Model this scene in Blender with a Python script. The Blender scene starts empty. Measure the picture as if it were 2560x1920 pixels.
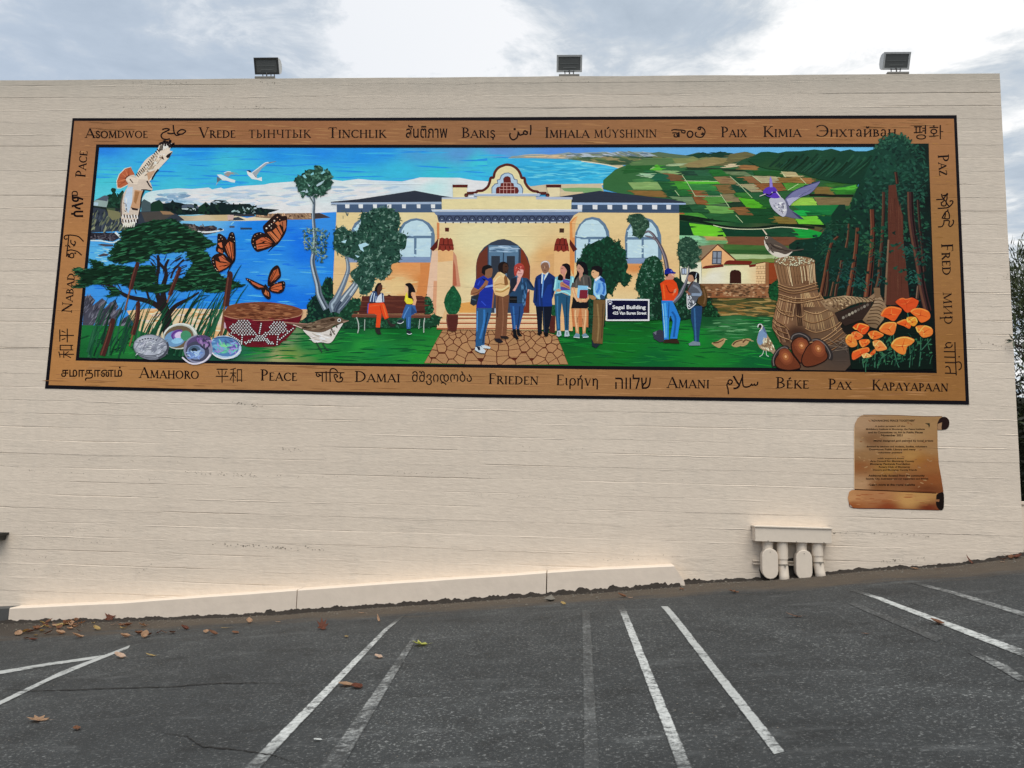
import bpy, bmesh, math, random
from mathutils import Vector, Matrix, geometry, noise
random.seed(7)
sc = bpy.context.scene
COL = sc.collection

# ---------------------------------------------------------------- camera
CAM = Vector((6.3942, -9.6469, -1.0544))
RIGHT = Vector((0.99747, 0.06344, 0.02587)); UP = Vector((-0.01760, -0.12506, 0.99199)); FWD = Vector((-0.0657, 0.9901, 0.1237))
RIGHT.normalize(); FWD = (FWD - RIGHT*FWD.dot(RIGHT)).normalized(); UP = RIGHT.cross(FWD).normalized()
F = 2050.0
cd = bpy.data.cameras.new('camera'); cam = bpy.data.objects.new('camera', cd); COL.objects.link(cam)
cd.sensor_width = 36.0; cd.lens = 36.0*F/2560.0; cd.clip_start = 0.05; cd.clip_end = 2000
cam.matrix_world = Matrix(((RIGHT.x, UP.x, -FWD.x, CAM.x), (RIGHT.y, UP.y, -FWD.y, CAM.y), (RIGHT.z, UP.z, -FWD.z, CAM.z), (0,0,0,1)))
sc.camera = cam

# ---------------------------------------------------------------- sky, sun, exposure
SUN_EL, SUN_AZ = 64.0, 168.0        # sun high behind thin cloud, behind the viewer's left shoulder side
w = bpy.data.worlds.new('World'); sc.world = w; w.use_nodes = True
nt = w.node_tree; nt.nodes.clear()
def N(nt, t, **k):
    n = nt.nodes.new(t)
    for a, b in k.items():
        if a.startswith('i_'): n.inputs[a[2:].replace('_', ' ')].default_value = b
        else: setattr(n, a, b)
    return n
def Lk(nt, a, b): nt.links.new(a, b)
def M(nt, op, a, b=None, c=None, clamp=False):
    n = nt.nodes.new('ShaderNodeMath'); n.operation = op; n.use_clamp = clamp
    for i, v in enumerate((a, b, c)):
        if v is None: continue
        if isinstance(v, (int, float)): n.inputs[i].default_value = v
        else: nt.links.new(v, n.inputs[i])
    return n.outputs[0]
def MIX(nt, f, a, b, blend='MIX'):
    n = nt.nodes.new('ShaderNodeMix'); n.data_type = 'RGBA'; n.blend_type = blend
    for s, v in ((n.inputs[0], f), (n.inputs[6], a), (n.inputs[7], b)):
        if isinstance(v, (int, float)): s.default_value = v
        elif isinstance(v, tuple): s.default_value = v if len(v) == 4 else (*v, 1)
        else: nt.links.new(v, s)
    return n.outputs[2]
def RAMP(nt, f, stops, interp='LINEAR'):
    n = nt.nodes.new('ShaderNodeValToRGB'); n.color_ramp.interpolation = interp
    cr = n.color_ramp
    while len(cr.elements) > 1: cr.elements.remove(cr.elements[-1])
    for i, (p, c) in enumerate(stops):
        e = cr.elements[0] if i == 0 else cr.elements.new(p)
        e.position = p
        if isinstance(c, (int, float)): c = (c, c, c)
        e.color = (*c, 1) if len(c) == 3 else c
    nt.links.new(f, n.inputs[0]); return n.outputs[0]
def NOISE(nt, vec, scale, detail=4, rough=0.5, dist=0.0, dim='3D'):
    n = N(nt, 'ShaderNodeTexNoise'); n.noise_dimensions = dim
    n.inputs['Scale'].default_value = scale; n.inputs['Detail'].default_value = detail
    n.inputs['Roughness'].default_value = rough; n.inputs['Distortion'].default_value = dist
    if vec is not None: nt.links.new(vec, n.inputs['Vector'])
    return n.outputs['Fac']
tc = N(nt, 'ShaderNodeTexCoord'); sep = N(nt, 'ShaderNodeSeparateXYZ'); Lk(nt, tc.outputs['Generated'], sep.inputs[0])
zc = M(nt, 'MAXIMUM', sep.outputs[2], 0.06)
px = M(nt, 'DIVIDE', sep.outputs[0], zc); py = M(nt, 'DIVIDE', sep.outputs[1], zc)
cmb = N(nt, 'ShaderNodeCombineXYZ'); Lk(nt, px, cmb.inputs[0]); Lk(nt, py, cmb.inputs[1]); cmb.inputs[2].default_value = 3.7
big = NOISE(nt, cmb.outputs[0], 2.1, 8, 0.60, 0.5)
fine = NOISE(nt, cmb.outputs[0], 5.5, 6, 0.65, 0.4)
cl = M(nt, 'ADD', M(nt, 'MULTIPLY', big, 0.66), M(nt, 'MULTIPLY', fine, 0.34))
def blob(cx, cy, rx, ry, amp):      # a bank or a gap of the cloud deck, in the plane of the deck
    a = M(nt, 'DIVIDE', M(nt, 'SUBTRACT', px, cx), rx); b = M(nt, 'DIVIDE', M(nt, 'SUBTRACT', py, cy), ry)
    d = M(nt, 'ADD', M(nt, 'MULTIPLY', a, a), M(nt, 'MULTIPLY', b, b))
    return M(nt, 'MULTIPLY', M(nt, 'POWER', 2.718, M(nt, 'MULTIPLY', d, -1.0)), amp)
for bl in ((-0.34,1.72,.22,.32,.22), (-0.02,1.93,.16,.12,.13), (0.74,1.60,.26,.22,.20), (-1.1,1.7,.62,.6,-.09), (0.22,1.66,.26,.24,-.12), (1.10,1.84,.16,.25,-.10)):
    cl = M(nt, 'ADD', cl, blob(*bl))
ccol = RAMP(nt, cl, [(0.30, (0.46,0.54,0.63)), (0.42, (0.56,0.64,0.73)), (0.47, (0.66,0.72,0.78)), (0.525, (0.90,0.93,0.95)), (0.57, (1.10,1.10,1.10))])
lefty = M(nt, 'MULTIPLY_ADD', px, -0.25, 0.12, clamp=True)
ccol = MIX(nt, lefty, ccol, (0.50,0.60,0.76))
sky = N(nt, 'ShaderNodeTexSky'); sky.sky_type = 'NISHITA'; sky.sun_disc = False
sky.sun_elevation = math.radians(SUN_EL); sky.sun_rotation = math.radians(SUN_AZ)
bg1 = N(nt, 'ShaderNodeBackground'); Lk(nt, sky.outputs[0], bg1.inputs[0]); bg1.inputs[1].default_value = 0.08
bg2 = N(nt, 'ShaderNodeBackground'); Lk(nt, ccol, bg2.inputs[0]); bg2.inputs[1].default_value = 0.98
mx = N(nt, 'ShaderNodeMixShader'); mx.inputs[0].default_value = 0.93
Lk(nt, bg1.outputs[0], mx.inputs[1]); Lk(nt, bg2.outputs[0], mx.inputs[2])
wo = N(nt, 'ShaderNodeOutputWorld'); Lk(nt, mx.outputs[0], wo.inputs[0])
sd = bpy.data.lights.new('sun', 'SUN'); sd.energy = 2.8; sd.angle = math.radians(45); sd.color = (1.0, 0.95, 0.88)
sun = bpy.data.objects.new('sun', sd); COL.objects.link(sun)
az = math.radians(SUN_AZ); el = math.radians(SUN_EL)
sdir = Vector((math.sin(az)*math.cos(el), math.cos(az)*math.cos(el), math.sin(el)))
sun.rotation_euler = sdir.to_track_quat('Z', 'Y').to_euler()
sc.view_settings.view_transform = 'Standard'; sc.view_settings.look = 'None'
sc.view_settings.gamma = 1.0; sc.view_settings.use_curve_mapping = False; sc.view_settings.exposure = 0.0
sc.cycles.max_bounces = 6; sc.cycles.diffuse_bounces = 4; sc.cycles.use_denoising = True

# ---------------------------------------------------------------- helpers
def ray(x, y): return (RIGHT*((x-1280)/F) - UP*((y-960)/F) + FWD)
def at(x, y, Y=0.0):                # the point of the plane y = Y that is seen at photo pixel x, y
    d = ray(x, y); t = (Y-CAM.y)/d.y; return CAM + d*t
def wx(x, y): p = at(x, y, 0.0); return (p.x, p.z)
def tag(o, label=None, cat=None, group=None, kind=None):
    if label: o['label'] = label
    if cat: o['category'] = cat
    if group: o['group'] = group
    if kind: o['kind'] = kind
    return o
def empty(name, loc=(0,0,0), rz=0, label=None, cat=None, group=None):
    o = bpy.data.objects.new(name, None); COL.objects.link(o); o.location = loc; o.rotation_euler = (0,0,rz)
    o.empty_display_size = 0.1
    return tag(o, label, cat, group)
def link_mesh(name, me, mat=None, parent=None, keep=True):
    o = bpy.data.objects.new(name, me); COL.objects.link(o)
    if mat: me.materials.append(mat)
    if parent:
        o.parent = parent
        if keep: o.matrix_parent_inverse = Matrix.LocRotScale(parent.location, parent.rotation_euler, parent.scale).inverted()
    return o
def obj(name, bm, mat=None, parent=None, smooth=False, keep=True):
    me = bpy.data.meshes.new(name); bm.normal_update(); bm.to_mesh(me); bm.free()
    if smooth:
        for p in me.polygons: p.use_smooth = True
    return link_mesh(name, me, mat, parent, keep)
def box(bm, lo, hi, mtx=None, bevel=0.0):
    b = bmesh.new(); bmesh.ops.create_cube(b, size=1.0)
    for v in b.verts:
        v.co = Vector([(lo[i]+hi[i])/2 + v.co[i]*(hi[i]-lo[i]) for i in range(3)])
    if bevel > 0: bmesh.ops.bevel(b, geom=b.edges[:], offset=bevel, segments=2, affect='EDGES', profile=0.5)
    if mtx: b.transform(mtx)
    me = bpy.data.meshes.new('tmp'); b.to_mesh(me); b.free(); bm.from_mesh(me); bpy.data.meshes.remove(me)
def tube(bm, pts, rad, seg=14, caps=True):
    pts = [Vector(p) for p in pts]; rings = []
    rads = rad if isinstance(rad, (list, tuple)) else [rad]*len(pts)
    prev = None
    for i, p in enumerate(pts):
        t = ((pts[min(i+1, len(pts)-1)]-pts[max(i-1, 0)])).normalized()
        if prev is None: a = t.orthogonal().normalized()
        else: a = (prev - t*prev.dot(t)).normalized()
        prev = a; b = t.cross(a)
        rings.append([bm.verts.new(p + (a*math.cos(2*math.pi*k/seg)+b*math.sin(2*math.pi*k/seg))*rads[i]) for k in range(seg)])
    for r1, r2 in zip(rings, rings[1:]):
        for k in range(seg): bm.faces.new((r1[k], r1[(k+1)%seg], r2[(k+1)%seg], r2[k]))
    if caps: bm.faces.new(rings[0][::-1]); bm.faces.new(rings[-1])

def new_mat(name):
    m = bpy.data.materials.new(name); m.use_nodes = True; nt = m.node_tree
    b = nt.nodes['Principled BSDF']; return m, nt, b
def basic(name, col, rough=0.6, var=0.08, scale=20, metal=0.0, bump=0.0, spec=0.4):
    m, nt, b = new_mat(name)
    g = N(nt, 'ShaderNodeTexCoord')
    n = NOISE(nt, g.outputs['Object'], scale, 5, 0.6)
    v = M(nt, 'MULTIPLY_ADD', n, 2*var, 1-var)
    c = MIX(nt, 1.0, (*col, 1), v, 'MULTIPLY')
    Lk(nt, c, b.inputs['Base Color']); b.inputs['Roughness'].default_value = rough
    b.inputs['Metallic'].default_value = metal; b.inputs['Specular IOR Level'].default_value = spec
    if bump:
        bp = N(nt, 'ShaderNodeBump'); bp.inputs['Distance'].default_value = bump; Lk(nt, n, bp.inputs['Height']); Lk(nt, bp.outputs[0], b.inputs['Normal'])
    return m

# board marks of the cast concrete: shared by the bare wall and by the paint of the mural on it
PITCH, Z0 = 0.1636, 0.0075
def board_group():
    g = bpy.data.node_groups.new('board_marks', 'ShaderNodeTree')
    g.interface.new_socket('crack', in_out='OUTPUT', socket_type='NodeSocketFloat')
    g.interface.new_socket('height', in_out='OUTPUT', socket_type='NodeSocketFloat')
    g.interface.new_socket('tone', in_out='OUTPUT', socket_type='NodeSocketFloat')
    geo = N(g, 'ShaderNodeNewGeometry'); s = N(g, 'ShaderNodeSeparateXYZ'); Lk(g, geo.outputs['Position'], s.inputs[0])
    X, Z = s.outputs[0], s.outputs[2]
    c1 = N(g, 'ShaderNodeCombineXYZ'); Lk(g, X, c1.inputs[0]); Lk(g, M(g, 'MULTIPLY', Z, 0.25), c1.inputs[2])
    wob = M(g, 'MULTIPLY_ADD', NOISE(g, c1.outputs[0], 3.0, 5, 0.65), 0.034, -0.017)
    zz = M(g, 'ADD', Z, wob)
    q = M(g, 'DIVIDE', M(g, 'SUBTRACT', zz, Z0), PITCH)
    row = M(g, 'ROUND', q)
    d = M(g, 'MULTIPLY', M(g, 'SUBTRACT', q, row), PITCH)      # signed distance to the joint
    ad = M(g, 'ABSOLUTE', d)
    c2 = N(g, 'ShaderNodeCombineXYZ'); Lk(g, X, c2.inputs[0]); Lk(g, M(g, 'MULTIPLY', row, 7.31), c2.inputs[1])
    st = NOISE(g, c2.outputs[0], 0.9, 3, 0.6)                 # where along a joint it is open
    st2 = NOISE(g, c2.outputs[0], 14.0, 4, 0.7)
    op = M(g, 'MULTIPLY', M(g, 'SUBTRACT', st, 0.52), 5.0, clamp=True)
    wd = M(g, 'MULTIPLY_ADD', M(g, 'MULTIPLY', op, M(g, 'MULTIPLY', st2, st2)), 0.020, 0.0008)
    edge = M(g, 'SUBTRACT', 1.0, M(g, 'DIVIDE', ad, wd), clamp=True)
    crack = M(g, 'MULTIPLY', edge, M(g, 'MULTIPLY_ADD', M(g, 'MULTIPLY', op, st2), 1.1, 0.10))
    # pits and drips close to the joints
    c3 = N(g, 'ShaderNodeCombineXYZ'); Lk(g, X, c3.inputs[0]); Lk(g, Z, c3.inputs[2])
    pit = M(g, 'GREATER_THAN', NOISE(g, c3.outputs[0], 34.0, 3, 0.6), 0.72)
    near = M(g, 'SUBTRACT', 1.0, M(g, 'DIVIDE', ad, 0.035), clamp=True)
    crack = M(g, 'MAXIMUM', crack, M(g, 'MULTIPLY', M(g, 'MULTIPLY', pit, near), 0.9))
    wn = N(g, 'ShaderNodeTexWhiteNoise'); wn.noise_dimensions = '2D'
    c4 = N(g, 'ShaderNodeCombineXYZ'); Lk(g, M(g, 'FLOOR', q), c4.inputs[0])
    Lk(g, M(g, 'FLOOR', M(g, 'ADD', M(g, 'DIVIDE', X, 7.3), M(g, 'MULTIPLY', M(g, 'FLOOR', q), 0.37))), c4.inputs[1]); Lk(g, c4.outputs[0], wn.inputs['Vector'])
    grain = NOISE(g, None, 9.0, 6, 0.65); gn = g.nodes[-1]
    c5 = N(g, 'ShaderNodeCombineXYZ'); Lk(g, X, c5.inputs[0]); Lk(g, M(g, 'MULTIPLY', Z, 4.0), c5.inputs[2])
    for nn in g.nodes:
        if nn.bl_idname == 'ShaderNodeTexNoise' and abs(nn.inputs['Scale'].default_value-9.0) < 1e-6: Lk(g, c5.outputs[0], nn.inputs['Vector'])
    h = M(g, 'MULTIPLY', crack, -1.0)
    lip = M(g, 'MULTIPLY', M(g, 'SUBTRACT', 1.0, M(g, 'DIVIDE', M(g, 'ABSOLUTE', M(g, 'ADD', d, 0.009)), 0.008), clamp=True), M(g, 'MULTIPLY', M(g, 'SUBTRACT', 0.47, st), 5.0, clamp=True))
    h = M(g, 'ADD', h, M(g, 'MULTIPLY', lip, 0.8))
    h = M(g, 'ADD', h, M(g, 'MULTIPLY', grain, 0.5))
    h = M(g, 'ADD', h, M(g, 'MULTIPLY', wn.outputs[0], 0.22))
    go = N(g, 'NodeGroupOutput')
    Lk(g, crack, go.inputs[0]); Lk(g, h, go.inputs[1]); Lk(g, wn.outputs[0], go.inputs[2])
    return g
BOARDS = board_group()
def wall_mat():
    m, nt, b = new_mat('painted_concrete')
    gr = N(nt, 'ShaderNodeGroup'); gr.node_tree = BOARDS
    geo = N(nt, 'ShaderNodeNewGeometry')
    n1 = NOISE(nt, geo.outputs['Position'], 0.8, 5, 0.6); n2 = NOISE(nt, geo.outputs['Position'], 11, 5, 0.65)
    sp = N(nt, 'ShaderNodeSeparateXYZ'); Lk(nt, geo.outputs['Position'], sp.inputs[0])
    cv = N(nt, 'ShaderNodeCombineXYZ'); Lk(nt, M(nt, 'MULTIPLY', sp.outputs[0], 5.0), cv.inputs[0]); Lk(nt, M(nt, 'MULTIPLY', sp.outputs[2], 0.7), cv.inputs[2])
    drip = NOISE(nt, cv.outputs[0], 1.2, 4, 0.6)
    c = MIX(nt, n1, (0.645,0.55,0.45), (0.735,0.635,0.52))
    c = MIX(nt, M(nt, 'MULTIPLY', M(nt, 'SUBTRACT', drip, 0.58, clamp=True), 0.8), c, (0.40,0.37,0.33))
    # weathered crown of the parapet
    top = M(nt, 'MULTIPLY', M(nt, 'MULTIPLY', M(nt, 'SUBTRACT', sp.outputs[2], 3.72), 3.0, clamp=True), M(nt, 'MULTIPLY_ADD', drip, 0.9, 0.1))
    c = MIX(nt, top, c, (0.36,0.34,0.28))
    upper_shade = M(nt, 'MULTIPLY', M(nt, 'MULTIPLY', M(nt, 'SUBTRACT', sp.outputs[2], 1.6), 0.42, clamp=True), M(nt, 'MULTIPLY_ADD', n1, 0.5, 0.18))  # upper wall darkened in colour where less light bounces up, mottled by noise
    c = MIX(nt, upper_shade, c, (0.44,0.40,0.34))
    blot = NOISE(nt, geo.outputs['Position'], 2.2, 5, 0.7)
    c = MIX(nt, M(nt, 'MULTIPLY', M(nt, 'SUBTRACT', blot, 0.52, clamp=True), 1.3), c, (0.52,0.47,0.40))
    v = M(nt, 'ADD', M(nt, 'MULTIPLY_ADD', n2, 0.22, 0.88), M(nt, 'MULTIPLY', gr.outputs['tone'], 0.05))
    c = MIX(nt, 1.0, c, v, 'MULTIPLY')
    c = MIX(nt, M(nt, 'MULTIPLY', gr.outputs['crack'], 0.62), c, (0.14,0.115,0.09))
    Lk(nt, c, b.inputs['Base Color']); b.inputs['Roughness'].default_value = 0.75; b.inputs['Specular IOR Level'].default_value = 0.25
    bp = N(nt, 'ShaderNodeBump'); bp.inputs['Distance'].default_value = 0.010; bp.inputs['Strength'].default_value = 0.8
    cvr = N(nt, 'ShaderNodeCombineXYZ'); Lk(nt, M(nt, 'MULTIPLY', sp.outputs[0], 1.0), cvr.inputs[0]); Lk(nt, M(nt, 'MULTIPLY', sp.outputs[2], 5.0), cvr.inputs[2])
    rg = NOISE(nt, cvr.outputs[0], 2.4, 5, 0.6)
    low = M(nt, 'MULTIPLY', M(nt, 'SUBTRACT', -0.4, sp.outputs[2]), 0.8, clamp=True)
    rr_ = M(nt, 'MULTIPLY', M(nt, 'MULTIPLY', M(nt, 'SUBTRACT', rg, 0.5), 1.3), M(nt, 'MULTIPLY', M(nt, 'MULTIPLY', M(nt, 'SUBTRACT', blot, 0.40, clamp=True), 4.0, clamp=True), M(nt, 'MULTIPLY_ADD', low, 0.9, 0.25)))
    Lk(nt, M(nt, 'ADD', gr.outputs['height'], rr_), bp.inputs['Height']); Lk(nt, bp.outputs[0], b.inputs['Normal'])
    return m
MAT_WALL = wall_mat()

# ---------------------------------------------------------------- ground
PROF = [(-40,-4.2),(-8,-3.25),(-3,-2.98),(0,-2.768),(1.06,-2.721),(1.96,-2.664),(2.71,-2.611),(3.36,-2.556),(4.58,-2.430),(5.65,-2.322),(6.56,-2.225),(7.76,-2.101),(8.18,-2.066),(8.63,-2.03),(9.34,-1.947),(9.74,-1.892),(10.62,-1.822),(11.13,-1.74),(11.5,-1.665),(14,-1.45),(20,-1.1),(60,0.0)]
def prof(x):
    if x <= PROF[0][0]: return PROF[0][1]
    for (a, za), (b, zb) in zip(PROF, PROF[1:]):
        if x <= b: return za + (zb-za)*(x-a)/(b-a)
    return PROF[-1][1]
def zg(x, y):
    far = min(1.0, max(0.0, -y/2.0)); lin = -2.795 + 0.0978*x if -3 < x < 14 else prof(x)
    z = prof(x)*(1-far) + (lin if -3 < x < 14 else prof(x))*far
    z += 0.028*max(-30, min(y, 12.0))
    return z
def gp(px_, py_, lift=0.0):         # the ground point seen at photo pixel
    d = ray(px_, py_); t0, t1 = 1.0, 60.0
    for _ in range(50):
        t = (t0+t1)/2; p = CAM + d*t
        if p.z > zg(p.x, p.y): t0 = t
        else: t1 = t
    return Vector((p.x, p.y, zg(p.x, p.y)+lift))
def axis(lo, hi, step, ext):
    a = [lo + i*step for i in range(int(round((hi-lo)/step))+1)]; s = step; L = [lo]; H = [hi]
    while L[-1] > -ext: s *= 1.5; L.append(L[-1]-s); H.append(H[-1]+s)
    return L[1:][::-1] + a + H[1:]
XS = axis(-5, 15, 0.08, 400); YS = axis(-9.6, 0.4, 0.08, 400)
verts = []; nx = len(XS)
for y in YS:
    for x in XS:
        n_ = noise.noise(Vector((x*0.9, y*0.9, 0)))*0.004 + noise.noise(Vector((x*6, y*6, 3)))*0.0016
        verts.append((x, y, zg(x, y) + (n_ if -9.6 < y < 0.4 and -5 < x < 15 else 0)))
faces = [(j*nx+i, j*nx+i+1, (j+1)*nx+i+1, (j+1)*nx+i) for j in range(len(YS)-1) for i in range(nx-1)]
me = bpy.data.meshes.new('asphalt_ground'); me.from_pydata(verts, [], faces); me.update()
for p in me.polygons: p.use_smooth = True
def asphalt_nodes(nt):
    geo = N(nt, 'ShaderNodeNewGeometry'); P = geo.outputs['Position']
    s = N(nt, 'ShaderNodeSeparateXYZ'); Lk(nt, P, s.inputs[0])
    a = NOISE(nt, P, 0.7, 6, 0.6); b2 = NOISE(nt, P, 5.5, 5, 0.7); sp = NOISE(nt, P, 48, 4, 0.75); sp2 = NOISE(nt, P, 190, 2, 0.6)
    c = MIX(nt, a, (0.017,0.019,0.020), (0.043,0.047,0.048))
    c = MIX(nt, 1.0, c, M(nt, 'MULTIPLY_ADD', b2, 1.1, 0.45), 'MULTIPLY')
    c = MIX(nt, 1.0, c, M(nt, 'MULTIPLY_ADD', sp2, 1.5, 0.25), 'MULTIPLY')
    worn = M(nt, 'MULTIPLY', M(nt, 'SUBTRACT', a, 0.42), 2.5, clamp=True)
    grit = M(nt, 'MULTIPLY', M(nt, 'SUBTRACT', sp, 0.55), 8.0, clamp=True)
    c = MIX(nt, M(nt, 'MULTIPLY', grit, M(nt, 'MULTIPLY_ADD', worn, 0.55, 0.32)), c, (0.36,0.37,0.36))
    dk = M(nt, 'MULTIPLY', M(nt, 'SUBTRACT', 0.40, sp), 8.0, clamp=True)
    c = MIX(nt, M(nt, 'MULTIPLY', dk, 0.55), c, (0.018,0.018,0.019))
    blt = NOISE(nt, P, 1.7, 6, 0.68, 0.6)
    c = MIX(nt, M(nt, 'MULTIPLY', M(nt, 'SUBTRACT', blt, 0.53), 5.0, clamp=True), c, MIX(nt, 1.0, c, (0.55,0.54,0.53), 'MULTIPLY'))
    c = MIX(nt, M(nt, 'MULTIPLY', M(nt, 'SUBTRACT', 0.44, blt), 5.0, clamp=True), c, MIX(nt, 1.0, c, (1.45,1.45,1.42), 'MULTIPLY'))
    # grey scuffs that run along the slope
    cv = N(nt, 'ShaderNodeCombineXYZ'); Lk(nt, M(nt, 'MULTIPLY', s.outputs[0], 0.8), cv.inputs[0]); Lk(nt, M(nt, 'MULTIPLY', s.outputs[1], 3.0), cv.inputs[1])
    scf = NOISE(nt, cv.outputs[0], 1.1, 7, 0.72)
    scm = M(nt, 'MULTIPLY', M(nt, 'SUBTRACT', scf, 0.56), 6.0, clamp=True)
    c = MIX(nt, M(nt, 'MULTIPLY', M(nt, 'MULTIPLY', scm, b2), 0.55), c, (0.22,0.23,0.23))
    # brown dirt washed up against the wall
    dd = M(nt, 'ADD', s.outputs[1], M(nt, 'MULTIPLY_ADD', NOISE(nt, cv.outputs[0], 1.6, 6, 0.7), 1.9, 0.20))
    lf = M(nt, 'MULTIPLY', M(nt, 'SUBTRACT', 2.6, s.outputs[0]), 0.28, clamp=True)
    dm = M(nt, 'MULTIPLY', M(nt, 'ADD', dd, M(nt, 'MULTIPLY', lf, 0.55)), 2.4, clamp=True)
    dcol = MIX(nt, b2, (0.042,0.032,0.023), (0.105,0.080,0.056))
    dcol = MIX(nt, lf, dcol, (0.022,0.018,0.015))
    c = MIX(nt, M(nt, 'MULTIPLY', dm, 0.9), c, dcol)
    h = M(nt, 'ADD', M(nt, 'MULTIPLY', sp, 0.6), M(nt, 'MULTIPLY', sp2, 0.4))
    return c, h, sp, b2, a
m, nt_, b = new_mat('asphalt'); c, h, *_ = asphalt_nodes(nt_); Lk(nt_, c, b.inputs['Base Color']); b.inputs['Roughness'].default_value = 0.82; b.inputs['Specular IOR Level'].default_value = 0.35
bp = N(nt_, 'ShaderNodeBump'); bp.inputs['Distance'].default_value = 0.006; Lk(nt_, h, bp.inputs['Height']); Lk(nt_, bp.outputs[0], b.inputs['Normal'])
MAT_ASPHALT = m
tag(link_mesh('asphalt_ground', me, m), kind='structure')

# painted stall lines, worn to different degrees
def line_mat(name, wear, amount=1.0):
    m, nt, b = new_mat(name); c, h, sp, b2, a = asphalt_nodes(nt)
    geo = N(nt, 'ShaderNodeNewGeometry')
    n1 = NOISE(nt, geo.outputs['Position'], 26, 6, 0.75); n2 = NOISE(nt, geo.outputs['Position'], 2.3, 4, 0.6)
    f = M(nt, 'MULTIPLY', M(nt, 'SUBTRACT', M(nt, 'ADD', M(nt, 'MULTIPLY', n1, 0.6), M(nt, 'MULTIPLY', n2, 0.5)), wear), 7.0, clamp=True)
    f = M(nt, 'MULTIPLY', f, M(nt, 'MULTIPLY_ADD', sp, 0.8, 0.45, clamp=True))
    vc = N(nt, 'ShaderNodeVertexColor'); vc.layer_name = 'Col'; sv = N(nt, 'ShaderNodeSeparateColor'); Lk(nt, vc.outputs['Color'], sv.inputs[0])
    f = M(nt, 'MULTIPLY', f, M(nt, 'MULTIPLY', M(nt, 'ADD', M(nt, 'SUBTRACT', sv.outputs[0], 0.42), M(nt, 'MULTIPLY', n1, 0.62)), 6.0, clamp=True))
    if wear > 0.4: f = M(nt, 'MULTIPLY', f, M(nt, 'MULTIPLY', M(nt, 'ADD', M(nt, 'SUBTRACT', sv.outputs[1], 0.9), n1), 1.6, clamp=True))
    cc = MIX(nt, M(nt, 'MULTIPLY', f, amount), c, MIX(nt, n1, (0.42,0.44,0.43), (0.66,0.68,0.66)))
    Lk(nt, cc, b.inputs['Base Color']); b.inputs['Roughness'].default_value = 0.75
    bp = N(nt, 'ShaderNodeBump'); bp.inputs['Distance'].default_value = 0.004; Lk(nt, h, bp.inputs['Height']); Lk(nt, bp.outputs[0], b.inputs['Normal'])
    return m
LM = {k: line_mat('worn_line_paint', v, a_) for k, v, a_ in (('new', 0.42, 1.0), ('mid', 0.40, .8), ('old', 0.50, .55), ('ghost', 0.52, .17))}
def stall_line(L, R, mat, lift=0.003, name='stall_line', label=None):
    # L and R: the left and right edges of the stripe, top to bottom, as photo pixels on the ground
    bm = bmesh.new(); n = 60; rows = []
    def samp(pl, t):
        seg = t*(len(pl)-1); i = min(int(seg), len(pl)-2); f = seg-i
        return (pl[i][0]+(pl[i+1][0]-pl[i][0])*f, pl[i][1]+(pl[i+1][1]-pl[i][1])*f)
    A = [gp(*p) for p in L]; B = [gp(*p) for p in R]
    for k in range(n+1):
        t = k/n; seg = t*(len(A)-1); i = min(int(seg), len(A)-2); f = seg-i
        a = A[i].lerp(A[i+1], f); b_ = B[i].lerp(B[i+1], f); j = 0.0015
        a.x += random.uniform(-j, j); b_.x += random.uniform(-j, j); row = []
        for q in range(5):
            p = a.lerp(b_, q/4); gz = zg(p.x, p.y) + noise.noise(Vector((p.x*0.9, p.y*0.9, 0)))*0.004 + noise.noise(Vector((p.x*6, p.y*6, 3)))*0.0016
            row.append(bm.verts.new((p.x, p.y, gz+lift)))
        rows.append(row)
    for r1, r2 in zip(rows, rows[1:]):
        for q in range(4): bm.faces.new((r1[q], r2[q], r2[q+1], r1[q+1]))
    bmesh.ops.recalc_face_normals(bm, faces=bm.faces)
    o = obj(name, bm, mat)
    if o.data.polygons[0].normal.z < 0: o.data.flip_normals()
    ca = o.data.color_attributes.new('Col', 'FLOAT_COLOR', 'POINT')
    for i in range(len(o.data.vertices)):
        k, q = divmod(i, 5); e = min(1.0, (0, .6, 1, .6, 0)[q]); t = min(1.0, 5.0*k/n, .35+5.0*(n-k)/n); ca.data[i].color = (e, t, 0, 1)
    tag(o, label, 'road marking', 'painted stall lines on the asphalt')
    return o
stall_line([(998,1543),(599,1930)], [(1016,1536),(643,1930)], LM['new'], label='white stall line running from the kerb down to the bottom left, brightest left of centre')
stall_line([(1541,1513),(1702,1945)], [(1559,1513),(1742,1945)], LM['new'], label='crisp white stall line right of centre, its top nearest the end of the kerb')
stall_line([(1651,1516),(1934,1888)], [(1671,1516),(1964,1880)], LM['mid'], label='greyer worn stall line just right of the crisp white one')
stall_line([(2122,1477),(2580,1652)], [(2140,1476),(2590,1634)], LM['new'], label='white stall line sloping down to the right edge with a brown leaf on it')
stall_line([(2276,1458),(2580,1549)], [(2292,1456),(2590,1539)], LM['old'], label='broken worn stall line at far right, nearest the wall')
stall_line([(1455,1525),(1461,1950)], [(1474,1525),(1500,1950)], LM['ghost'], label='barely visible ghost of a stall line left of the crisp white one')
stall_line([(1040,1580),(792,1930)], [(1052,1580),(850,1930)], LM['old'], label='scraped faint stall line right of the white line at bottom left')
stall_line([(326,1613),(150,1680),(0,1752),(-60,1785)], [(320,1622),(118,1705),(0,1764),(-60,1800)], LM['mid'], label='narrow white line slanting to the left edge, the lower one of the pair that meet')
stall_line([(262,1638),(120,1658),(-40,1684)], [(262,1645),(120,1666),(-40,1694)], LM['mid'], label='narrow white line slanting to the left edge, the upper one of the pair that meet')
stall_line([(2120,1510),(2340,1605)], [(2134,1506),(2360,1596)], LM['ghost'], label='ghost of a line in the asphalt just left of the white line at right')
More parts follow.
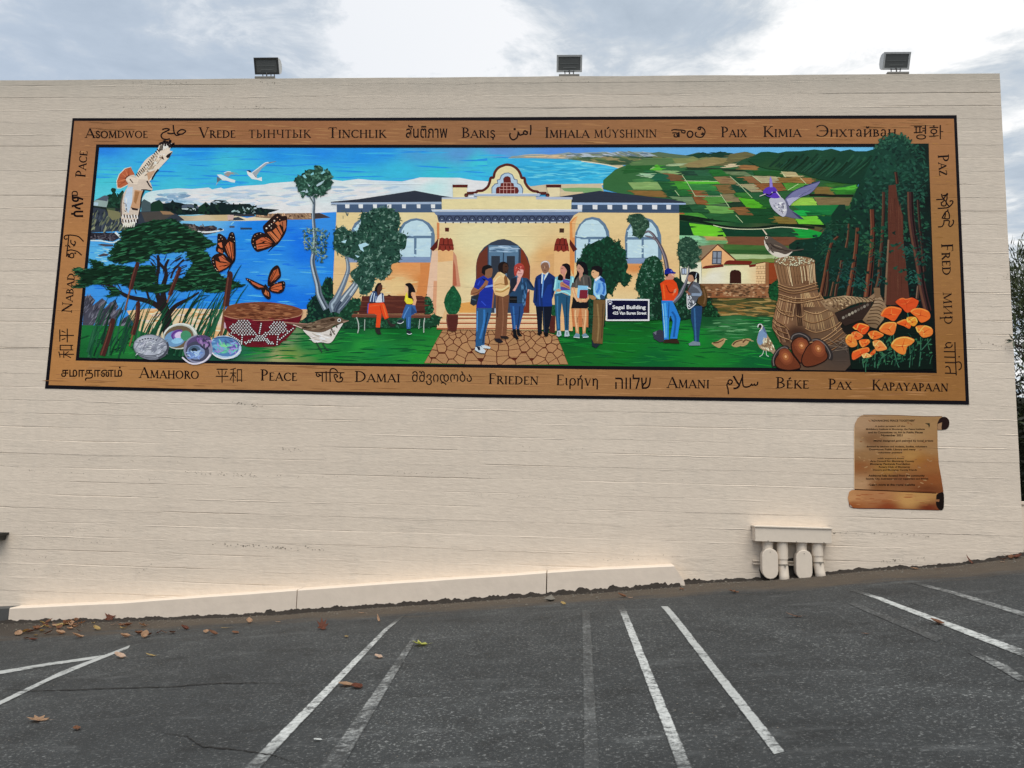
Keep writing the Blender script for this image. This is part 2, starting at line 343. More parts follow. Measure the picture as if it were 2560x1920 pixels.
stall_line([(2420,1632),(2490,1670),(2550,1706)], [(2440,1628),(2520,1664),(2570,1700)], LM['old'], label='short scraped patch of line near the right edge below the white line')

# cracks in the asphalt
MAT_CRACK = basic('crack_dark', (0.016,0.015,0.014), 0.95, 0.3, 40)
def crack(pts, w0, label):
    bm = bmesh.new(); prev = None; P = []
    for (a, b_) in zip(pts, pts[1:]):
        for k in range(12):
            t = k/12; P.append((a[0]+(b_[0]-a[0])*t + random.uniform(-3, 3), a[1]+(b_[1]-a[1])*t + random.uniform(-1.2, 1.2)))
    P.append(pts[-1]); n = len(P)
    for i, p in enumerate(P):
        g0 = gp(*p); ww = w0*(0.35+0.65*random.random())*min(1, 4*min(i+0.3, n-0.7-i)/n)
        gz = noise.noise(Vector((g0.x*0.9, g0.y*0.9, 0)))*0.004 + noise.noise(Vector((g0.x*6, g0.y*6, 3)))*0.0016
        a = bm.verts.new((g0.x, g0.y+ww, g0.z+gz+0.005)); b_ = bm.verts.new((g0.x+ww*0.4, g0.y-ww, g0.z+gz+0.005))
        if prev: bm.faces.new((prev[0], prev[1], b_, a))
        prev = (a, b_)
    o = obj('asphalt_crack', bm, MAT_CRACK); o['kind'] = 'structure'
crack([(0,1722),(60,1728),(220,1724),(420,1718),(560,1709),(650,1708),(740,1711)], 0.012, '')
crack([(385,1830),(470,1845),(500,1868),(600,1878),(680,1890),(760,1915)], 0.010, '')
crack([(2150,1705),(2240,1722),(2330,1745)], 0.006, '')

# ---------------------------------------------------------------- the building with its board-marked wall
WX0, WX1, WTOP, WBOT = -14.0, 11.517, 4.019, -4.6
bld = empty('concrete_building', (0,0,0), label='beige board-marked concrete building whose long blank wall carries the mural', cat='building')
bm = bmesh.new(); box(bm, (WX0, 0.03, WBOT), (WX1-0.004, 12.0, WTOP-0.004)); obj('building_body', bm, MAT_WALL, bld)
def relief(x, z, row):
    r = random.Random(row*977 + int((x+20)/3.1+row*0.37)); off = r.random()*0.004
    n = noise.noise(Vector((x*0.8, row*3.1, 0)))
    return 0.001 + off*0.6 + 0.0015*(1+noise.noise(Vector((x*2.5, z*5, 9))))
bm = bmesh.new(); cols = [WX0 + (WX1-WX0)*i/420 for i in range(421)]
rows = []
k0 = int((WBOT-Z0)/PITCH)+1; k1 = int((WTOP-Z0)/PITCH)
zs = [(WBOT, 0, k0-1)]
for k in range(k0, k1+1):
    zj = Z0 + k*PITCH
    zs += [(zj-0.007, 0, k-1), (zj-0.0015, 1, k-1), (zj+0.0015, 1, k), (zj+0.007, 0, k), (zj+PITCH*0.5, 0, k)]
zs = [q for q in zs if q[0] < WTOP-0.01] + [(WTOP-0.006, 2, k1), (WTOP, 3, k1)]
for (z, jt, row) in zs:
    rr = []
    for x in cols:
        y = relief(x, z, row)
        if jt == 1:
            st = noise.noise(Vector((x*0.7, round((z-Z0)/PITCH)*5.1, 2)))
            y += 0.004*max(0.0, min(1.0, st*3.0-0.15))
        if jt == 3: y += 0.010
        rr.append(bm.verts.new((x, y, z + (noise.noise(Vector((x*3, row*2.0, 5)))*0.005 if jt < 2 and z > WBOT else (noise.noise(Vector((x*1.2, 8, 5)))*0.006 if jt >= 2 else 0)))))
    rows.append(rr)
for r1, r2 in zip(rows, rows[1:]):
    for i in range(len(cols)-1): bm.faces.new((r1[i], r1[i+1], r2[i+1], r2[i]))
back = [bm.verts.new((x, 0.35, WTOP+0.002)) for x in cols]
for i in range(len(cols)-1): bm.faces.new((rows[-1][i], rows[-1][i+1], back[i+1], back[i]))
side = [bm.verts.new((WX1, 0.35, r[-1].co.z)) for r in rows]
for i in range(len(rows)-1): bm.faces.new((rows[i][-1], side[i], side[i+1], rows[i+1][-1]))
obj('mural_wall_face', bm, MAT_WALL, bld)

# painted concrete kerb at the foot of the wall: three cast lengths
MAT_KERB = basic('kerb_paint', (0.70,0.60,0.495), 0.7, 0.10, 7, bump=0.004)
MAT_KERB_DARK = basic('kerb_unpainted', (0.075,0.075,0.072), 0.85, 0.2, 12)
kerb = empty('wall_kerb', (0, -0.2, -2.7), label='beige painted concrete kerb along the foot of the wall, split by two joints', cat='kerb')
TOPK = [(-0.06,-2.618),(1.28,-2.511),(2.88,-2.346),(4.55,-2.172),(5.64,-2.066),(6.63,-1.964),(7.64,-1.886)]
def ktop(x):
    if x < TOPK[0][0]: return TOPK[0][1] + (x-TOPK[0][0])*0.075
    for (a, za), (b_, zb) in zip(TOPK, TOPK[1:]):
        if x <= b_: return za+(zb-za)*(x-a)/(b_-a)
    return TOPK[-1][1]
def kerb_piece(x0, x1, y0, mat, name='kerb_length', slant=0.0, lean=0.0):
    bm = bmesh.new(); n = max(3, int((x1-x0)/0.12)); ringsK = []
    for i in range(n+1):
        x = x0+(x1-x0)*i/n; zt = ktop(x) + noise.noise(Vector((x*2, 1, 1)))*0.004
        zb = zg(x, -0.2) - 0.12; yo = noise.noise(Vector((x*1.5, 4, 1)))*0.004
        gap = zg(x, -0.2)
        ends = slant if i == n else 0.0
        prof_ = [(0.04, zt), (y0+0.012+yo, zt), (y0+yo, zt-0.010), (y0+yo, (zt+zb)/2), (y0+yo-0.004, zb), (0.04, zb)]
        ringsK.append([bm.verts.new((x + ends*max(0.0, min(1.0, (zt-q[1])/(zt-gap))) , q[0], q[1])) for q in prof_])
    for r1, r2 in zip(ringsK, ringsK[1:]):
        for k in range(6): bm.faces.new((r1[k], r1[(k+1)%6], r2[(k+1)%6], r2[k]))
    bm.faces.new(ringsK[0][::-1]); bm.faces.new(ringsK[-1])
    bmesh.ops.recalc_face_normals(bm, faces=bm.faces)
    return obj(name, bm, mat, kerb)
kerb_piece(-0.055, 3.353, -0.2, MAT_KERB)
kerb_piece(3.363, 6.205, -0.2, MAT_KERB)
kerb_piece(6.218, 7.63, -0.2, MAT_KERB, slant=0.15)
kerb_piece(-6.0, -0.058, -0.17, MAT_KERB_DARK).update_tag()
tag(kerb.children[-1], 'dark unpainted stretch at the left end')

# ================================================================ the mural
# Coats of paint, each a hair thicker than what it covers; outlines are traced on the wall plane.
KLIT = 0.74
def lin(v): return v/12.92 if v <= 0.04045 else ((v+0.055)/1.055)**2.4
def hx(h):
    if isinstance(h, tuple): return h
    h = h.lstrip('#'); return tuple(min(0.90, 1.06*(lin(int(h[i:i+2], 16)/255)/KLIT)**1.16) for i in (0, 2, 4))
def jit(c, a):
    k = 1+random.uniform(-a, a); return tuple(max(0.0, min(0.95, v*k*(1+random.uniform(-a, a)*0.25))) for v in c)
TILES = dict(A=(100,270,5.53), B=(480,270,5.53), C=(860,270,5.53), D=(1240,270,5.53), E=(1620,270,5.53), F=(2000,270,5.53),
             G=(100,540,5.53), H=(480,540,5.53), I=(860,540,5.53), J=(1240,540,5.53), K=(1620,540,5.53), L=(2000,540,5.027),
             M=(100,780,5.53), N=(480,720,5.53), O=(860,720,5.53), P=(1240,720,5.53), Q=(1620,720,5.53), R=(2000,720,5.027),
             S=(2080,1020,6.144), T=(440,430,11.06), U=(1330,640,11.06), Z=(0,0,1.0))
CELL = 0.02; HG = {}
EPS = 4e-5
def raise_cells(pts, eps=EPS):
    x0 = min(p[0] for p in pts); x1 = max(p[0] for p in pts); z0 = min(p[1] for p in pts); z1 = max(p[1] for p in pts)
    ks = [(i, j) for i in range(int(x0/CELL)-1 if x0 < 0 else int(x0/CELL), int(x1/CELL)+1) for j in range(math.floor(z0/CELL), math.floor(z1/CELL)+1)]
    h = max((HG.get(k, 0.0) for k in ks), default=0.0) + eps
    for k in ks: HG[k] = h
    return h
BASE = 0.0008
def mural_mat(name, grain=0.16, crackc=0.55):
    m, nt, b = new_mat(name)
    at_ = N(nt, 'ShaderNodeVertexColor'); at_.layer_name = 'Col'
    gr = N(nt, 'ShaderNodeGroup'); gr.node_tree = BOARDS
    geo = N(nt, 'ShaderNodeNewGeometry'); sp = N(nt, 'ShaderNodeSeparateXYZ'); Lk(nt, geo.outputs['Position'], sp.inputs[0])
    cv = N(nt, 'ShaderNodeCombineXYZ'); Lk(nt, sp.outputs[0], cv.inputs[0]); Lk(nt, M(nt, 'MULTIPLY', sp.outputs[2], 2.6), cv.inputs[2])
    n1 = NOISE(nt, cv.outputs[0], 9, 6, 0.65, 0.4); n2 = NOISE(nt, cv.outputs[0], 45, 4, 0.6)
    v = M(nt, 'ADD', M(nt, 'MULTIPLY_ADD', n1, 2*grain, 1-grain), M(nt, 'MULTIPLY_ADD', n2, grain, -grain/2))
    c = MIX(nt, 1.0, at_.outputs['Color'], v, 'MULTIPLY')
    dk = MIX(nt, 1.0, c, (0.30,0.28,0.30), 'MULTIPLY')
    c = MIX(nt, M(nt, 'MULTIPLY', gr.outputs['crack'], crackc), c, dk)
    Lk(nt, c, b.inputs['Base Color']); b.inputs['Roughness'].default_value = 0.62; b.inputs['Specular IOR Level'].default_value = 0.08
    bp = N(nt, 'ShaderNodeBump'); bp.inputs['Distance'].default_value = 0.006; bp.inputs['Strength'].default_value = 0.6
    Lk(nt, gr.outputs['height'], bp.inputs['Height']); Lk(nt, bp.outputs[0], b.inputs['Normal'])
    return m
MAT_MURAL = mural_mat('mural_paint')
def nums(s):
    if isinstance(s, str): v = [float(t) for t in s.replace(',', ' ').split()]; return list(zip(v[::2], v[1::2]))
    return list(s)
def catmull(P, closed=True, sub=5):
    n = len(P); out = []
    for i in range(n if closed else n-1):
        p0 = P[(i-1) % n] if closed or i > 0 else P[0]; p1 = P[i]; p2 = P[(i+1) % n]; p3 = P[(i+2) % n] if closed or i+2 < n else P[-1]
        for k in range(sub):
            t = k/sub; t2 = t*t; t3 = t2*t
            out.append(tuple(0.5*((2*p1[a])+(-p0[a]+p2[a])*t+(2*p0[a]-5*p1[a]+4*p2[a]-p3[a])*t2+(-p0[a]+3*p1[a]-3*p2[a]+p3[a])*t3) for a in (0, 1)))
    if not closed: out.append(P[-1])
    return out
def inside(p, poly):
    x, y = p; c = False; j = len(poly)-1
    for i in range(len(poly)):
        xi, yi = poly[i]; xj, yj = poly[j]
        if (yi > y) != (yj > y) and x < (xj-xi)*(y-yi)/(yj-yi)+xi: c = not c
        j = i
    return c
def field(cps, pw=3.0):             # colour field through control points (photo pixels)
    cc = [(x, y, hx(c)) for x, y, c in cps]
    def f(x, y):
        s = 0; r = [0, 0, 0]
        for cx, cy, c in cc:
            d = ((x-cx)**2+((y-cy)*1.8)**2)**0.5+3; w_ = 1/d**pw; s += w_
            for i in range(3): r[i] += c[i]*w_
        return tuple(v/s for v in r)
    return f
class Art:
    def __init__(s, name, parent=None, tile='Z'):
        s.name = name; s.parent = parent; s.V = []; s.Fc = []; s.C = []; s.t = tile
    def tf(s, pts, tile=None):
        x0, y0, k = TILES[tile or s.t]; return [(x0+x/k, y0+y/k) for x, y in pts]
    def raw(s, P, tris, cols, eps=EPS):     # P in photo pixels
        W_ = [wx(*p) for p in P]; h = BASE + raise_cells(W_, eps); n = len(s.V)
        s.V += [(a, -h, b) for a, b in W_]; s.Fc += [tuple(n+i for i in t) for t in tris]; s.C += cols
    def p(s, pts, col, sm=False, tile=None, eps=EPS):
        P = s.tf(nums(pts), tile)
        if sm: P = catmull(P)
        if len(P) < 3: return P
        tr = geometry.tessellate_polygon([[Vector((x, y, 0)) for x, y in P]]) if len(P) > 3 else [(0, 1, 2)]
        c = hx(col) if not callable(col) else None
        s.raw(P, tr, [c]*len(P) if c else [col(*q) for q in P], eps); return P
    def g(s, pts, f, step=9, sm=False, tile=None):      # polygon filled with a colour field
        P = s.tf(nums(pts), tile)
        if sm: P = catmull(P)
        B = []
        for a, b in zip(P, P[1:]+P[:1]):
            L_ = math.hypot(b[0]-a[0], b[1]-a[1]); k = max(1, int(L_/step))
            B += [(a[0]+(b[0]-a[0])*i/k, a[1]+(b[1]-a[1])*i/k) for i in range(k)]
        x0 = min(p[0] for p in P); x1 = max(p[0] for p in P); y0 = min(p[1] for p in P); y1 = max(p[1] for p in P)
        In = []; y = y0+step/2
        while y < y1:
            x = x0+step/2
            while x < x1:
                q = (x+random.uniform(-.3, .3)*step, y+random.uniform(-.3, .3)*step)
                if inside(q, P): In.append(q)
                x += step
            y += step
        A_ = [Vector(q) for q in B+In]; nb = len(B)
        r = geometry.delaunay_2d_cdt(A_, [], [list(range(nb))], 1, 1e-4)
        Vv = [(v.x, v.y) for v in r[0]]
        s.raw(Vv, [tuple(t) for t in r[2]], [f(*q) for q in Vv]); return P
    def st(s, pts, w0, col, w1=None, sm=True, tile=None, col2=None, prof=None):   # a brush stroke; widths in photo pixels
        P = s.tf(nums(pts), tile)
        if sm and len(P) > 2: P = catmull(P, False, 4)
        n = len(P); w1 = w0 if w1 is None else w1; L_ = []; R_ = []
        for i, p in enumerate(P):
            a = P[max(i-1, 0)]; b = P[min(i+1, n-1)]; dx, dy = b[0]-a[0], b[1]-a[1]; l = math.hypot(dx, dy) or 1
            t = i/(n-1); w_ = (w0+(w1-w0)*t)/2
            if prof == 'leaf': w_ *= math.sin(math.pi*(0.06+0.90*t))
            elif prof == 'tip': w_ *= (1-t)**0.6
            L_.append((p[0]-dy/l*w_, p[1]+dx/l*w_)); R_.append((p[0]+dy/l*w_, p[1]-dx/l*w_))
        V_ = L_+R_; tr = []
        for i in range(n-1): tr += [(i, i+1, n+i+1), (i, n+i+1, n+i)]
        c = hx(col); c2 = hx(col2) if col2 else c
        cs = [tuple(c[k]+(c2[k]-c[k])*i/(n-1) for k in range(3)) for i in range(n)]
        s.raw(V_, tr, cs+cs)
    def el(s, cx, cy, rx, ry, col, rot=0, n=20, tile=None, jag=0):
        r = math.radians(rot); P = []
        for k in range(n):
            a = 2*math.pi*k/n; j = 1+random.uniform(-jag, jag); x, y = rx*j*math.cos(a), ry*j*math.sin(a)
            P.append((cx+x*math.cos(r)-y*math.sin(r), cy+x*math.sin(r)+y*math.cos(r)))
        return s.p(P, col, tile=tile)
    def dabs(s, pts, n, cols, ln, wd, ang=0, spread=20, sm=False, tile=None, shape='leaf', out=0, j=.12):
        P = s.tf(nums(pts), tile)
        if sm: P = catmull(P)
        x0 = min(p[0] for p in P); x1 = max(p[0] for p in P); y0 = min(p[1] for p in P); y1 = max(p[1] for p in P)
        cols = sorted([hx(c) for c in cols], key=sum); k = 0; tries = 0
        while k < n and tries < n*12:
            tries += 1; q = (random.uniform(x0, x1), random.uniform(y0, y1))
            if not inside(q, P): continue
            k += 1; cs_ = cols[min(len(cols)-1, max(0, int((noise.noise(Vector((q[0]*.11, q[1]*.13, 4.2)))*1.1+.5+random.uniform(-.42, .42))*len(cols))))]; a = math.radians(ang+random.uniform(-spread, spread)); l = ln*random.uniform(.55, 1.25)/2; w_ = wd*random.uniform(.6, 1.2)/2
            ca, sa = math.cos(a), math.sin(a)
            if shape == 'leaf': Q = [(-l, 0), (-.3*l, -w_), (.45*l, -.8*w_), (l, 0), (.3*l, w_), (-.5*l, .7*w_)]
            elif shape == 'streak': Q = [(-l, -.3*w_), (-.4*l, -w_), (.5*l, -.9*w_), (l, .1*w_), (.4*l, w_), (-.6*l, .8*w_)]
            else: Q = [(l*math.cos(t*math.pi/4), w_*math.sin(t*math.pi/4)) for t in range(8)]
            Q = [(q[0]+x*ca-y*sa, q[1]+x*sa+y*ca) for x, y in Q]; c = jit(cs_, j)
            m_ = len(Q); s.raw(Q, [(0, i, i+1) for i in range(1, m_-1)], [c]*m_, 2e-5)
    def done(s, label=None, mat=None):
        if not s.V: return None
        me = bpy.data.meshes.new(s.name); me.from_pydata(s.V, [], s.Fc)
        ca = me.color_attributes.new('Col', 'FLOAT_COLOR', 'POINT')
        ca.data.foreach_set('color', [v for c in s.C for v in (*c, 1.0)])
        me.update()
        # every face looks out of the wall
        fl = [p.index for p in me.polygons if p.normal.y > 0]
        if fl:
            b = bmesh.new(); b.from_mesh(me); b.faces.ensure_lookup_table(); bmesh.ops.reverse_faces(b, faces=[b.faces[i] for i in fl]); b.to_mesh(me); b.free()
        o = link_mesh(s.name, me, mat or MAT_MURAL, s.parent)
        if label: o['label'] = label
        return o
mural = empty('mural', (5.5, 0, 0), label='long painted mural in a brown lettered border, with people before a cream building', cat='mural')

# ---------------------------------------------------------------- border of the mural
OUT_T = [(181.4,295.3),(480,295.3),(860,294.6),(1240,293),(1640,291.2),(2000,289),(2391.5,288)]
OUT_B = [(112.3,971.3),(480,979.5),(860,986.8),(1240,994),(1640,999.5),(2020,1005.6),(2423,1011.4)]
BR_T = [(186.3,302.5),(480,302.3),(860,302.2),(1240,301.6),(1640,299),(2000,297.2),(2384.3,297)]
BR_B = [(122,962.6),(480,972.2),(860,978.5),(1240,986),(1640,991.5),(2020,996.5),(2413.7,1002)]
IN_T = [(241,361.3),(480,361.7),(860,361.8),(1240,362),(1620,360.5),(2000,359.6),(2321,359.5)]
IN_B = [(189.5,901.5),(480,907.8),(860,915),(1240,920),(1620,925.5),(2020,929),(2341.7,933)]
PI_T = [(248.3,368.6),(480,369),(860,369.4),(1240,369.3),(1620,368.2),(2000,367.6),(2313,367.5)]
PI_B = [(197.6,893.6),(480,900.8),(860,907.5),(1240,912),(1620,916.5),(2020,920.5),(2329,923)]
def ringp(a, T, B, T2, B2, col):
    a.p(T+T2[::-1], col); a.p(B+B2[::-1], col)
    a.p([T[0], T2[0], B2[0], B[0]], col); a.p([T[-1], T2[-1], B2[-1], B[-1]], col)
a = Art('ground_coat', mural); a.p(PI_T+PI_B[::-1], '24342c'); a.done()
def fonttext(s, x0, y0, x1, y1, rot=0, name='lettering', ink='1a0c0c', parent=None, bold=0.0):
    # a word in a script the bundled font covers, fitted to its box on the wall; rot in quarter turns clockwise
    cu = bpy.data.curves.new('t', 'FONT'); cu.body = s; cu.size = 1; cu.offset = bold; cu.resolution_u = 3
    o = bpy.data.objects.new('t', cu); COL.objects.link(o); dg = bpy.context.evaluated_depsgraph_get()
    me = bpy.data.meshes.new_from_object(o.evaluated_get(dg)); me.calc_loop_triangles()
    V = [(v.co.x, -v.co.y) for v in me.vertices]; T = [tuple(t.vertices) for t in me.loop_triangles]
    bpy.data.objects.remove(o); bpy.data.meshes.remove(me); bpy.data.curves.remove(cu)
    if not V: return None
    for _ in range(rot % 4): V = [(-y, x) for x, y in V]
    ax = min(v[0] for v in V); bx = max(v[0] for v in V); ay = min(v[1] for v in V); by = max(v[1] for v in V)
    P = [(x0+(x-ax)/(bx-ax)*(x1-x0), y0+(y-ay)/(by-ay)*(y1-y0)) for x, y in V]
    a = Art(name, parent or mural); a.raw(P, T, [hx(ink)]*len(P)); return a.done()
def arc(cx, cy, rx, ry, a0, a1, n=12): return [(cx+rx*math.cos(math.radians(a0+(a1-a0)*i/n)), cy+ry*math.sin(math.radians(a0+(a1-a0)*i/n))) for i in range(n+1)]

# ---------------------------------------------------------------- the painted picture: sky, bay, fields, hills
random.seed(21)
LX = lambda y: 248.3-50.7*(y-368.6)/525
RX = lambda y: 2313+16*(y-367.5)/555
a = Art('painted_sky', mural)
a.g(PI_T+[(RX(560),560),(LX(560),560)], field([(260,375,'2f84dc'),(500,375,'2a8ee4'),(800,380,'2a89e6'),(950,380,'2f91e0'),(1050,383,'4f9ac6'),(1150,385,'5b95c4'),(1250,375,'6494c8'),(1400,372,'5c8ccc'),(1700,372,'6aa6dc'),(2100,370,'6db0e0'),(250,410,'3fa4dc'),(260,440,'4cbac4'),(260,490,'5cc0cc'),(320,520,'68b4c8'),(400,415,'3ca8d4'),(500,435,'3ca8cc'),(560,412,'46b4c8'),(700,392,'2a8fe0'),(700,425,'40a8cc'),(900,395,'2b8fe2'),(900,440,'42b4c8'),(1000,425,'40b0cc'),(1100,430,'40b4c4'),(1200,405,'44bac8'),(1200,440,'40b0d0'),(700,455,'44b4c8'),(620,440,'40b0c8'),(780,440,'42b2cc'),(450,465,'48b4c8')]), 12)
a.dabs([(250,372),(1260,372),(1260,450),(700,470),(400,490),(240,470)], 90, ['2f8fe2','3f9fe0','3fa8d4','2f8cdc'], 90, 3.4, 0, 4, shape='streak', j=.03)
a.done()
a = Art('painted_clouds', mural, 'B')
a.g([(-690,1250),(-640,1180),(-560,1150),(-400,1130),(-200,1110),(0,1120),(230,1100),(280,1125),(400,1100),(440,1120),(640,1080),(1000,1060),(1080,1040),(1420,1015),(1940,990),(2080,1010),(2301,980),(2500,1000),(2900,1015),(3050,985),(3150,960),(3700,965),(3900,1000),(4150,1018),(4300,1060),(4300,1300),(3700,1330),(2000,1460),(0,1480),(-700,1480)],
    field([(380,500,'c4d8e4'),(420,520,'9cc0dc'),(500,490,'d0dce6'),(520,520,'94bcdc'),(480,540,'a4c8e4'),(620,490,'ccd6e0'),(700,510,'d4dae4'),(760,530,'d8e0ec'),(800,480,'c4d0dc'),(860,470,'c8d2de'),(900,490,'dce2ea'),(1000,470,'bccad4'),(1080,465,'b4d4e0'),(1060,450,'d8dee6'),(1180,470,'dce0ea'),(1250,490,'e0e4ec'),(900,505,'dfe5ec'),(330,505,'a8cce0')]), 14)
a.dabs('-500 1200 300 1150 1200 1100 2900 1050 2900 1150 1500 1350 -300 1400', 150, ['b8c4d0','dde4ec','c8d4de','e6ecf2','a9bccb'], 55, 6, -4, 8, shape='streak', j=.04)
a.dabs('-480 1200 -100 1180 0 1300 -400 1330', 26, ['8aa8bc','7c98b0','a4bccc'], 26, 7, 0, 10, shape='streak')
a.done()
a = Art('painted_bay', mural, 'D')
bayf = field([(1290,400,'40a8d0'),(1350,420,'38a6cc'),(1450,410,'3fa9cc'),(1500,440,'42b0d4'),(1560,430,'4cacd0'),(1330,450,'40a4cc'),(1250,395,'3fb0cc')])
a.p('150 700 480 640 900 655 1300 720 1700 780 1850 850 1852 905 1800 980 1700 1035 1500 1062 1300 1100 400 1120 300 1000 200 800', 'bcae90', True)
a.g('-120 690 200 695 600 690 950 702 1300 748 1600 800 1740 850 1800 905 1760 960 1650 1015 1450 1045 1100 1050 700 1055 480 1085 350 1000 250 850 0 800 -120 820', bayf, 12)
a.dabs('200 720 950 720 1600 830 1600 980 500 1030 350 950', 90, ['3aa2c8','56b8da','349cc4','6cc0dc'], 55, 4, 0, 6, shape='streak', j=.04)
a.st('1180 735 1500 780 1700 830 1800 880 1812 920 1760 985 1640 1035 1450 1058', 2.4, 'd8ccb4')
a.p('420 1090 700 1060 1450 1052 1480 1120 1500 1200 900 1230 700 1180 480 1180', 'c0b49a'); a.p('900 1110 1150 1100 1440 1105 1490 1140 1300 1180 950 1150', '7ca070'); a.p('900 1160 1200 1160 1200 1200 890 1230', 'c4b494')
a.done()
a = Art('painted_mountains', mural, 'D')
a.p('180 690 220 665 500 650 800 640 920 625 1000 612 1100 625 1250 615 1400 612 1480 605 1580 620 1700 600 1850 605 2000 605 2212 620 2300 625 2700 660 2700 760 1900 760 1500 730 1100 712 500 695', '8c9a98')
a.p('1000 700 1100 690 1500 700 2101 630 2251 606 2401 630 2631 655 2801 612 2951 640 3101 602 3301 640 3471 606 3601 645 3601 760 2900 800 2300 790 1800 790 1600 790 1300 740 1000 712', '5c7058')
a.dabs('250 680 900 650 1000 640 1100 690 700 690', 40, ['bca88c','a89c84','c8b090'], 30, 3, 0, 6, shape='streak')
a.dabs('950 640 1500 625 2200 630 2200 690 1500 700 1050 690', 80, ['9ca8b0','6c7c88','b0b8c0','7c8470'], 36, 3.5, 8, 14, shape='streak')
a.dabs('1100 690 2200 680 2600 720 2500 790 1700 770', 110, ['4a6248','6c7850','8c8460','3c5640'], 46, 5, 4, 8, shape='streak')
a.done()
a = Art('painted_farm_fields', mural, 'E')
a.g('-620 1000 -450 850 -250 770 0 740 500 740 1200 760 1600 800 2300 870 2900 1000 2900 1900 2212 1900 1500 2150 430 2250 420 1300 0 1230 -400 1180 -620 1120', field([(1560,440,'3c6a40'),(1640,470,'3f7048'),(1700,500,'2f6040'),(1800,460,'386844'),(1900,470,'2c5c3c'),(2000,500,'336038'),(1800,560,'1f5030'),(1900,600,'245c38'),(1760,600,'3a6c44')]), 18)
FP = ['-260 770 -60 700 400 690 560 730 480 800 100 790 -200 830|5c7850','330 700 560 690 700 640 840 680 700 780 450 830 380 760|7c8458','600 660 760 610 860 650 700 700|1f4436','850 640 1000 600 1130 640 1160 660 1000 690 900 680|1c4034','1130 640 1340 605 1480 650 1300 720 1050 800 900 800 760 800 800 760 1100 690|6c6848','480 780 700 720 900 680 1100 700 1050 760 780 820 560 820|8c8058','1250 800 1440 790 1540 820 1480 860 1300 850|947048','1500 650 1300 720 1200 780 1540 800 1700 820 1560 700|2c5038',
 '1060 820 1140 775 1225 770 1180 820|b8ac8c','280 775 440 775 420 800 300 800|9cac88','520 820 900 830 1250 850 1440 880 1000 880 560 850|26402c',
 '0 820 130 780 200 860 80 870 0 865|5ca83c','-150 830 40 815 20 850 -60 860|a8c890','-300 800 100 790 0 870 -350 910|2c6034','80 865 400 870 520 930 300 910 120 895|86a070','0 870 80 865 110 895 0 900|2a6440','-130 905 120 905 145 965 20 970|9cbc98','120 905 270 905 300 1010 50 1020 40 975|246048','270 905 480 935 500 1010 310 1010|74583c','-220 990 20 970 50 1020 0 1060 -210 1020|4c7c4c','430 880 620 860 700 940 530 935|2a4c3c','620 860 830 860 870 940 700 940|346448','830 855 1010 850 1140 940 900 945|2c6c34','1040 880 1340 880 1440 940 1150 930|6c7c5c','480 945 520 935 860 940 930 1010 700 1010 520 1010|2c5c3c','900 955 1140 945 1240 1050 1000 1050|8c7454','1150 945 1300 950 1400 1040 1250 1050|204c30','1300 950 1430 945 1560 1040 1400 1040|886444','1440 940 1770 950 1830 1035 1570 1040|a8a080','1440 870 1830 875 1880 950 1480 935|26582c','1840 880 2040 890 2090 950 1880 955|b4a880','1790 965 2120 965 2140 1030 1830 1035|84683c','-280 1030 130 1025 200 1130 -200 1130|84a068','130 1025 350 1030 410 1120 200 1130|285c38','355 1020 500 1015 600 1130 420 1125|489038','510 1010 960 1015 1000 1050 540 1055|5cb03c','540 1060 930 1060 960 1150 820 1190 600 1130|3c7c44','930 1065 1140 1060 1215 1180 1000 1190|7c6440','1140 1065 1260 1055 1430 1165 1210 1165|1c4c38','1260 1055 1460 1050 1590 1160 1430 1165|9c9474','1460 1045 1840 1040 1920 1140 1600 1150|885c38','1860 1040 2180 1045 2090 1150 1920 1140|548c3c','2120 965 2260 970 2260 1050 2180 1045|946c44','-280 1140 200 1145 280 1240 0 1225 -150 1200|84683c','240 1140 360 1135 430 1220 300 1235|1c4c34','370 1140 600 1140 650 1215 440 1220|2c6838','610 1140 800 1145 835 1210 650 1215|885c3c','800 1150 960 1150 1010 1215 840 1210|2c6440','1010 1195 1180 1190 1280 1300 1090 1300|84785c','1200 1175 1370 1170 1450 1260 1240 1230|3c7838','300 1235 610 1230 660 1330 520 1340 500 1300|6c8464','620 1235 780 1230 840 1340 670 1330|885c38','785 1235 1010 1225 1100 1310 850 1340|548844','840 1340 1100 1310 1130 1370 860 1360|4c6848','1110 1315 1280 1310 1350 1370 1130 1365|24402c','1240 1240 1460 1265 1640 1390 1370 1385|58a42c','1470 1265 1700 1260 1760 1380 1650 1390|2a6430','430 1345 560 1345 620 1440 430 1440|1c4830','560 1345 780 1350 860 1440 620 1440|2c5c3c','790 1350 1130 1370 1190 1455 880 1470|6c9c54','1150 1375 1340 1370 1460 1485 1250 1480|84603c','1370 1390 1640 1395 1760 1480 1460 1485|1c4c2c','440 1450 490 1450 520 1510 430 1500|a4643c','500 1455 720 1450 840 1540 540 1520|4c8c3c','730 1450 1200 1470 1290 1590 840 1540|2c6038','1210 1480 1720 1495 1790 1600 1310 1600|1c4c2c','1730 1500 2010 1510 2070 1610 1800 1600|7c6c38','2020 1510 2440 1490 2450 1640 2090 1620|70b83c','1970 1240 2280 1240 2340 1345 1960 1350|90b850','2290 1235 2820 1240 2780 1350 2350 1345|7c6c4c','2000 1350 2640 1340 2600 1480 2200 1480|1f7440','2010 1420 2150 1415 2200 1490 2080 1500|22a04c','2330 1490 2540 1500 2540 1700 2450 1640|0f4c34','2480 1120 2660 1110 2880 1060 2860 1120 2700 1140|58ac40','2310 1090 2480 1090 2580 1200 2300 1200|7c683c','2560 1140 2860 1130 2820 1190 2600 1195|387c30','2450 1040 2700 1040 2700 1080 2500 1090|3c6a30']
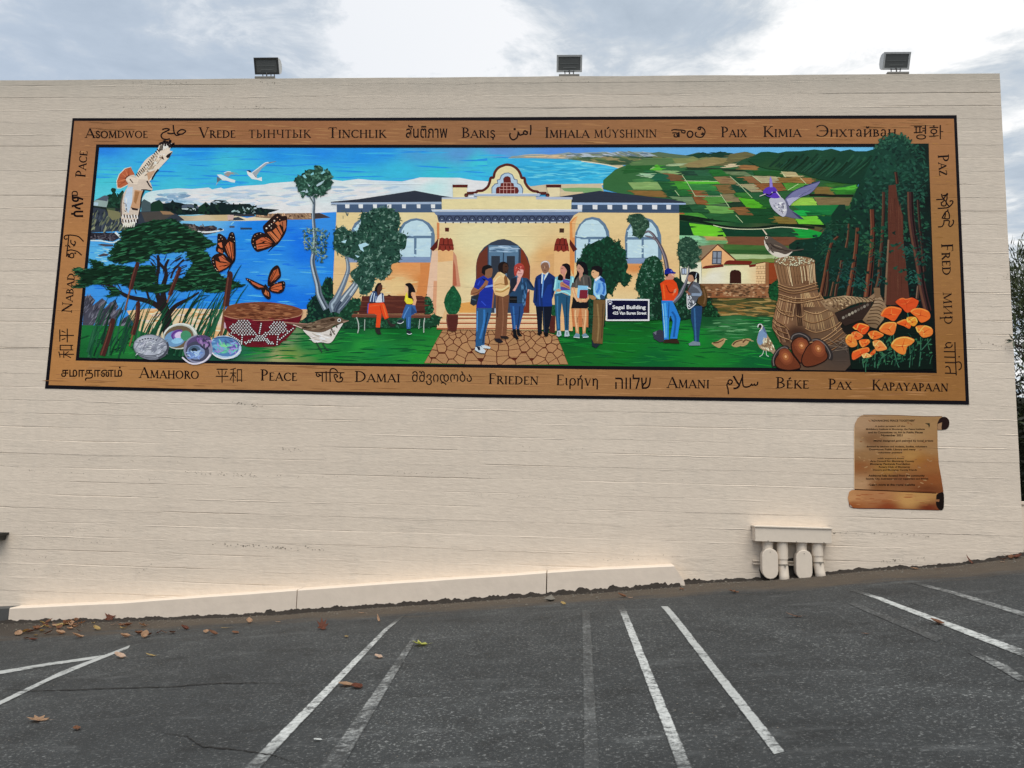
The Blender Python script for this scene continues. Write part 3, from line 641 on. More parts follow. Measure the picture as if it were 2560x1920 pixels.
for f_ in FP:
    p_, c_ = f_.split('|'); a.p(p_, c_)
    P_ = nums(p_); 
    a.dabs(p_, 8, [c_], 34, 3, 0, 5, shape='streak', j=.28)
for s_ in ['470 930 540 1030 650 1215','370 1140 430 1215','1000 1190 1120 1370','1130 945 1250 1050 1440 1245','2100 965 2185 1050','1210 1480 1320 1600','560 1600 620 1760','1440 940 1570 1040','1840 880 1900 960','500 1010 960 1018','640 1220 1010 1222','2080 1050 1930 1140']: a.st(s_, 1.3, 'b4c49c', sm=False)
a.st('430 1500 620 1520 900 1570 1150 1620 1500 1650 2000 1630 2450 1640', 9, '12281c')
a.dabs('430 1490 900 1550 1200 1600 1150 1650 600 1560 430 1540', 40, ['14301c','0e2418'], 9, 7, 0, 90, shape='r')
a.st('2230 1205 2400 1205 2560 1215 2840 1215', 6, '1c2418')
a.done()
a = Art('painted_far_fields', mural, 'K')
a.g('430 60 2212 130 2500 180 2500 640 1700 700 440 700 430 100', field([(1720,570,'124028'),(1800,570,'2c6838'),(1850,560,'1c4c30'),(1950,580,'164030'),(1800,600,'6c5838'),(1850,610,'785030'),(1760,610,'7ca07c'),(1900,620,'4c6c3c'),(1850,630,'3c6834'),(1850,645,'8c9c68'),(1950,650,'3c6430'),(1750,640,'7c9870'),(1980,600,'6c4c30')]), 14)
for f_ in ['565 100 1000 150 1080 285 850 290 630 270|70bc34','430 70 560 90 625 265 430 270|0c3c28','1010 160 1580 185 1720 290 1080 285|10402c','1590 180 1980 175 2110 300 1720 290|1c4c34','1990 170 2212 180 2400 230 2400 300 2130 310|1c9440','430 270 690 275 780 330 500 335 430 320|8cbc98','760 280 1060 290 1100 380 830 340|b09464','640 330 830 340 860 390 660 410|7ca884','840 345 1070 340 1090 385 870 390|6c9868','1080 290 2040 295 2000 400 1500 415 1110 385|78503a','1040 395 1950 420 1900 460 1060 470|486c38','1080 470 1900 470 1850 530 1100 520|345c30','1130 530 1900 545 1750 600 1200 600|a4b488','1200 600 1760 595 1740 640 1500 650 1210 625|6c7c40']:
    p_, c_ = f_.split('|'); a.p(p_, c_); a.dabs(p_, 10, [c_], 34, 3, 0, 4, shape='streak', j=.25)
a.st('430 40 700 80 1000 140 1400 175 1900 130 2300 165', 6, '0c2418'); a.st('900 130 1050 165 1300 185 1600 180 1850 155 2212 185', 1.8, 'c8c8ac'); a.st('960 275 1040 270', 4, '14301c')
a.done()
a = Art('painted_green_ridge', mural, 'E')
a.g('1380 730 1500 640 1560 612 1660 605 1800 625 1910 602 2101 600 2301 575 2411 590 2531 565 2661 600 2791 575 2861 600 3021 600 3161 560 3300 700 3000 1060 2701 1042 2351 985 2101 900 1900 870 1640 840 1500 800', field([(1900,390,'1f4c34'),(2000,400,'1c4434'),(2050,390,'234c38'),(2100,410,'1a4232'),(2150,440,'163c2e'),(2000,430,'1f4430'),(1920,420,'2c5234'),(2180,400,'1c4838')]), 14)
for k in range(46):
    x = random.uniform(1800, 3150); y = random.uniform(620, 800); l = random.uniform(.5, 1.1)
    yb = 790+max(0, x-1620)*0.17; l = max(.15, min(1, (yb-y)/240)); a.st([(x, y), (x-80*l, y+90*l), (x-190*l, y+180*l), (x-240*l, y+225*l)], random.uniform(4, 8)*(.4+.6*l), random.choice(['15382a','2a5640','183c2c','265040','12301f']), 1.5)
a.done()
# ---- left: headland, rocks, sea, sand
a = Art('painted_sea', mural, 'Z')
a.g([(LX(535),535),(480,548),(842,530),(838,650),(832,790),(600,800),(LX(820),820)], field([(260,600,'4f9cdc'),(240,630,'5ca8e8'),(470,548,'7cb4d8'),(520,556,'6cacdc'),(640,570,'1f80dc'),(600,600,'2a88e0'),(700,620,'2b84dc'),(750,605,'1c74d8'),(760,640,'1a74d6'),(750,690,'3a90e0'),(690,670,'4298e4'),(660,650,'2a84dc'),(580,750,'2c88dc'),(780,760,'1c74d0'),(700,745,'1a76d4'),(260,740,'4490d8'),(300,770,'4090dc'),(820,560,'3c8cdc'),(820,650,'2c84dc'),(400,680,'3f8cd8')]), 12)
a.dabs([(LX(600),600),(830,560),(832,780),(560,790),(210,760)], 230, ['4ca0e8','3a94e6','1c70d0','2279d8','5cace8','2a86e0'], 46, 2.6, 0, 4, shape='streak', j=.06)
a.dabs([(240,580),(330,600),(320,640),(290,700),(225,660)], 36, ['a4d0ec','84c0ec','b4d4ec'], 20, 2.2, 4, 8, shape='streak', j=.05)
a.done()
a = Art('painted_headland', mural, 'B')
a.g('-440 1480 0 1490 240 1475 480 1465 620 1490 760 1520 880 1500 1200 1450 1300 1460 1300 1545 740 1562 0 1562 -300 1560', field([(500,545,'c4b498'),(560,545,'bca884'),(600,548,'d8c8ac'),(460,545,'b0a48c')]), 9)
a.p('880 1462 1600 1452 1780 1455 1915 1515 1640 1540 1330 1545 880 1510', '8a705c'); a.p('1640 1458 1760 1452 1915 1515 1640 1533', '453f40')
a.dabs('900 1470 1300 1465 1300 1500 900 1500', 24, ['c8a888','6c5444','b09070'], 9, 3, 80, 20)
a.dabs('1300 1470 1640 1465 1640 1520 1320 1530', 40, ['a08468','5c4638','b4967a'], 10, 3, 60, 40)
a.p('-580 1330 -540 1300 -450 1270 -400 1320 -300 1310 -270 1270 -240 1300 -160 1310 -100 1330 0 1330 90 1370 190 1300 250 1350 255 1310 320 1270 470 1280 530 1330 650 1330 700 1325 800 1325 850 1370 1000 1390 1210 1405 1130 1430 1060 1450 1040 1490 880 1475 700 1490 520 1475 240 1480 90 1470 0 1475 -580 1490', '17292a')
a.p('90 1380 190 1298 250 1360 240 1470 90 1470', '1c3c2c'); a.p('-570 1330 -450 1275 -400 1330 -420 1480 -570 1490', '1c3a2e')
a.p('-140 1345 -20 1335 90 1360 90 1390 -140 1385', '55606e'); a.p('-140 1388 50 1386 50 1420 -140 1400', 'b8c4c4'); a.p('520 1470 560 1500 600 1490 660 1500 880 1500 860 1470', '3c3c44')
a.dabs('540 1390 880 1380 880 1450 560 1460', 26, ['8ca0a0','a4b8b8','60706c'], 9, 4, 30, 60, shape='r')
a.dabs('280 1290 470 1290 500 1320 300 1330', 8, ['90a4ac','b0bcc4'], 12, 3, -5, 10)
a.dabs('-570 1330 880 1340 1150 1420 500 1470 -570 1480', 70, ['0e1c1e','22382e','1a302c'], 12, 6, 0, 90, shape='r')
a.p('560 1520 640 1505 740 1550 500 1556', '3c4450'); a.p('490 1480 580 1480 570 1545 495 1550', 'c0a8a0')
a.done()
a = Art('painted_cottage', mural, 'A')
a.p('740 1290 900 1210 960 1212 950 1300 940 1380 740 1360', '8fa09c'); a.p('750 1280 890 1208 960 1212 930 1290 800 1270', '565e6a'); a.p('745 1300 810 1310 800 1350 742 1345', 'a8bcc8')
a.p('950 1230 1000 1180 1015 1130 1050 1180 1080 1230 1100 1180 1160 1160 1160 1500 920 1480 940 1300', '1d3c2e', True); a.el(1015, 1135, 36, 32, '1d3c2e', jag=.15); a.dabs('950 1200 1150 1180 1150 1400 940 1400', 40, ['142c24','2a5040','224434'], 9, 5, 0, 90, shape='r')
a.done(); a = Art('painted_cottage', mural, 'A'); a.p('1400 1300 1440 1260 1530 1310 1530 1480 1400 1480', '4c5c60')
a.done(); a = Art('painted_trees', mural, 'A'); a.p('1540 1330 1640 1270 1700 1320 1710 1480 1530 1500', '1c3c2c')
a.done(); a = Art('painted_scrub', mural, 'A'); a.p('735 1350 900 1370 1130 1390 1150 1480 740 1420', '26302e'); a.p('920 1380 1050 1390 1050 1440 930 1420', '4c5c44')
a.done()
a = Art('painted_rocks', mural, 'G')
a.p('715 -120 800 -110 900 -90 950 -30 1120 -80 1400 -60 1760 -70 1900 -20 2000 60 1400 120 1230 200 700 230', '39414c')
a.dabs('720 -100 900 -80 1300 -60 1250 180 710 220', 90, ['5f6758','8c9078','28303c','4c5460','74785f'], 20, 4, 115, 25)
a.p('930 -90 1090 -60 1150 0 1080 40 1000 60 950 0', '7c7a5c'); a.p('1400 -50 1750 -70 1850 -20 1700 60 1450 80', '504c48'); a.p('1660 -70 1800 -60 1860 -20 1700 -20', '94785c')
a.done(); a = Art('painted_rocks', mural, 'G'); a.p('700 232 1060 232 1110 300 1010 352 820 325 698 330', '35323a'); a.dabs('700 235 1060 235 1000 345 700 325', 40, ['4c4850','5c5860','26242c'], 10, 4, 20, 60, shape='r')
a.done(); a = Art('painted_surf', mural, 'G'); a.st('1040 225 1100 280 1140 330', 5, 'c8dce8'); a.st('700 340 850 345 1000 370 1100 330', 3, 'c4dcec')
a.p('795 400 850 385 1010 395 1015 418 900 420', '4c4a54'); a.p('800 548 880 515 955 530 930 552 820 562', '4c4a54'); a.p('870 492 915 488 910 502', '4c4a54')
a.done(); a = Art('painted_rocks', mural, 'G'); a.p('1970 100 2100 110 2212 150 2400 130 2450 160 2430 230 2300 260 2150 250 2000 200', '3e3a40'); a.dabs('1980 110 2420 140 2420 230 2100 240', 60, ['5c5450','2a282e','746860'], 10, 4, 30, 60, shape='r')
a.st('2180 215 2300 225 2450 210 2540 190', 4, 'cfe4f0'); a.p('2450 180 2500 165 2535 190 2500 205', '3c4048'); a.st('2620 150 2690 150', 5, '4c5868'); a.st('2770 175 2930 175', 5, '34465c'); a.st('2640 120 2680 80', 2, '8cc4ec')
for q in ['600 1330 620 1110 700 1095 765 1165 700 1290 600 1500 590 1500','590 1512 600 1400 700 1260 860 1135 930 1195 800 1420 740 1512','760 1512 850 1310 1040 1150 1085 1255 900 1512','860 1505 1000 1340 1130 1260 1140 1330 1000 1512','1090 1560 1150 1420 1240 1360 1290 1410 1200 1600 1100 1600','1280 1600 1350 1510 1400 1590 1380 1640']:
    a.done(); a = Art('painted_rock', mural, 'G'); a.p(q, random.choice(['44444e','4c4c58','3c3e48'])); a.dabs(q, 22, ['6c6c78','30323c','7c7c86','555560'], 18, 3, 122, 14, j=.1)
a.done()
a = Art('painted_sand', mural, 'H')
a.g('-900 1310 -600 1280 0 1280 400 1290 1600 1290 1700 1400 1600 1700 900 1900 -300 1900 -700 1700 -800 1500', field([(350,790,'d8b48c'),(480,780,'dcb890'),(500,800,'d4c0a8'),(540,800,'e0c8b0'),(530,830,'d0a878'),(770,790,'c8a884'),(420,820,'dcc4a4')]), 12)
a.dabs('-700 1300 400 1300 400 1600 -600 1600', 60, ['e4d0b4','c89c6c','dcc0b8','d0ac80'], 40, 4, -4, 10, shape='streak', j=.05)
a.done()
lawnf = field([(250,840,'23703c'),(230,880,'1c6434'),(330,850,'2a7a3c'),(450,880,'143c2c'),(560,888,'1c5040'),(620,880,'1f6a4c'),(660,890,'4a7a50'),(690,893,'a09c70'),(720,880,'6f8c48'),(720,850,'7c8c6c'),(690,830,'8c9478'),(760,860,'1f7a40'),(790,840,'3a8044'),(830,890,'1c8038'),(870,860,'1a7038'),(900,862,'2f9040'),(950,880,'1c7840'),(1000,880,'227c3c'),(1000,830,'12602c'),(880,830,'165c34'),(1040,890,'2a8a38'),(1450,850,'0d5a2a'),(1500,880,'1a6a2c'),(1600,800,'0f5c22'),(1560,870,'127028'),(1700,860,'127030'),(1720,850,'158a30'),(1640,900,'0c6434'),(1760,885,'1f7a30'),(1800,860,'1a7034'),(1850,820,'2f6a3c'),(1780,800,'14502c'),(1900,800,'1f5a34'),(1900,900,'0d6034'),(1930,840,'145a2c'),(1820,812,'3f7048')], 3.4)
a = Art('painted_lawn', mural, 'Z')
a.g([(LX(813),813),(310,815),(420,850),(560,870),(700,800),(860,815),(1100,818),(1110,790),(1500,788),(1750,786),(2020,780),(2030,921),(1620,917),(1240,912.5),(860,908),(480,901),(198.5,894)], lawnf, 12)
a.dabs([(210,830),(300,830),(420,880),(205,888)], 30, ['184c2c','2c8440','123c24'], 26, 4, -15, 10, shape='streak')
a.dabs([(640,830),(1100,830),(1070,905),(620,896)], 110, ['1c8038','146034','2c8c40','125430','187038'], 60, 3, -2, 6, shape='streak')
a.dabs([(1400,850),(1400,800),(1930,800),(1930,915),(1420,908)], 150, ['127430','0d542a','1a8034','0f6030','247c38'], 56, 2.8, 2, 8, shape='streak')
a.dabs([(1760,800),(1920,795),(1920,850),(1770,850)], 40, ['4c8858','6c9c70','3c7448'], 34, 2.6, 0, 5, shape='streak')
a.p('880 140 1750 130 1750 400 1350 370 1000 390 940 260', '4c5030', tile='Q'); a.dabs('880 150 1740 140 1730 390 1000 370', 90, ['6c5c34','3c4428','8c6c3c','54542c','9c8454'], 44, 4.5, 2, 8, tile='Q', shape='streak')
a.done()

# ---------------------------------------------------------------- the painted building
a = Art('painted_path', mural, 'Z')
PATH = [(1107,822.5),(1348,826),(1392,838),(1421,911.5),(1240,912.3),(1060,908.5)]
a.p(PATH, '5c2c1c')
random.seed(5)
seeds = []
for r_ in range(8):
    t = r_/7; y = 826+84*(t**1.25); n_ = 15-int(r_*1.0); xa = 1107-47*t; xb = 1380+41*t
    for k in range(n_+1): seeds.append((xa+(xb-xa)*(k+random.uniform(-.32,.32)+(.5 if r_ % 2 else 0))/n_, y+random.uniform(-3.4,3.4)))
def clip(poly, mx_, my_, nx_, ny_):
    out = []; n = len(poly)
    for i in range(n):
        p, q = poly[i], poly[(i+1) % n]; dp = (p[0]-mx_)*nx_+(p[1]-my_)*ny_; dq = (q[0]-mx_)*nx_+(q[1]-my_)*ny_
        if dp <= 0: out.append(p)
        if (dp < 0) != (dq < 0) and dp != dq: t = dp/(dp-dq); out.append((p[0]+(q[0]-p[0])*t, p[1]+(q[1]-p[1])*t))
    return out
for s_ in seeds:
    c_ = [(s_[0]-30,s_[1]-14),(s_[0]+30,s_[1]-14),(s_[0]+30,s_[1]+14),(s_[0]-30,s_[1]+14)]
    for o_ in seeds:
        if o_ is s_ or abs(o_[0]-s_[0]) > 60 or abs(o_[1]-s_[1]) > 30: continue
        nx_, ny_ = o_[0]-s_[0], (o_[1]-s_[1]); c_ = clip(c_, (s_[0]+o_[0])/2, (s_[1]+o_[1])/2, nx_, ny_)
        if not c_: break
    for (p, q) in zip(PATH, PATH[1:]+PATH[:1]):
        if c_: c_ = clip(c_, p[0], p[1], (q[1]-p[1]), -(q[0]-p[0]))
    if len(c_) < 3: continue
    gx = sum(p[0] for p in c_)/len(c_); gy = sum(p[1] for p in c_)/len(c_)
    def sh(p):
        d = math.hypot(p[0]-gx, p[1]-gy) or 1; k = max(0, d-1.3)/d; return (gx+(p[0]-gx)*k, gy+(p[1]-gy)*k)
    a.p([sh(p) for p in c_], jit(hx('a8825e'), .06))
a.done()
a = Art('painted_building', mural, 'Z')
bf = field([(940,640,'dcc498'),(1450,700,'d8b888'),(1500,640,'dabc90'),(1600,640,'dcbc90'),(1250,640,'dccaa0'),(1200,700,'dcc8a0'),(870,560,'d8c092'),(1000,545,'dcc59c'),(1200,600,'dac9a2'),(1300,620,'d8c59c'),(1250,500,'dccaa0'),(1500,545,'dabc8e'),(1660,560,'dcbc8c'),(1680,600,'dfba8a'),(1000,715,'dab888'),(960,668,'cf9660'),(1020,662,'cf925c'),(1060,700,'c4844c'),(1060,740,'c4885c'),(930,720,'dcc096'),(1150,740,'dac098'),(1600,700,'dab688'),(1590,668,'c88850'),(1370,640,'cba470'),(1350,680,'cca87c'),(880,760,'d8b080'),(1660,700,'dcb888'),(1560,760,'dcbc90')], 3.2)
a.g([(841.7,530),(1100,530),(1104,500),(1104,524),(1428,524),(1440,530),(1698,532),(1698,712),(1590,760),(1590,790),(1345,826),(1095,824),(1090,790),(832,782),(833,703)], bf, 10)
a.dabs([(860,690),(1050,690),(1040,740),(900,760)], 36, ['c8905c','dcb888','e0c8a0'], 30, 3, 0, 5, shape='streak', j=.04)
a.done()
R = Art('painted_roof', mural, 'B')
R.p('1920 1300 2310 1262 3080 1145 3450 1215 3620 1240 3620 1308 2101 1306 1925 1312', '343a46')
R.done(); R = Art('painted_roof', mural, 'B'); R.p('880 1228 1430 1147 2212 1242 2400 1262 2622 1308 2622 1314 1045 1314', '333a48', tile='D')
R.done()
a = Art('painted_frieze', mural, 'B')
a.p('1925 1312 3451 1300 3451 1332 2005 1338 1925 1332', '98a8bc'); a.p('2005 1336 3451 1332 3451 1410 3320 1415 3350 1447 2005 1447', '4c5f78')
for x0, x1 in ((2120,2180),(2119,2179),(2304,2366),(2503,2559),(2699,2758),(2904,2959),(3108,3161),(3304,3363)): a.p([(x0,1335),(x1,1335),(x1-2,1389),(x0+3,1387)], 'd0dce4')
a.done(); a = Art('painted_frieze', mural, 'B'); a.p('1045 1310 2622 1316 2622 1338 1045 1342', '98acc6', tile='D'); a.p('1045 1342 2530 1342 2530 1455 1160 1448 1045 1440', '46586f', tile='D')
a.st('1050 1412 2520 1416', 1.2, '34445c', sm=False, tile='D')
for x0, x1 in ((1128,1193),(1335,1403),(1540,1606),(1750,1813),(1955,2020),(2157,2228),(2354,2417)): a.p([(x0,1342),(x1,1343),(x1-2,1405),(x0+2,1402)], 'd4dce8', tile='D')
a.done()
g_ = Art('painted_gable', mural, 'C')
g_.p('1505 1095 1700 1095 1700 1245 1510 1245', 'dcc8a0'); g_.p('1500 1062 1713 1062 1706 1103 1505 1103', '5c2a24')
g_.p('700 1095 885 1095 880 1228 735 1232', 'dcc6a4', tile='D'); g_.p('692 1062 902 1062 898 1103 696 1103', '542824', tile='D')
g_.p('1353 1255 1840 1255 1840 1225 2651 1225 2661 1262 3146 1262 3141 1412 1353 1412', 'd8c69c')
GB = [(1820,1212),(1820,1172),(1900,1150),(1980,1110),(2020,1050),(2035,970),(2075,960),(2090,890),(2140,825),(2212,795),(2261,786),(2330,800),(2400,850),(2440,920),(2455,972),(2490,980),(2505,1040),(2555,1110),(2620,1150),(2680,1165),(2680,1212)]
g_.p(GB, 'dcc8a0')
g_.st('1700 1180 1820 1172 1850 1150 1920 1143 1985 1095 2015 1030 2030 968 2068 965 2085 895 2135 830 2212 795 2261 787 2330 802 2400 852 2440 920 2456 968 2494 972 2505 1035 2550 1105 2610 1148 2675 1160 2690 1178 2800 1180', 6.5, '5a2a24')
for cx_ in (1690, 2816): g_.el(cx_, 1208, 27, 27, '4c2620'); g_.el(cx_, 1212, 12, 10, '7c4438')
g_.p('1795 1192 2720 1190 2700 1222 1800 1222', 'a4b0c0'); g_.st('1795 1190 2700 1188', 1.4, 'd4dce4', sm=False)
g_.p('1353 1240 1838 1236 1838 1258 1353 1262', 'b0b8c4'); g_.p('2655 1228 3157 1236 3157 1268 2655 1268', 'a8b0c0')
g_.p('-62 1185 -62 1100 -20 1050 20 1040 10 995 50 985 70 930 120 900 175 895 230 920 260 985 300 992 300 1040 345 1060 378 1120 372 1185', '6c7c90', tile='D')
g_.p('-50 1185 -50 1105 -12 1062 32 1050 24 1005 60 995 82 940 125 912 175 907 222 930 248 995 288 1002 290 1050 335 1070 364 1125 360 1185', 'a8bccc', tile='D')
g_.p('0 1187 0 1120 20 1095 60 1090 66 1045 105 1035 100 980 125 952 165 945 200 965 210 1035 244 1045 250 1090 300 1102 318 1150 300 1187', '682a26', tile='D')
for s_ in ('105 1038 210 1038','65 1088 250 1088','50 1130 258 1130','52 1108 52 1185','105 1038 105 1187','150 1038 150 1187','205 1038 205 1187','258 1105 258 1187'): g_.st(s_, 1.2, 'c49c94', sm=False, tile='D')
g_.done()
a = Art('painted_cornice', mural, 'C')
a.p('1210 1412 3291 1410 3291 1436 1225 1436', 'b4bfcc'); a.p('1240 1438 3260 1438 3180 1486 1275 1482', '6c7e9a'); a.p('1285 1482 3180 1484 3120 1578 1310 1578', '48526a')
a.st('1210 1410 3291 1408', 1.4, 'd8dce0', sm=False); a.st('1320 1582 3120 1582', 2, 'b4bcc8', sm=False)
for cx_ in [1355,1460,1565,1670,1775,1880,1985,2090,2190]+[2101+q for q in (188,293,397,500,600,695,790,885,975)]:
    a.st(arc(cx_, 1555, 42, -60, 0, 180, 8), 1.6, '1f2634', sm=False); a.el(cx_+50, 1588, 11, 11, '30202a', n=8); a.el(cx_, 1545, 7, 7, 'c0ccd8', n=6)
a.done()
for nm, frame, panes, sill in (
  ('I', '60 645 75 400 110 180 150 100 230 40 330 20 400 60 440 200 440 645', ['150 280 170 140 240 70 330 50 380 120 400 280','150 310 400 310 400 560 150 560'], '60 560 440 560 440 645 60 645'),
  ('I', '735 645 738 250 770 170 830 90 920 45 1000 33 1090 50 1180 100 1240 180 1258 270 1255 400 1215 470 1210 645', ['785 275 800 200 850 120 930 75 1010 62 1090 80 1150 130 1195 200 1208 275','760 310 970 310 970 568 760 568','1005 310 1207 310 1195 568 1002 568'], '740 570 1205 570 1205 642 740 642'),
  ('J', '1090 645 1084 330 1100 230 1150 120 1230 40 1330 14 1430 35 1510 110 1560 210 1572 300 1572 645', ['1118 290 1130 210 1180 120 1250 65 1330 48 1410 70 1480 140 1515 220 1527 290','1110 325 1275 325 1275 640 1105 640','1305 325 1525 325 1525 640 1305 640'], None),
  ('J', '1790 660 1780 300 1800 190 1860 90 1950 35 2060 22 2160 55 2240 150 2282 270 2292 600 2200 662', ['1818 295 1830 200 1890 110 1980 65 2060 58 2150 98 2210 180 2237 292','1815 330 2012 330 2012 580 1815 580','2042 330 2237 330 2240 580 2042 580'], '1795 588 2230 588 2200 660 1800 656')):
    wnd = Art('painted_window', mural, nm); wnd.p(frame, '647c92', True if 0 else False)
    fo = wnd.done()
    for q in panes:
        pn = Art('pane', fo, nm); pn.p(q, 'b4cadf'); pn.dabs(q, 5, ['bcd0e2','aec6dc'], 18, 5, 5, 20, shape='streak', j=.02); pn.done()
    if sill: sl = Art('sill', fo, nm); sl.p(sill, '8092ae'); sl.done()
D_ = Art('painted_entrance', mural, 'J')
D_.p('-276 1345 -276 700 -261 600 -231 520 -161 430 -71 370 29 330 110 320 200 342 300 400 380 480 440 580 472 700 462 1345', '3d4554')
D_.p('-271 650 -231 530 -116 420 -116 1335 -271 1342', '6c3a2c'); D_.p('345 440 400 520 466 690 458 1345 385 1345 340 800', '7a3a26')
D_.p('-101 405 315 412 305 900 -101 900', '5c7890'); D_.p('-92 440 300 445 300 500 -92 500', '8fa8bc'); D_.dabs('-92 420 300 420 300 500 -92 500', 20, ['46627c','a8bccc','6f8ca4'], 34, 3, 1, 3, shape='streak')
D_.p('150 555 262 555 262 1000 150 1000', '343b46'); D_.p('-65 555 55 555 55 1000 -65 1000', '363d48'); D_.st('105 510 100 700', 3, '34485c', sm=False)
D_.p('-20 1280 40 1270 40 1345 -20 1345', 'a8b4c0')
D_.done()
a = Art('painted_buttress', mural, 'I')
a.p('1285 90 1320 100 1320 320 1285 330', 'c48458'); a.p('1055 650 1190 650 1140 1125 1060 1100 1000 1080 1060 820', 'c48450')
a.p('1220 480 1300 480 1285 1150 1270 1385 1215 1200 1140 1125 1190 700', 'd4b49c'); a.p('1240 900 1290 900 1272 1385 1225 1300', 'c89878')
a.p('1512 490 1555 560 1580 750 1612 975 1500 985', 'bc8a70'); a.p('1512 600 1540 700 1560 960 1505 980', 'a8644c')
a.p('1300 480 1510 480 1500 990 1420 1050 1400 1300 1335 1450 1300 1510 1275 1400', 'dcb892'); a.p('1300 480 1510 480 1508 620 1302 640', 'd8a878')
a.p('1190 455 1308 310 1292 440 1235 490', '5a2420')
a.p('1325 312 1360 300 1398 318 1410 305 1440 305 1450 320 1475 305 1500 330 1522 460 1512 478 1480 470 1450 490 1410 470 1370 490 1330 470 1298 478', '84382c')
for s_ in ('1385 310 1375 395','1440 312 1440 400','1315 400 1520 405','1330 420 1325 470','1400 420 1405 465','1455 420 1470 465'): a.st(s_, 2, '4c1c18', sm=False)
a.p('1397 163 1454 165 1452 220 1399 218', '582a22'); a.p('1590 1210 1830 1180 1830 1340 1590 1345', 'cc9a58')
a.done()
a = Art('painted_buttress', mural, 'J')
a.p('1020 90 1075 30 1130 0 1100 100 1090 230 1086 600 1075 850 1020 700', 'cc8c54'); a.p('1050 90 1130 0 1100 100 1086 300 1060 300', 'dca878')
a.p('805 490 1010 490 1012 700 1060 860 1060 1590 800 1590', 'd8ac7c'); a.p('690 560 800 520 800 900 720 900', 'c8a070'); a.p('1040 1280 1290 1280 1290 1540 1060 1530', 'b8764c')
a.p('1020 322 1126 462 1070 500 1015 400', '582420')
a.p('835 320 860 305 888 320 905 305 935 305 950 318 972 308 1000 400 1012 492 980 482 930 502 900 476 860 500 830 480 798 488 810 400', '803228')
for s_ in ('890 318 880 395','945 318 945 400','815 400 1000 405','850 420 845 470','905 420 905 465','960 420 965 465'): a.st(s_, 2, '4c1a16', sm=False)
a.p('878 172 942 174 940 234 876 232', '4a3428')
a.done()
a = Art('painted_steps', mural, 'O')
for y0, y1, x0 in ((345,383,1590),(390,430,1575),(440,498,1330),(503,572,1290)):
    xr = {345:2670, 390:2670, 440:2690, 503:2720}[y0]
    a.p([(x0,y0),(xr,y0+4),(xr+6,y1-16),(x0-5,y1-18)], 'dcb08c'); a.p([(x0-5,y1-18),(xr+6,y1-16),(xr+6,y1+2),(x0-6,y1+2)], '9a5a3e'); a.st([(x0,y0+4),(xr,y0+8)], 1.2, 'ecccac', sm=False)
a.p('890 440 945 445 945 490 895 490', 'd8a880', tile='P'); a.p('895 515 1060 515 1058 590 895 585', 'd8ac80', tile='P')
a.done()
# ---- farmhouse at the right
a = Art('painted_farmhouse', mural, 'K')
a.p('440 700 735 635 740 938 470 938', 'd8d0bc'); a.p('695 420 960 393 740 612 690 640', '8c7860'); a.p('960 400 1205 612 1070 640 1040 690 745 720 730 612', 'd8a678')
a.st('732 616 960 396 1212 614', 3, '5c2a1c', sm=False); a.g('742 722 1040 690 1395 682 1400 706 1620 640 1620 938 740 938', field([(1780,690,'d8cfc0'),(1760,680,'dcc8a0'),(1850,690,'dccca8'),(1900,690,'dcb890')]), 12)
a.p('745 732 762 705 800 690 1035 670 1042 706 800 732', '6a2c20'); a.p('1040 672 1080 625 1120 614 1430 625 1436 652 1400 678 1080 672', '70281c'); a.p('1393 680 1500 665 1482 702 1400 712', '70281c'); a.st('1490 668 1620 640', 2.5, '5c2a1c', sm=False)
a.p('1490 670 1620 645 1620 936 1490 936', 'd8b48a')
for k in range(7): a.st([(1490,700+k*34),(1620,694+k*35)], 1.1, '9c7c5c', sm=False)
for k in range(12): a.st([(1510+(k % 3)*42+(k//3 % 2)*18, 700+(k//3)*68),(1510+(k % 3)*42+(k//3 % 2)*18, 732+(k//3)*68)], 1.1, '9c7c5c', sm=False)
a.p('1622 640 1665 640 1668 938 1622 938', '8a6040'); a.p('1665 650 1760 650 1810 940 1670 940', '8a4424')
a.p('1127 934 1130 790 1150 757 1200 745 1260 757 1285 790 1288 934', '3c1e16')
a.p('880 672 888 485 1020 485 1014 672', '4c5058')
for q in ('900 500 945 500 943 580 898 580','962 500 1008 500 1006 580 960 580','897 592 943 592 940 655 894 655','960 592 1006 592 1003 655 958 655'): a.p(q, '848c98')
a.p('455 725 535 715 535 815 460 815', '686c74'); a.p('475 735 500 733 500 800 475 800', 'a4b0c0'); a.p('508 732 530 730 530 800 508 800', 'a4b0c0')
a.g('720 938 1668 938 1668 1132 800 1132', field([(1760,715,'7c5c40'),(1850,720,'8c6c50'),(1910,730,'906444'),(1800,740,'8c5c3c')]), 12)
a.dabs('760 945 1660 945 1660 1125 820 1125', 150, ['a07c5c','6c4c34','b09070','5c4430'], 9, 4, 0, 8, shape='r')
a.done()

# ---------------------------------------------------------------- planting and people before the painted building
random.seed(33)
def foliage(name, poly, base, cols, n, ln=9, wd=4, ang=0, spread=90, tile='Z', parent=None, sm=True, edge=0, label=None, shape='leaf', trunk=None):
    a = Art(name, parent or mural, tile)
    if base: P = a.p(poly, base, sm)
    a.dabs(poly, n, cols, ln, wd, ang, spread, sm, shape=shape)
    if edge:
        k = TILES[tile][2]; Q = nums(poly); Q = catmull(Q) if sm else Q; m_ = len(Q)
        for _ in range(edge):
            i = random.randrange(m_); x, y = Q[i]; x += random.uniform(-2.5, 2.5)*k; y += random.uniform(-2.5, 2.5)*k
            an = random.uniform(0, 6.28); l = ln*k*.5*random.uniform(.5, 1.1); a.st([(x, y), (x+l*math.cos(an), y+l*math.sin(an))], wd*.7, jit(hx(random.choice(cols)), .1), wd*.25, sm=False)
    return a
def fin(a, label=None): return a.done(label)
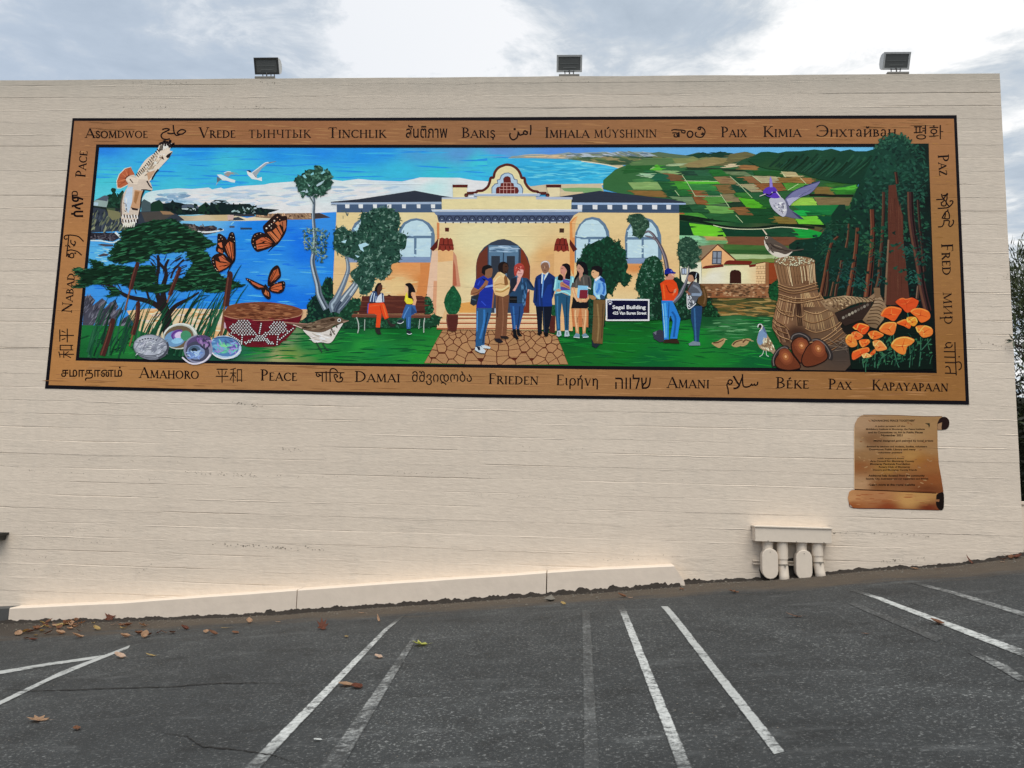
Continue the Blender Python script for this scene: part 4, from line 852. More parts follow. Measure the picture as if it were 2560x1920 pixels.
G1_ = ['1d3f34','2a5042','34604e','4c7260','6f9484','16332a','8fa898']
# shrubs and hedges
fin(foliage('painted_hedge', '1830 900 1900 860 1950 905 1952 1150 1960 1300 2212 1330 2212 1500 1560 1480 1520 1450 1600 1370 1590 1250 1640 1170 1700 1100 1790 1000', '12302a', ['1c4434','245440','0e2622','2c5c44'], 190, 9, 5, tile='H', edge=50))
fin(foliage('painted_hedge', '-110 1230 0 1180 120 1150 230 1140 260 1300 130 1380 500 1400 1150 1400 1240 1360 1350 1400 1310 1500 1180 1545 600 1550 -110 1550', '1c4430', ['2a5a40','16382a','386850','245038'], 230, 9, 4, tile='I', sm=False, edge=40))
fin(foliage('painted_shrub', '1115 1130 1190 1135 1230 1230 1235 1320 1200 1355 1110 1355', '1d4a34', ['2c6044','143828','3c7050'], 40, 8, 4, tile='I', edge=16))
# potted bush
a = foliage('painted_potted_bush', '1510 962 1560 1020 1608 1100 1624 1180 1595 1300 1540 1362 1450 1358 1400 1270 1388 1170 1418 1080 1460 1020', '1b5638', ['245f42','174a30','2c6c48'], 90, 6, 3, tile='I'); o_ = fin(a)
pt = Art('pot', o_, 'I'); pt.p('1420 1360 1580 1360 1576 1480 1555 1585 1500 1600 1438 1582 1415 1450', '572c26'); pt.st('1420 1366 1580 1366', 2, '7a4438', sm=False); pt.st('1432 1390 1430 1480 1450 1570', 2, '70403a'); pt.done()
a = foliage('painted_potted_bush', '770 1230 822 1230 826 1385 768 1375', '1c5434', ['28603e','164428'], 14, 6, 3, tile='J', sm=False); o_ = fin(a)
pt = Art('pot', o_, 'J'); pt.p('750 1380 822 1380 815 1620 735 1608', '562a24'); pt.done()
# big dark shrub by the right wing
fin(foliage('painted_shrub', '1120 640 1180 560 1200 480 1250 410 1320 385 1400 345 1480 330 1540 288 1600 312 1640 370 1700 345 1730 430 1790 490 1795 600 1825 700 1800 780 1865 830 1830 930 1780 975 1700 915 1640 1000 1600 1095 1540 1080 1520 1300 1480 1560 1290 1600 1270 1200 1150 900', '133a29', ['194632','0f2f22','20503a','175038'], 420, 9, 5, tile='J', edge=110))
fin(foliage('painted_hedge', '1930 950 1975 780 2010 690 2060 620 2110 570 2225 565 2300 680 2325 850 2300 1130 2300 1410 1940 1410 1900 1180 1990 1120 1945 1030', '15402c', ['1c4c34','24543c','3c6450','5c7c6c','123424'], 330, 8, 3.4, tile='J', edge=70))
fin(foliage('painted_hedge', '370 850 440 880 520 960 580 1100 620 1400 100 1410 80 1000 200 900', '123426', ['1a4630','24543a','3c6450','0e2a1e'], 190, 8, 3.4, tile='K'))
fin(foliage('painted_shrub', '740 1395 790 1260 845 1148 905 1250 1005 1400', '10361f', ['1c5030','2c6440','0c2a1a'], 60, 6, 3, tile='K', sm=False, edge=20))
fin(foliage('painted_shrub', '1660 1060 1690 960 1750 905 1815 900 1830 1140 1720 1160', '144a2a', ['1c5a34','0f3c22'], 40, 7, 4, tile='K'))
# trees
def tree(crowns, tile, trunks, base, cols, n, label=None):
    a = foliage('painted_tree', crowns[0], base, cols, n, 8, 3, tile=tile, edge=n//4)
    for c_ in crowns[1:]: a.dabs(c_, n//2, cols, 8, 3, 0, 90, True)
    o = a.done(label); t = Art('trunk', o, tile)
    for pts, w0, w1, c_, c2 in trunks: t.st(pts, w0, c_, w1); t.st([(x-2, y) for x, y in nums(pts)], w0*.3, c2, w1*.3)
    t.done(); return o
t = Art('painted_tree', mural, 'H')
for pts, w0, w1 in (('1670 -350 1690 -200 1680 0 1700 300 1690 480 1668 620 1690 760 1740 950 1765 1100 1860 1290', 5, 17),): t.st(pts, w0, '67737f', w1); t.st([(x-14, y) for x, y in nums(pts)], 1.6, 'a8b4bc', 5); t.st([(x+12, y) for x, y in nums(pts)], 1.4, '46525e', 4)
t.st('1620 -280 1670 -200 1680 -160', 2.4, '4c5c5c'); t.st('1700 -310 1675 -240', 3, '5c6c6c'); ob = t.done()
c = Art('crown', ob, 'B'); c.p('1430 995 1480 935 1540 950 1560 890 1620 850 1710 855 1720 815 1760 798 1812 830 1820 870 1900 872 1940 960 1915 1000 1940 1045 1890 1130 1850 1160 1820 1212 1720 1190 1620 1222 1570 1200 1540 1245 1510 1220 1540 1190 1470 1150 1460 1100', '2c4f42', True)
c.dabs('1430 995 1480 935 1560 890 1620 850 1760 798 1900 872 1940 960 1915 1000 1940 1045 1820 1212 1620 1222 1470 1150', 190, ['1e3c32','2a4c3e','42685a','567c6c','24443a'], 11, 5, 20, 90, True)
for q in ('1640 920 1680 890 1690 920 1650 935','1780 910 1820 870 1850 890 1800 920','1720 1070 1760 1040 1840 1000 1790 1060 1730 1090','1570 1180 1590 1120 1610 1170','1500 1160 1560 1140 1580 1165','1530 940 1560 920 1590 970 1560 975','1600 1050 1640 1080 1620 1090'): c.p(q, 'a8bcc4' if nums(q)[0][1] > 990 else '88bcc4')
c.done()
c = Art('crown', ob, 'H'); c.dabs('1535 190 1640 170 1760 178 1905 230 1885 330 1860 450 1875 560 1800 645 1720 610 1650 480 1560 470 1555 330', 260, ['3c5c50','6f8a7c','2a4840','54746a','8ca494'], 9, 2.6, 0, 90, True); c.done()
big = Art('painted_tree', mural, 'I')
for pts, w0, w1, c1, c2 in (('-40 -70 20 -60 50 0 60 -40', 2, 2, '4c5c5c', '6c7c7c'), ('-10 0 -8 40', 1, 1, '4c5c5c', '6c7c7c'), ('0 470 35 560 62 720 30 850 -30 1000 -110 1160 -160 1230 -130 1320', 6, 20, '6a7684', '9caab4'), ('250 780 180 900 100 1010 20 1110 -60 1230 -110 1330', 9, 20, '66727f', 'b0bac0'), ('280 850 200 960 120 1080 20 1210 -60 1300', 5, 10, '505c6c', '8c98a4'), ('320 820 240 900 180 970 90 1100', 3, 8, '8c98a0', 'bcc4c8'), ('440 240 430 300 405 420 395 500', 4, 5, '44525c', '6c7c80'), ('340 170 390 260 430 300', 2, 4, '44525c', '6c7c80'), ('-40 1180 -90 1250 -120 1330', 8, 9, '3c4858', '5c6878')):
    big.st(pts, w0, c1, w1); big.st([(x-8, y) for x, y in nums(pts)], w0*.28, c2, w1*.28)
ob = big.done()
CR = '240 -30 330 -45 420 -95 560 -110 650 -95 700 -60 765 -30 775 110 745 200 760 240 860 270 852 440 775 465 782 580 742 640 655 680 655 790 600 835 540 885 430 860 418 950 345 1065 235 1085 200 970 130 880 95 780 205 690 190 620 90 580 0 555 -60 520 -130 460 -140 300 -110 190 0 150 60 200 180 210 235 90'
c = Art('crown', ob, 'I'); c.p(CR, '2b4d42', True); c.dabs(CR, 900, ['1f3f34','2f5646','3f6454','6c887c','16302a','27493c'], 10, 3.2, 0, 90, True)
for q in ('-40 360 40 330 20 380','130 180 190 140 180 230','200 400 300 370 350 400 260 440 280 500 230 470','150 540 220 560 190 580'): c.p(q, 'a8c8dc')
Q = catmull(nums(CR)); 
for _ in range(170):
    x, y = random.choice(Q); x += random.uniform(-16, 16); y += random.uniform(-16, 16); an = random.uniform(0, 6.28); c.st([(x, y), (x+34*math.cos(an), y+34*math.sin(an))], 2.6, random.choice(['2a4c40','3f6454','5c7c70','1f3c34']), .8, sm=False)
c.done()
a = Art('painted_tree', mural, 'K')
for pts, w0, w1 in (('-70 250 0 215 60 250 110 320 170 420 215 520 245 620 262 730', 4, 11), ('-40 275 50 300 110 330', 3, 6)): a.st(pts, w0, '5a5258', w1); a.st([(x-6, y) for x, y in nums(pts)], w0*.3, '8c848c', w1*.3)
ob = a.done(); c = Art('crown', ob, 'J'); CQ = '1810 60 1840 0 1880 -20 1990 -30 2050 10 2112 80 2115 150 2075 200 2050 260 1995 318 1940 290 1890 265 1890 190 1850 100'
c.p(CQ, '34503f', True); c.dabs(CQ, 170, ['1e3c30','3f5f4c','5f7c68','2a4c3c'], 8, 2.8, 0, 90, True); c.done()
a = Art('painted_tree', mural, 'K')
for pts, w0, w1 in (('565 690 558 800 530 900 495 980 440 1090 345 1190', 3, 12),): a.st(pts, w0, '5c5c64', w1); a.st([(x-6, y) for x, y in nums(pts)], w0*.3, '8c8c94', w1*.3)
ob = a.done(); c = Art('crown', ob, 'K'); CQ = '410 500 420 360 500 300 545 290 620 320 670 370 700 440 745 490 700 560 715 610 650 660 690 690 600 740 560 690 480 715 430 620'
c.p(CQ, '2c4c3c', True); c.dabs(CQ, 230, ['1e3c30','3a5a48','56725f','2a4c3c','1a3428'], 8, 2.6, 0, 90, True)
for _ in range(40):
    an = random.uniform(0, 6.28); x = 570+150*math.cos(an); y = 510+190*math.sin(an); c.st([(x, y), (x+30*math.cos(an), y+30*math.sin(an))], 2.4, '35543f', .6, sm=False)
c.done()
# bench
b_ = Art('painted_bench', mural, 'I'); b_.p('250 1110 600 1105 620 1085 660 1105 1085 1108 1112 1140 1122 1352 205 1352 235 1240', '5a3028'); b_.st('240 1182 1110 1172', 1.2, '7c4c3c', sm=False); b_.dabs('250 1120 1080 1120 1110 1340 220 1340', 26, ['683a2e','4c2822'], 40, 4, 0, 3, shape='streak'); ob = b_.done()
b_ = Art('seat', ob, 'I'); b_.p('130 1352 1190 1362 1205 1380 1190 1412 110 1402 110 1378', '6c4436'); b_.st('120 1364 1195 1376', 1.4, '8c6450', sm=False); b_.done()
for s_, w_ in (('175 1400 200 1480 205 1560 190 1622', 2.6), ('290 1430 285 1585', 1.8), ('1118 1410 1105 1500 1105 1615', 2.4), ('1050 1430 1035 1560', 1.6)):
    a = Art('leg', ob, 'I'); a.st(s_, w_, 'a8b0a8'); a.done()
# ---- people
def person(label, tile, items):
    a = None; root = None
    for it in items:
        nm = it[0]
        q = Art('painted_person' if root is None else nm, mural if root is None else root, it[1] if it[1] in TILES else tile)
        for e in (it[2:] if it[1] in TILES else it[1:]):
            if e[0] == 'p': q.p(e[1], e[2], len(e) > 3)
            elif e[0] == 'e': q.el(*e[1:])
            elif e[0] == 's': q.st(*e[1:])
            elif e[0] == 'd': q.dabs(*e[1:])
            elif e[0] == 'g': q.g(e[1], e[2], 4, len(e) > 3)
        o = q.done(label if root is None else None)
        if root is None: root = o
    return root
person('seated on the bench in orange trousers', 'I', [
 ('body', ('p','455 950 505 930 535 965 530 1020 505 1050 520 1090 450 1140 445 1060 450 1000','56382e'), ('p','345 1170 500 1195 545 1190 540 1215 480 1228 345 1222','4a302a')),
 ('hair', ('p','430 1000 455 950 480 928 520 930 480 965 462 1010 465 1120 420 1075','1c171a',1)),
 ('shirt', ('p','405 1035 450 1050 470 1110 525 1060 552 1080 560 1195 540 1198 350 1192 358 1110','3a4c70'), ('p','470 1115 522 1068 532 1195 440 1197','c8ccd8'), ('s','400 1060 380 1120 365 1185',2.2,'b8c8dc'), ('s','425 1070 415 1130 410 1190',2,'b8c8dc'), ('s','445 1110 440 1190',1.6,'a8b8d0'), ('s','545 1090 552 1190',1.6,'b8c8dc'), ('p','330 1215 355 1200 345 1350 320 1345','5c5c9c')),
 ('trousers', ('p','345 1215 545 1196 565 1220 595 1310 622 1408 565 1432 520 1330 515 1400 500 1545 442 1540 455 1370 420 1355 335 1352','cf4f26'), ('s','540 1220 565 1310 590 1400',3,'e4703c'), ('s','360 1250 420 1240 500 1235',2,'e0683c'), ('s','500 1240 515 1310 540 1380',1.6,'a03818')),
 ('shoes', ('p','590 1425 630 1440 645 1485 720 1500 705 1530 645 1532 610 1480','38302e'), ('p','430 1560 500 1558 505 1600 518 1635 470 1638 440 1605','302c2c'))])
person('seated on the bench in a yellow top', 'I', [
 ('body', ('p','845 960 885 948 890 1030 880 1060 850 1040 842 1010','cfae8a'), ('p','942 1055 985 1060 1006 1170 985 1250 945 1235 965 1160 945 1120','d0a482'), ('p','850 1060 880 1050 885 1110 855 1110','cfae8a')),
 ('hair', ('p','850 945 880 930 925 932 962 975 988 1055 930 1060 935 1152 893 1145 890 1040 886 985 855 960','15131a',1)),
 ('top', ('p','850 1100 868 1052 890 1135 945 1150 960 1200 935 1222 870 1218 838 1172','e4c63c'), ('s','865 1130 870 1190',2,'f4dc60')),
 ('jeans', ('p','858 1225 985 1235 1008 1335 930 1380 920 1560 870 1565 858 1400 830 1435 800 1402 825 1310','3a6496'), ('s','900 1260 850 1350 825 1410',2.4,'5c8cc0'), ('s','900 1400 895 1540',2,'5c8cc0'), ('p','935 1240 1005 1335 930 1370','2c4c78')),
 ('shoes', ('p','740 1455 790 1428 820 1446 830 1460 785 1492 738 1480','2a3440'), ('s','740 1478 785 1488 828 1462',1.6,'c8d0d4'), ('p','865 1580 918 1590 942 1625 900 1635 872 1620','2a3038'), ('s','872 1625 905 1638 940 1626',1.6,'c8d0d4'))])
person('in a blue T-shirt with a shoulder bag', 'I', [
 ('body', ('p','1945 735 2040 722 2055 745 2052 790 2040 838 1995 868 1950 850','86624a',1), ('p','1790 985 1860 1020 1925 945 1960 885 1998 905 1985 955 1870 1060 1815 1105 1750 1092 1755 1040','93684c'), ('s','1780 1050 1860 1050 1950 960',2,'6c4834'), ('p','2050 1010 2085 1050 2062 1270 2035 1275','8c6248')),
 ('hair', ('p','1905 780 1915 710 1965 682 2020 682 2046 715 1985 735 1955 760 1950 820 1918 800','1b191b',1)),
 ('shirt', ('p','1822 885 1930 825 1990 868 2030 850 2062 900 2066 1010 2042 1275 1920 1272 1830 1272 1862 1110 1878 1052 1790 1000','213694'), ('p','1948 972 2062 948 2064 974 1950 996','7c96d4'), ('s','1880 900 1850 960',3,'3450b8'), ('s','1900 1180 1960 1240',2,'3c58c0'), ('p','1905 860 1960 880 1955 905 1930 890','15182c')),
 ('arm', ('p','1790 985 1860 1020 1925 945 1960 885 1998 905 1985 955 1870 1060 1815 1105 1750 1092 1755 1040','93684c'), ('s','1775 1075 1860 1050 1960 965',2.2,'6f4a36')),
 ('bag', ('p','1760 1110 1870 1085 1835 1225 1790 1245 1745 1215','28323e'), ('s','1770 1150 1830 1170',3,'4c5c6c')),
 ('jeans', 'O', ('p','1828 280 2045 280 2030 380 1985 520 1950 660 1942 800 1818 812 1828 560','2f5a82'), ('s','1940 300 1935 480 1880 700',5,'3c78b0'), ('s','1990 340 1950 560 1920 770',3,'1f3c5c'), ('s','1845 320 1840 600',2.4,'4c8cc4')),
 ('shoes', 'O', ('p','1815 820 1890 805 1960 868 1942 905 1885 898 1812 862','bcc6cc'), ('p','1835 815 1880 812 1885 860 1860 865','1c2438'), ('p','1895 795 1945 790 2028 818 2020 842 1920 832','bcc6cc'), ('s','1815 865 1885 902 1940 906',1.4,'2c3038'))])
person('with folded arms in a tan shirt and tie', 'J', [
 ('body', ('p','30 700 60 645 120 635 165 665 172 720 160 780 120 805 60 800 38 760','241a1a',1), ('p','110 660 150 665 168 700 175 730 160 750 155 780 125 795 100 770 95 700','4c3428',1), ('s','120 770 150 780',2,'1c1414'), ('s','125 700 155 702',1.4,'1c1414')),
 ('trousers', ('p','-5 1095 185 1095 165 1300 145 1659 140 1690 60 1700 -15 1695 0 1400','76503a'), ('s','90 1130 100 1400 80 1680',2.6,'8c644c'), ('s','30 1120 20 1400',2.4,'553628')),
 ('shirt', ('p','-42 875 25 780 62 775 130 815 192 900 190 940 198 985 170 1088 100 1120 -10 1092 -42 1010','cdae80'), ('s','-20 960 60 940 150 960',2.4,'a88450'), ('s','-10 1040 80 1050 185 990',3,'a8844c'), ('s','0 1010 90 1020 180 960',3,'e4c898'), ('p','128 815 155 850 172 950 120 962 110 860','845c38'), ('p','62 775 128 815 105 850 50 800','d8bc90'), ('s','-25 920 20 860 60 830',3,'e0c496')),
 ('shoes', 'P', ('p','60 665 140 665 185 690 150 706 70 698','2c2424'), ('p','-30 700 50 698 102 742 60 764 0 742','26222a'))])
person('with red hair in a blue denim shirt, hand at the chin', 'J', [
 ('body', ('p','288 760 320 745 372 745 378 790 350 850 320 850 285 810','d4a49c',1), ('p','298 850 348 850 335 900 262 1042 232 1032 288 940','d0a49a'), ('s','300 800 360 800',1.4,'a86c68'), ('p','425 1010 470 1010 440 1060','cfa098')),
 ('hair', ('p','252 800 254 700 300 660 350 658 390 700 388 765 365 740 320 748 292 780 275 835','a4443c',1), ('d','262 690 380 690 380 740 270 780',14,['c86c60','803030','d88c80'],6,2.6,60,60)),
 ('shirt', ('p','195 880 260 838 300 850 345 852 430 860 475 905 535 1005 520 1035 440 1012 425 1100 402 1240 368 1315 350 1205 185 1205 200 1040','2b4966'), ('d','350 870 430 880 400 1240 370 1290',26,['44709c','1f3854','5c88ac'],14,2.4,85,12), ('s','430 880 520 1000',4,'1c304c'), ('p','205 870 275 850 290 940 235 1040 190 1080','262c38')),
 ('arm', ('p','298 850 348 850 335 900 262 1042 232 1032 288 940','cf9f94')),
 ('belt', ('p','187 1112 292 1112 292 1205 185 1205','15171c'), ('s','190 1150 290 1150',1.6,'4c4844')),
 ('jeans', ('p','183 1205 372 1212 382 1330 335 1500 315 1590 285 1588 280 1500 272 1590 230 1590 212 1400','2b4c7c'), ('s','240 1250 250 1400 262 1560',4,'3c6ca0'), ('s','330 1250 320 1400 300 1540',3,'1e3658')),
 ('boots', 'P', ('p','230 570 276 574 288 650 318 702 292 720 240 668','16181e'), ('p','284 574 326 570 332 622 366 662 322 668 292 640','16181e'))])
person('grey-haired, in a navy suit and blue tie', 'U', [
 ('body', ('p','245 270 270 190 340 160 430 180 485 270 475 370 440 450 375 482 312 462 268 380','8a6854',1), ('s','300 310 340 330',1.6,'5c4034'), ('s','390 310 430 310',1.4,'5c4034'), ('s','330 400 390 408',1.4,'5f4034'), ('p','340 260 360 340 330 350','b09078'), ('p','50 1270 95 1270 100 1350 70 1370','6c5048'), ('p','450 1360 480 1290 550 1290 565 1350 510 1385','74564a')),
 ('hair', ('p','242 270 258 180 330 140 420 140 480 185 498 280 480 340 462 250 425 190 340 178 280 205','b4aeb0',1), ('s','280 200 340 160 420 165',2,'dcd8d8')),
 ('trousers', 'P', ('p','548 240 775 245 765 400 722 620 658 622 648 500 640 300 640 440 632 602 578 622 565 400','141c2c'), ('s','655 270 665 500 670 610',1.2,'3c4c64')),
 ('suit', ('p','275 480 130 560 95 620 70 760 28 1280 60 1310 80 1370 130 1402 280 1402 560 1392 520 1280 590 1120 640 900 660 640 640 580 460 450 375 560','1b356a'), ('p','440 800 540 780 560 1392 300 1402 285 1160','1c3c84'), ('s','110 620 130 900 110 1280',4,'142850'), ('s','560 640 600 800 560 1100',5,'152c5c'), ('s','200 640 200 1000 220 1380',3,'26458c')),
 ('shirt', ('p','270 470 300 480 350 525 450 445 462 460 385 600 282 780 255 760 262 600','c4d4e8')),
 ('tie', ('p','300 505 372 520 340 620 290 1155 258 1155 285 760 305 600','4a7ab8'), ('s','300 760 275 1100',1.4,'7ca4d8')),
 ('shoes', 'P', ('p','560 635 632 600 642 625 600 657','0f1116'), ('p','655 625 722 622 722 662 684 678','0f1116'))])
person('in a teal cardigan holding a purple folder', 'U', [
 ('body', ('p','785 330 830 262 900 300 965 360 965 420 925 480 912 570 930 645 860 645 856 525 800 505 782 420','be8a7a',1), ('s','810 345 860 340',1.6,'6c3c34'), ('s','800 450 830 452',1.3,'8c4c48')),
 ('hair', ('p','828 262 862 225 960 208 1045 262 1066 400 1060 640 1000 672 922 632 922 540 965 430 935 350 880 290','19141a',1), ('p','770 508 848 560 860 650 800 692 705 662 705 600','19141a',1)),
 ('cardigan', ('p','640 600 720 560 708 662 800 692 930 640 1060 660 1060 560 1160 570 1182 690 1085 850 1075 960 1080 1000 1060 1125 960 1052 820 1012 700 1042 608 1122 662 985 590 952 622 800','78b0bc'), ('s','660 640 640 800 620 930',4,'a0d4dc'), ('s','740 740 730 900',4,'5c98a8'), ('s','700 1020 900 990 1060 1080',3,'9cd0d8'), ('s','1120 600 1130 700 1090 820',4,'a4d4dc')),
 ('folder', ('p','858 645 1052 682 1040 800 1062 945 790 952 788 860 850 742','5a4a9a'), ('s','870 680 1030 740',2,'7060b4')),
 ('arm', ('p','780 742 830 708 900 762 1042 852 1062 935 960 890 870 860 780 852','b48064'), ('s','830 780 1030 890',2,'8c5c48'), ('p','660 942 740 908 822 952 770 995 680 985','be9474')),
 ('jeans', 'J', ('p','805 1085 905 1062 1032 1112 1012 1350 1006 1592 950 1592 940 1400 910 1200 890 1400 892 1582 838 1592 825 1400','2a5874'), ('s','850 1110 850 1350 865 1560',4,'3c749c'), ('s','980 1120 975 1350 980 1560',3,'1e4058')),
 ('shoes', 'P', ('p','835 662 850 592 895 592 906 655 870 674','aab6bc'), ('p','945 672 955 585 1000 588 1020 662 982 674','aab6bc'), ('s','868 610 870 650',2,'3c4c54'), ('s','980 610 982 650',2,'3c4c54'))])
person('in a black skirt holding papers and a red book', 'U', [
 ('legs', 'J', ('p','1068 1270 1162 1270 1135 1400 1147 1600 1148 1650 1105 1650 1085 1450','c0926a'), ('p','1178 1270 1268 1270 1257 1430 1238 1600 1236 1650 1200 1650 1190 1440','c0926a'), ('s','1100 1300 1095 1400 1125 1600',2.6,'dcb48c'), ('s','1240 1300 1235 1430 1215 1600',2.4,'dcb48c'), ('s','1130 1400 1120 1480',1.6,'8c5c3c'), ('s','1195 1420 1205 1500',1.6,'8c5c3c')),
 ('hair', ('p','1232 270 1250 190 1330 155 1440 170 1512 250 1545 400 1545 525 1440 510 1400 560 1310 540 1290 560 1245 610 1190 700 1162 745 1150 700 1180 600 1240 480','12121a',1)),
 ('face', ('p','1255 280 1300 238 1400 330 1430 410 1400 480 1400 550 1350 610 1330 705 1288 640 1310 500 1272 430 1238 385','b48c78',1), ('s','1290 340 1330 350',1.5,'5c3c34'), ('s','1275 440 1320 450',1.5,'8c4c44')),
 ('blouse', ('p','1290 560 1330 705 1400 545 1500 520 1605 570 1645 700 1642 885 1540 865 1260 885 1190 885 1078 865 1110 740 1165 745 1240 620','57534f'), ('s','1230 680 1220 860',3,'6c6864'), ('s','1560 600 1590 850',4,'3c3a3c'), ('s','1420 600 1440 800',3,'6f6a64')),
 ('skirt', ('p','1130 1120 1240 1250 1330 1290 1560 1250 1562 1400 1530 1455 1150 1450 1080 1452 1115 1280','19181e')),
 ('papers', ('p','1270 818 1552 832 1542 1150 1300 1182 1243 1152','86b8d2'), ('s','1530 880 1625 915',2.4,'d8dcd8')),
 ('book', ('p','1325 940 1542 940 1532 1182 1300 1182','7a2b38')),
 ('arms', ('p','1080 875 1182 868 1202 1020 1262 1160 1385 1200 1352 1252 1242 1272 1162 1135','cb9c78'), ('p','1552 1045 1582 1180 1500 1282 1380 1282 1345 1235 1480 1200 1530 1160','c89a74'), ('s','1120 900 1170 1080 1240 1230',2,'e4bc98')),
 ('shoes', 'P', ('p','1064 682 1108 622 1158 640 1156 692','6f8a98'), ('p','1185 652 1232 622 1284 670 1262 692 1202 688','6f8a98'), ('s','1075 682 1155 690',1.6,'c8d4d8'), ('s','1200 684 1280 676',1.6,'c8d4d8'))])
person('in profile, in a pale blue shirt and khaki trousers', 'U', [
 ('body', ('p','1640 520 1652 430 1700 385 1800 440 1848 460 1845 540 1800 605 1722 625 1672 570','cba47e',1), ('p','1580 1080 1700 1100 1790 1160 1745 1212 1660 1212 1580 1152','a5835a'), ('s','1670 460 1710 455',1.6,'5c4434')),
 ('hair', ('p','1640 385 1660 310 1760 278 1870 290 1945 380 1945 480 1905 560 1850 560 1855 470 1790 430 1720 395','17131a',1)),
 ('trousers', 'P', ('p','1348 165 1518 168 1503 350 1482 560 1472 772 1352 766 1325 705 1342 400','725a3a'), ('s','1400 220 1420 500 1400 740',4,'8c7450'), ('s','1480 220 1460 700',2.4,'54402a')),
 ('shirt', ('p','1730 650 1880 555 1925 590 1992 660 2042 800 2055 1045 2012 1115 2010 1190 1800 1190 1755 1130 1700 1065 1690 880','76a6da'), ('p','1860 660 1895 590 2000 650 2025 770 1920 702','1d468a'), ('p','1850 1180 1900 1060 2010 1120 2010 1200 1850 1200','2c4c6c'), ('s','1860 760 1850 900 1780 1020',6,'4c84c4'), ('s','1960 740 2000 900 1960 1060',5,'3c70b4'), ('s','1740 760 1720 960 1780 1100',4,'9cc4ec'), ('p','1750 1110 1860 1060 1890 1200 1850 1200','a8d0f0'), ('p','1728 650 1882 550 1885 600 1760 712','d4e0ee')),
 ('shoes', 'P', ('p','1322 715 1355 768 1440 775 1382 832 1328 802','26303a'))])
person('in an orange sweater and blue cap', 'K', [
 ('body', ('p','285 798 352 800 362 840 332 890 262 885 240 850','bc8a78',1), ('s','320 800 355 830',2,'e0b8a0')),
 ('jeans', 'Q', ('p','185 175 335 178 402 320 447 430 402 702 303 702 342 470 312 380 290 420 285 712 222 716 205 500','2e7cc2'), ('s','230 210 250 450 250 690',5,'54a0e0'), ('s','330 330 380 430 355 680',5,'1f5c98'), ('s','200 220 220 450 232 690',1.4,'a4d0f0'), ('s','290 200 280 420',2,'1c4c84')),
 ('sweater', ('p','168 935 240 885 342 880 392 930 418 1020 412 1082 352 1172 198 1172 192 1080','ca4a1c'), ('s','250 960 300 1060 380 1040',3,'8c2c10'), ('s','210 950 220 1060 230 1150',4,'e0642c'), ('s','340 1100 390 1000',4,'e4683a'), ('e',372,1040,16,30,'c08c70',20)),
 ('cap', ('p','226 805 230 750 270 722 322 735 348 770 388 786 375 800 300 800 240 818','1b2a84'), ('e',322,765,14,12,'5c6cb8')),
 ('hair', ('p','236 805 285 800 268 842 244 835','1a1516')),
 ('shoes', 'Q', ('p','205 762 240 712 312 712 312 760','3a281e'), ('p','310 708 402 702 438 768 310 765','3a281e'))])
person('with a ponytail and an olive backpack', 'K', [
 ('body', ('p','550 850 588 792 645 850 632 905 570 912 548 880','ac846c',1), ('p','515 1042 560 1025 605 1080 560 1105','8a6250')),
 ('hair', ('p','555 815 590 772 655 772 702 800 708 870 700 935 678 930 668 860 638 890 612 822','16151b',1), ('s','672 790 655 860',1.6,'b8c4cc')),
 ('jeans', 'Q', ('p','598 250 748 250 738 420 712 600 702 762 640 762 630 600 592 430','26466a'), ('s','640 280 650 500 660 740',4,'3c6890')),
 ('jacket', ('p','548 960 615 900 700 930 742 1050 752 1092 692 1132 650 1215 570 1284 538 1245 532 1100 590 1085 550 1040','5a5e66'), ('s','620 960 690 1000 740 1070',5,'7c828c'), ('p','600 1070 740 1070 730 1110 600 1105','8492a4'), ('d','550 1110 640 1120 630 1220 560 1250',14,['c8ccd0','2c2e34'],9,2,60,30)),
 ('backpack', ('p','712 945 782 980 822 1100 802 1242 760 1262 682 1205 690 1132 752 1092 742 1040','594222'), ('s','760 1000 790 1120 770 1220',4,'74583c')),
 ('strap', ('s','540 1075 540 1200 548 1268 572 1284 630 1240 660 1210',2,'d8dcdc'), ('s','620 905 570 980 545 1040',3,'4c3020')),
 ('shoes', 'Q', ('p','558 772 622 735 716 752 722 796 570 798','76858f'))])
a = Art('painted_rock', mural, 'Q'); a.p('62 620 120 592 172 574 216 602 222 740 160 752 82 702', '3a3b4a'); a.p('70 620 120 595 110 650', '70727c'); a.done()
# name board on the lawn
sb = Art('painted_sign', mural, 'P'); sb.p('1516 152 2120 156 2120 457 1520 457', 'e4e6ec'); ob = sb.done()
a = Art('sign_face', ob, 'P'); a.p('1538 174 2102 177 2100 436 1538 438', '0c0c34'); a.done()
a = Art('paw_mark', ob, 'P'); a.el(1575, 203, 36, 36, '5c6490'); a.el(1575, 203, 31, 31, '14143c'); a.el(1578, 220, 16, 13, 'd8dce8'); a.el(1556, 196, 7, 9, 'd8dce8', n=8); a.el(1570, 184, 7, 9, 'd8dce8', n=8); a.el(1588, 186, 7, 9, 'd8dce8', n=8); a.el(1599, 202, 6, 8, 'd8dce8', n=8); a.done()
fonttext('Segal Building', 1531, 763.5, 1614, 776, ink='e8eaf2', parent=ob, bold=0.03)
fonttext('425 Van Buren Street', 1531.5, 779, 1616, 787, ink='e0e2ec', parent=ob, bold=0.03)

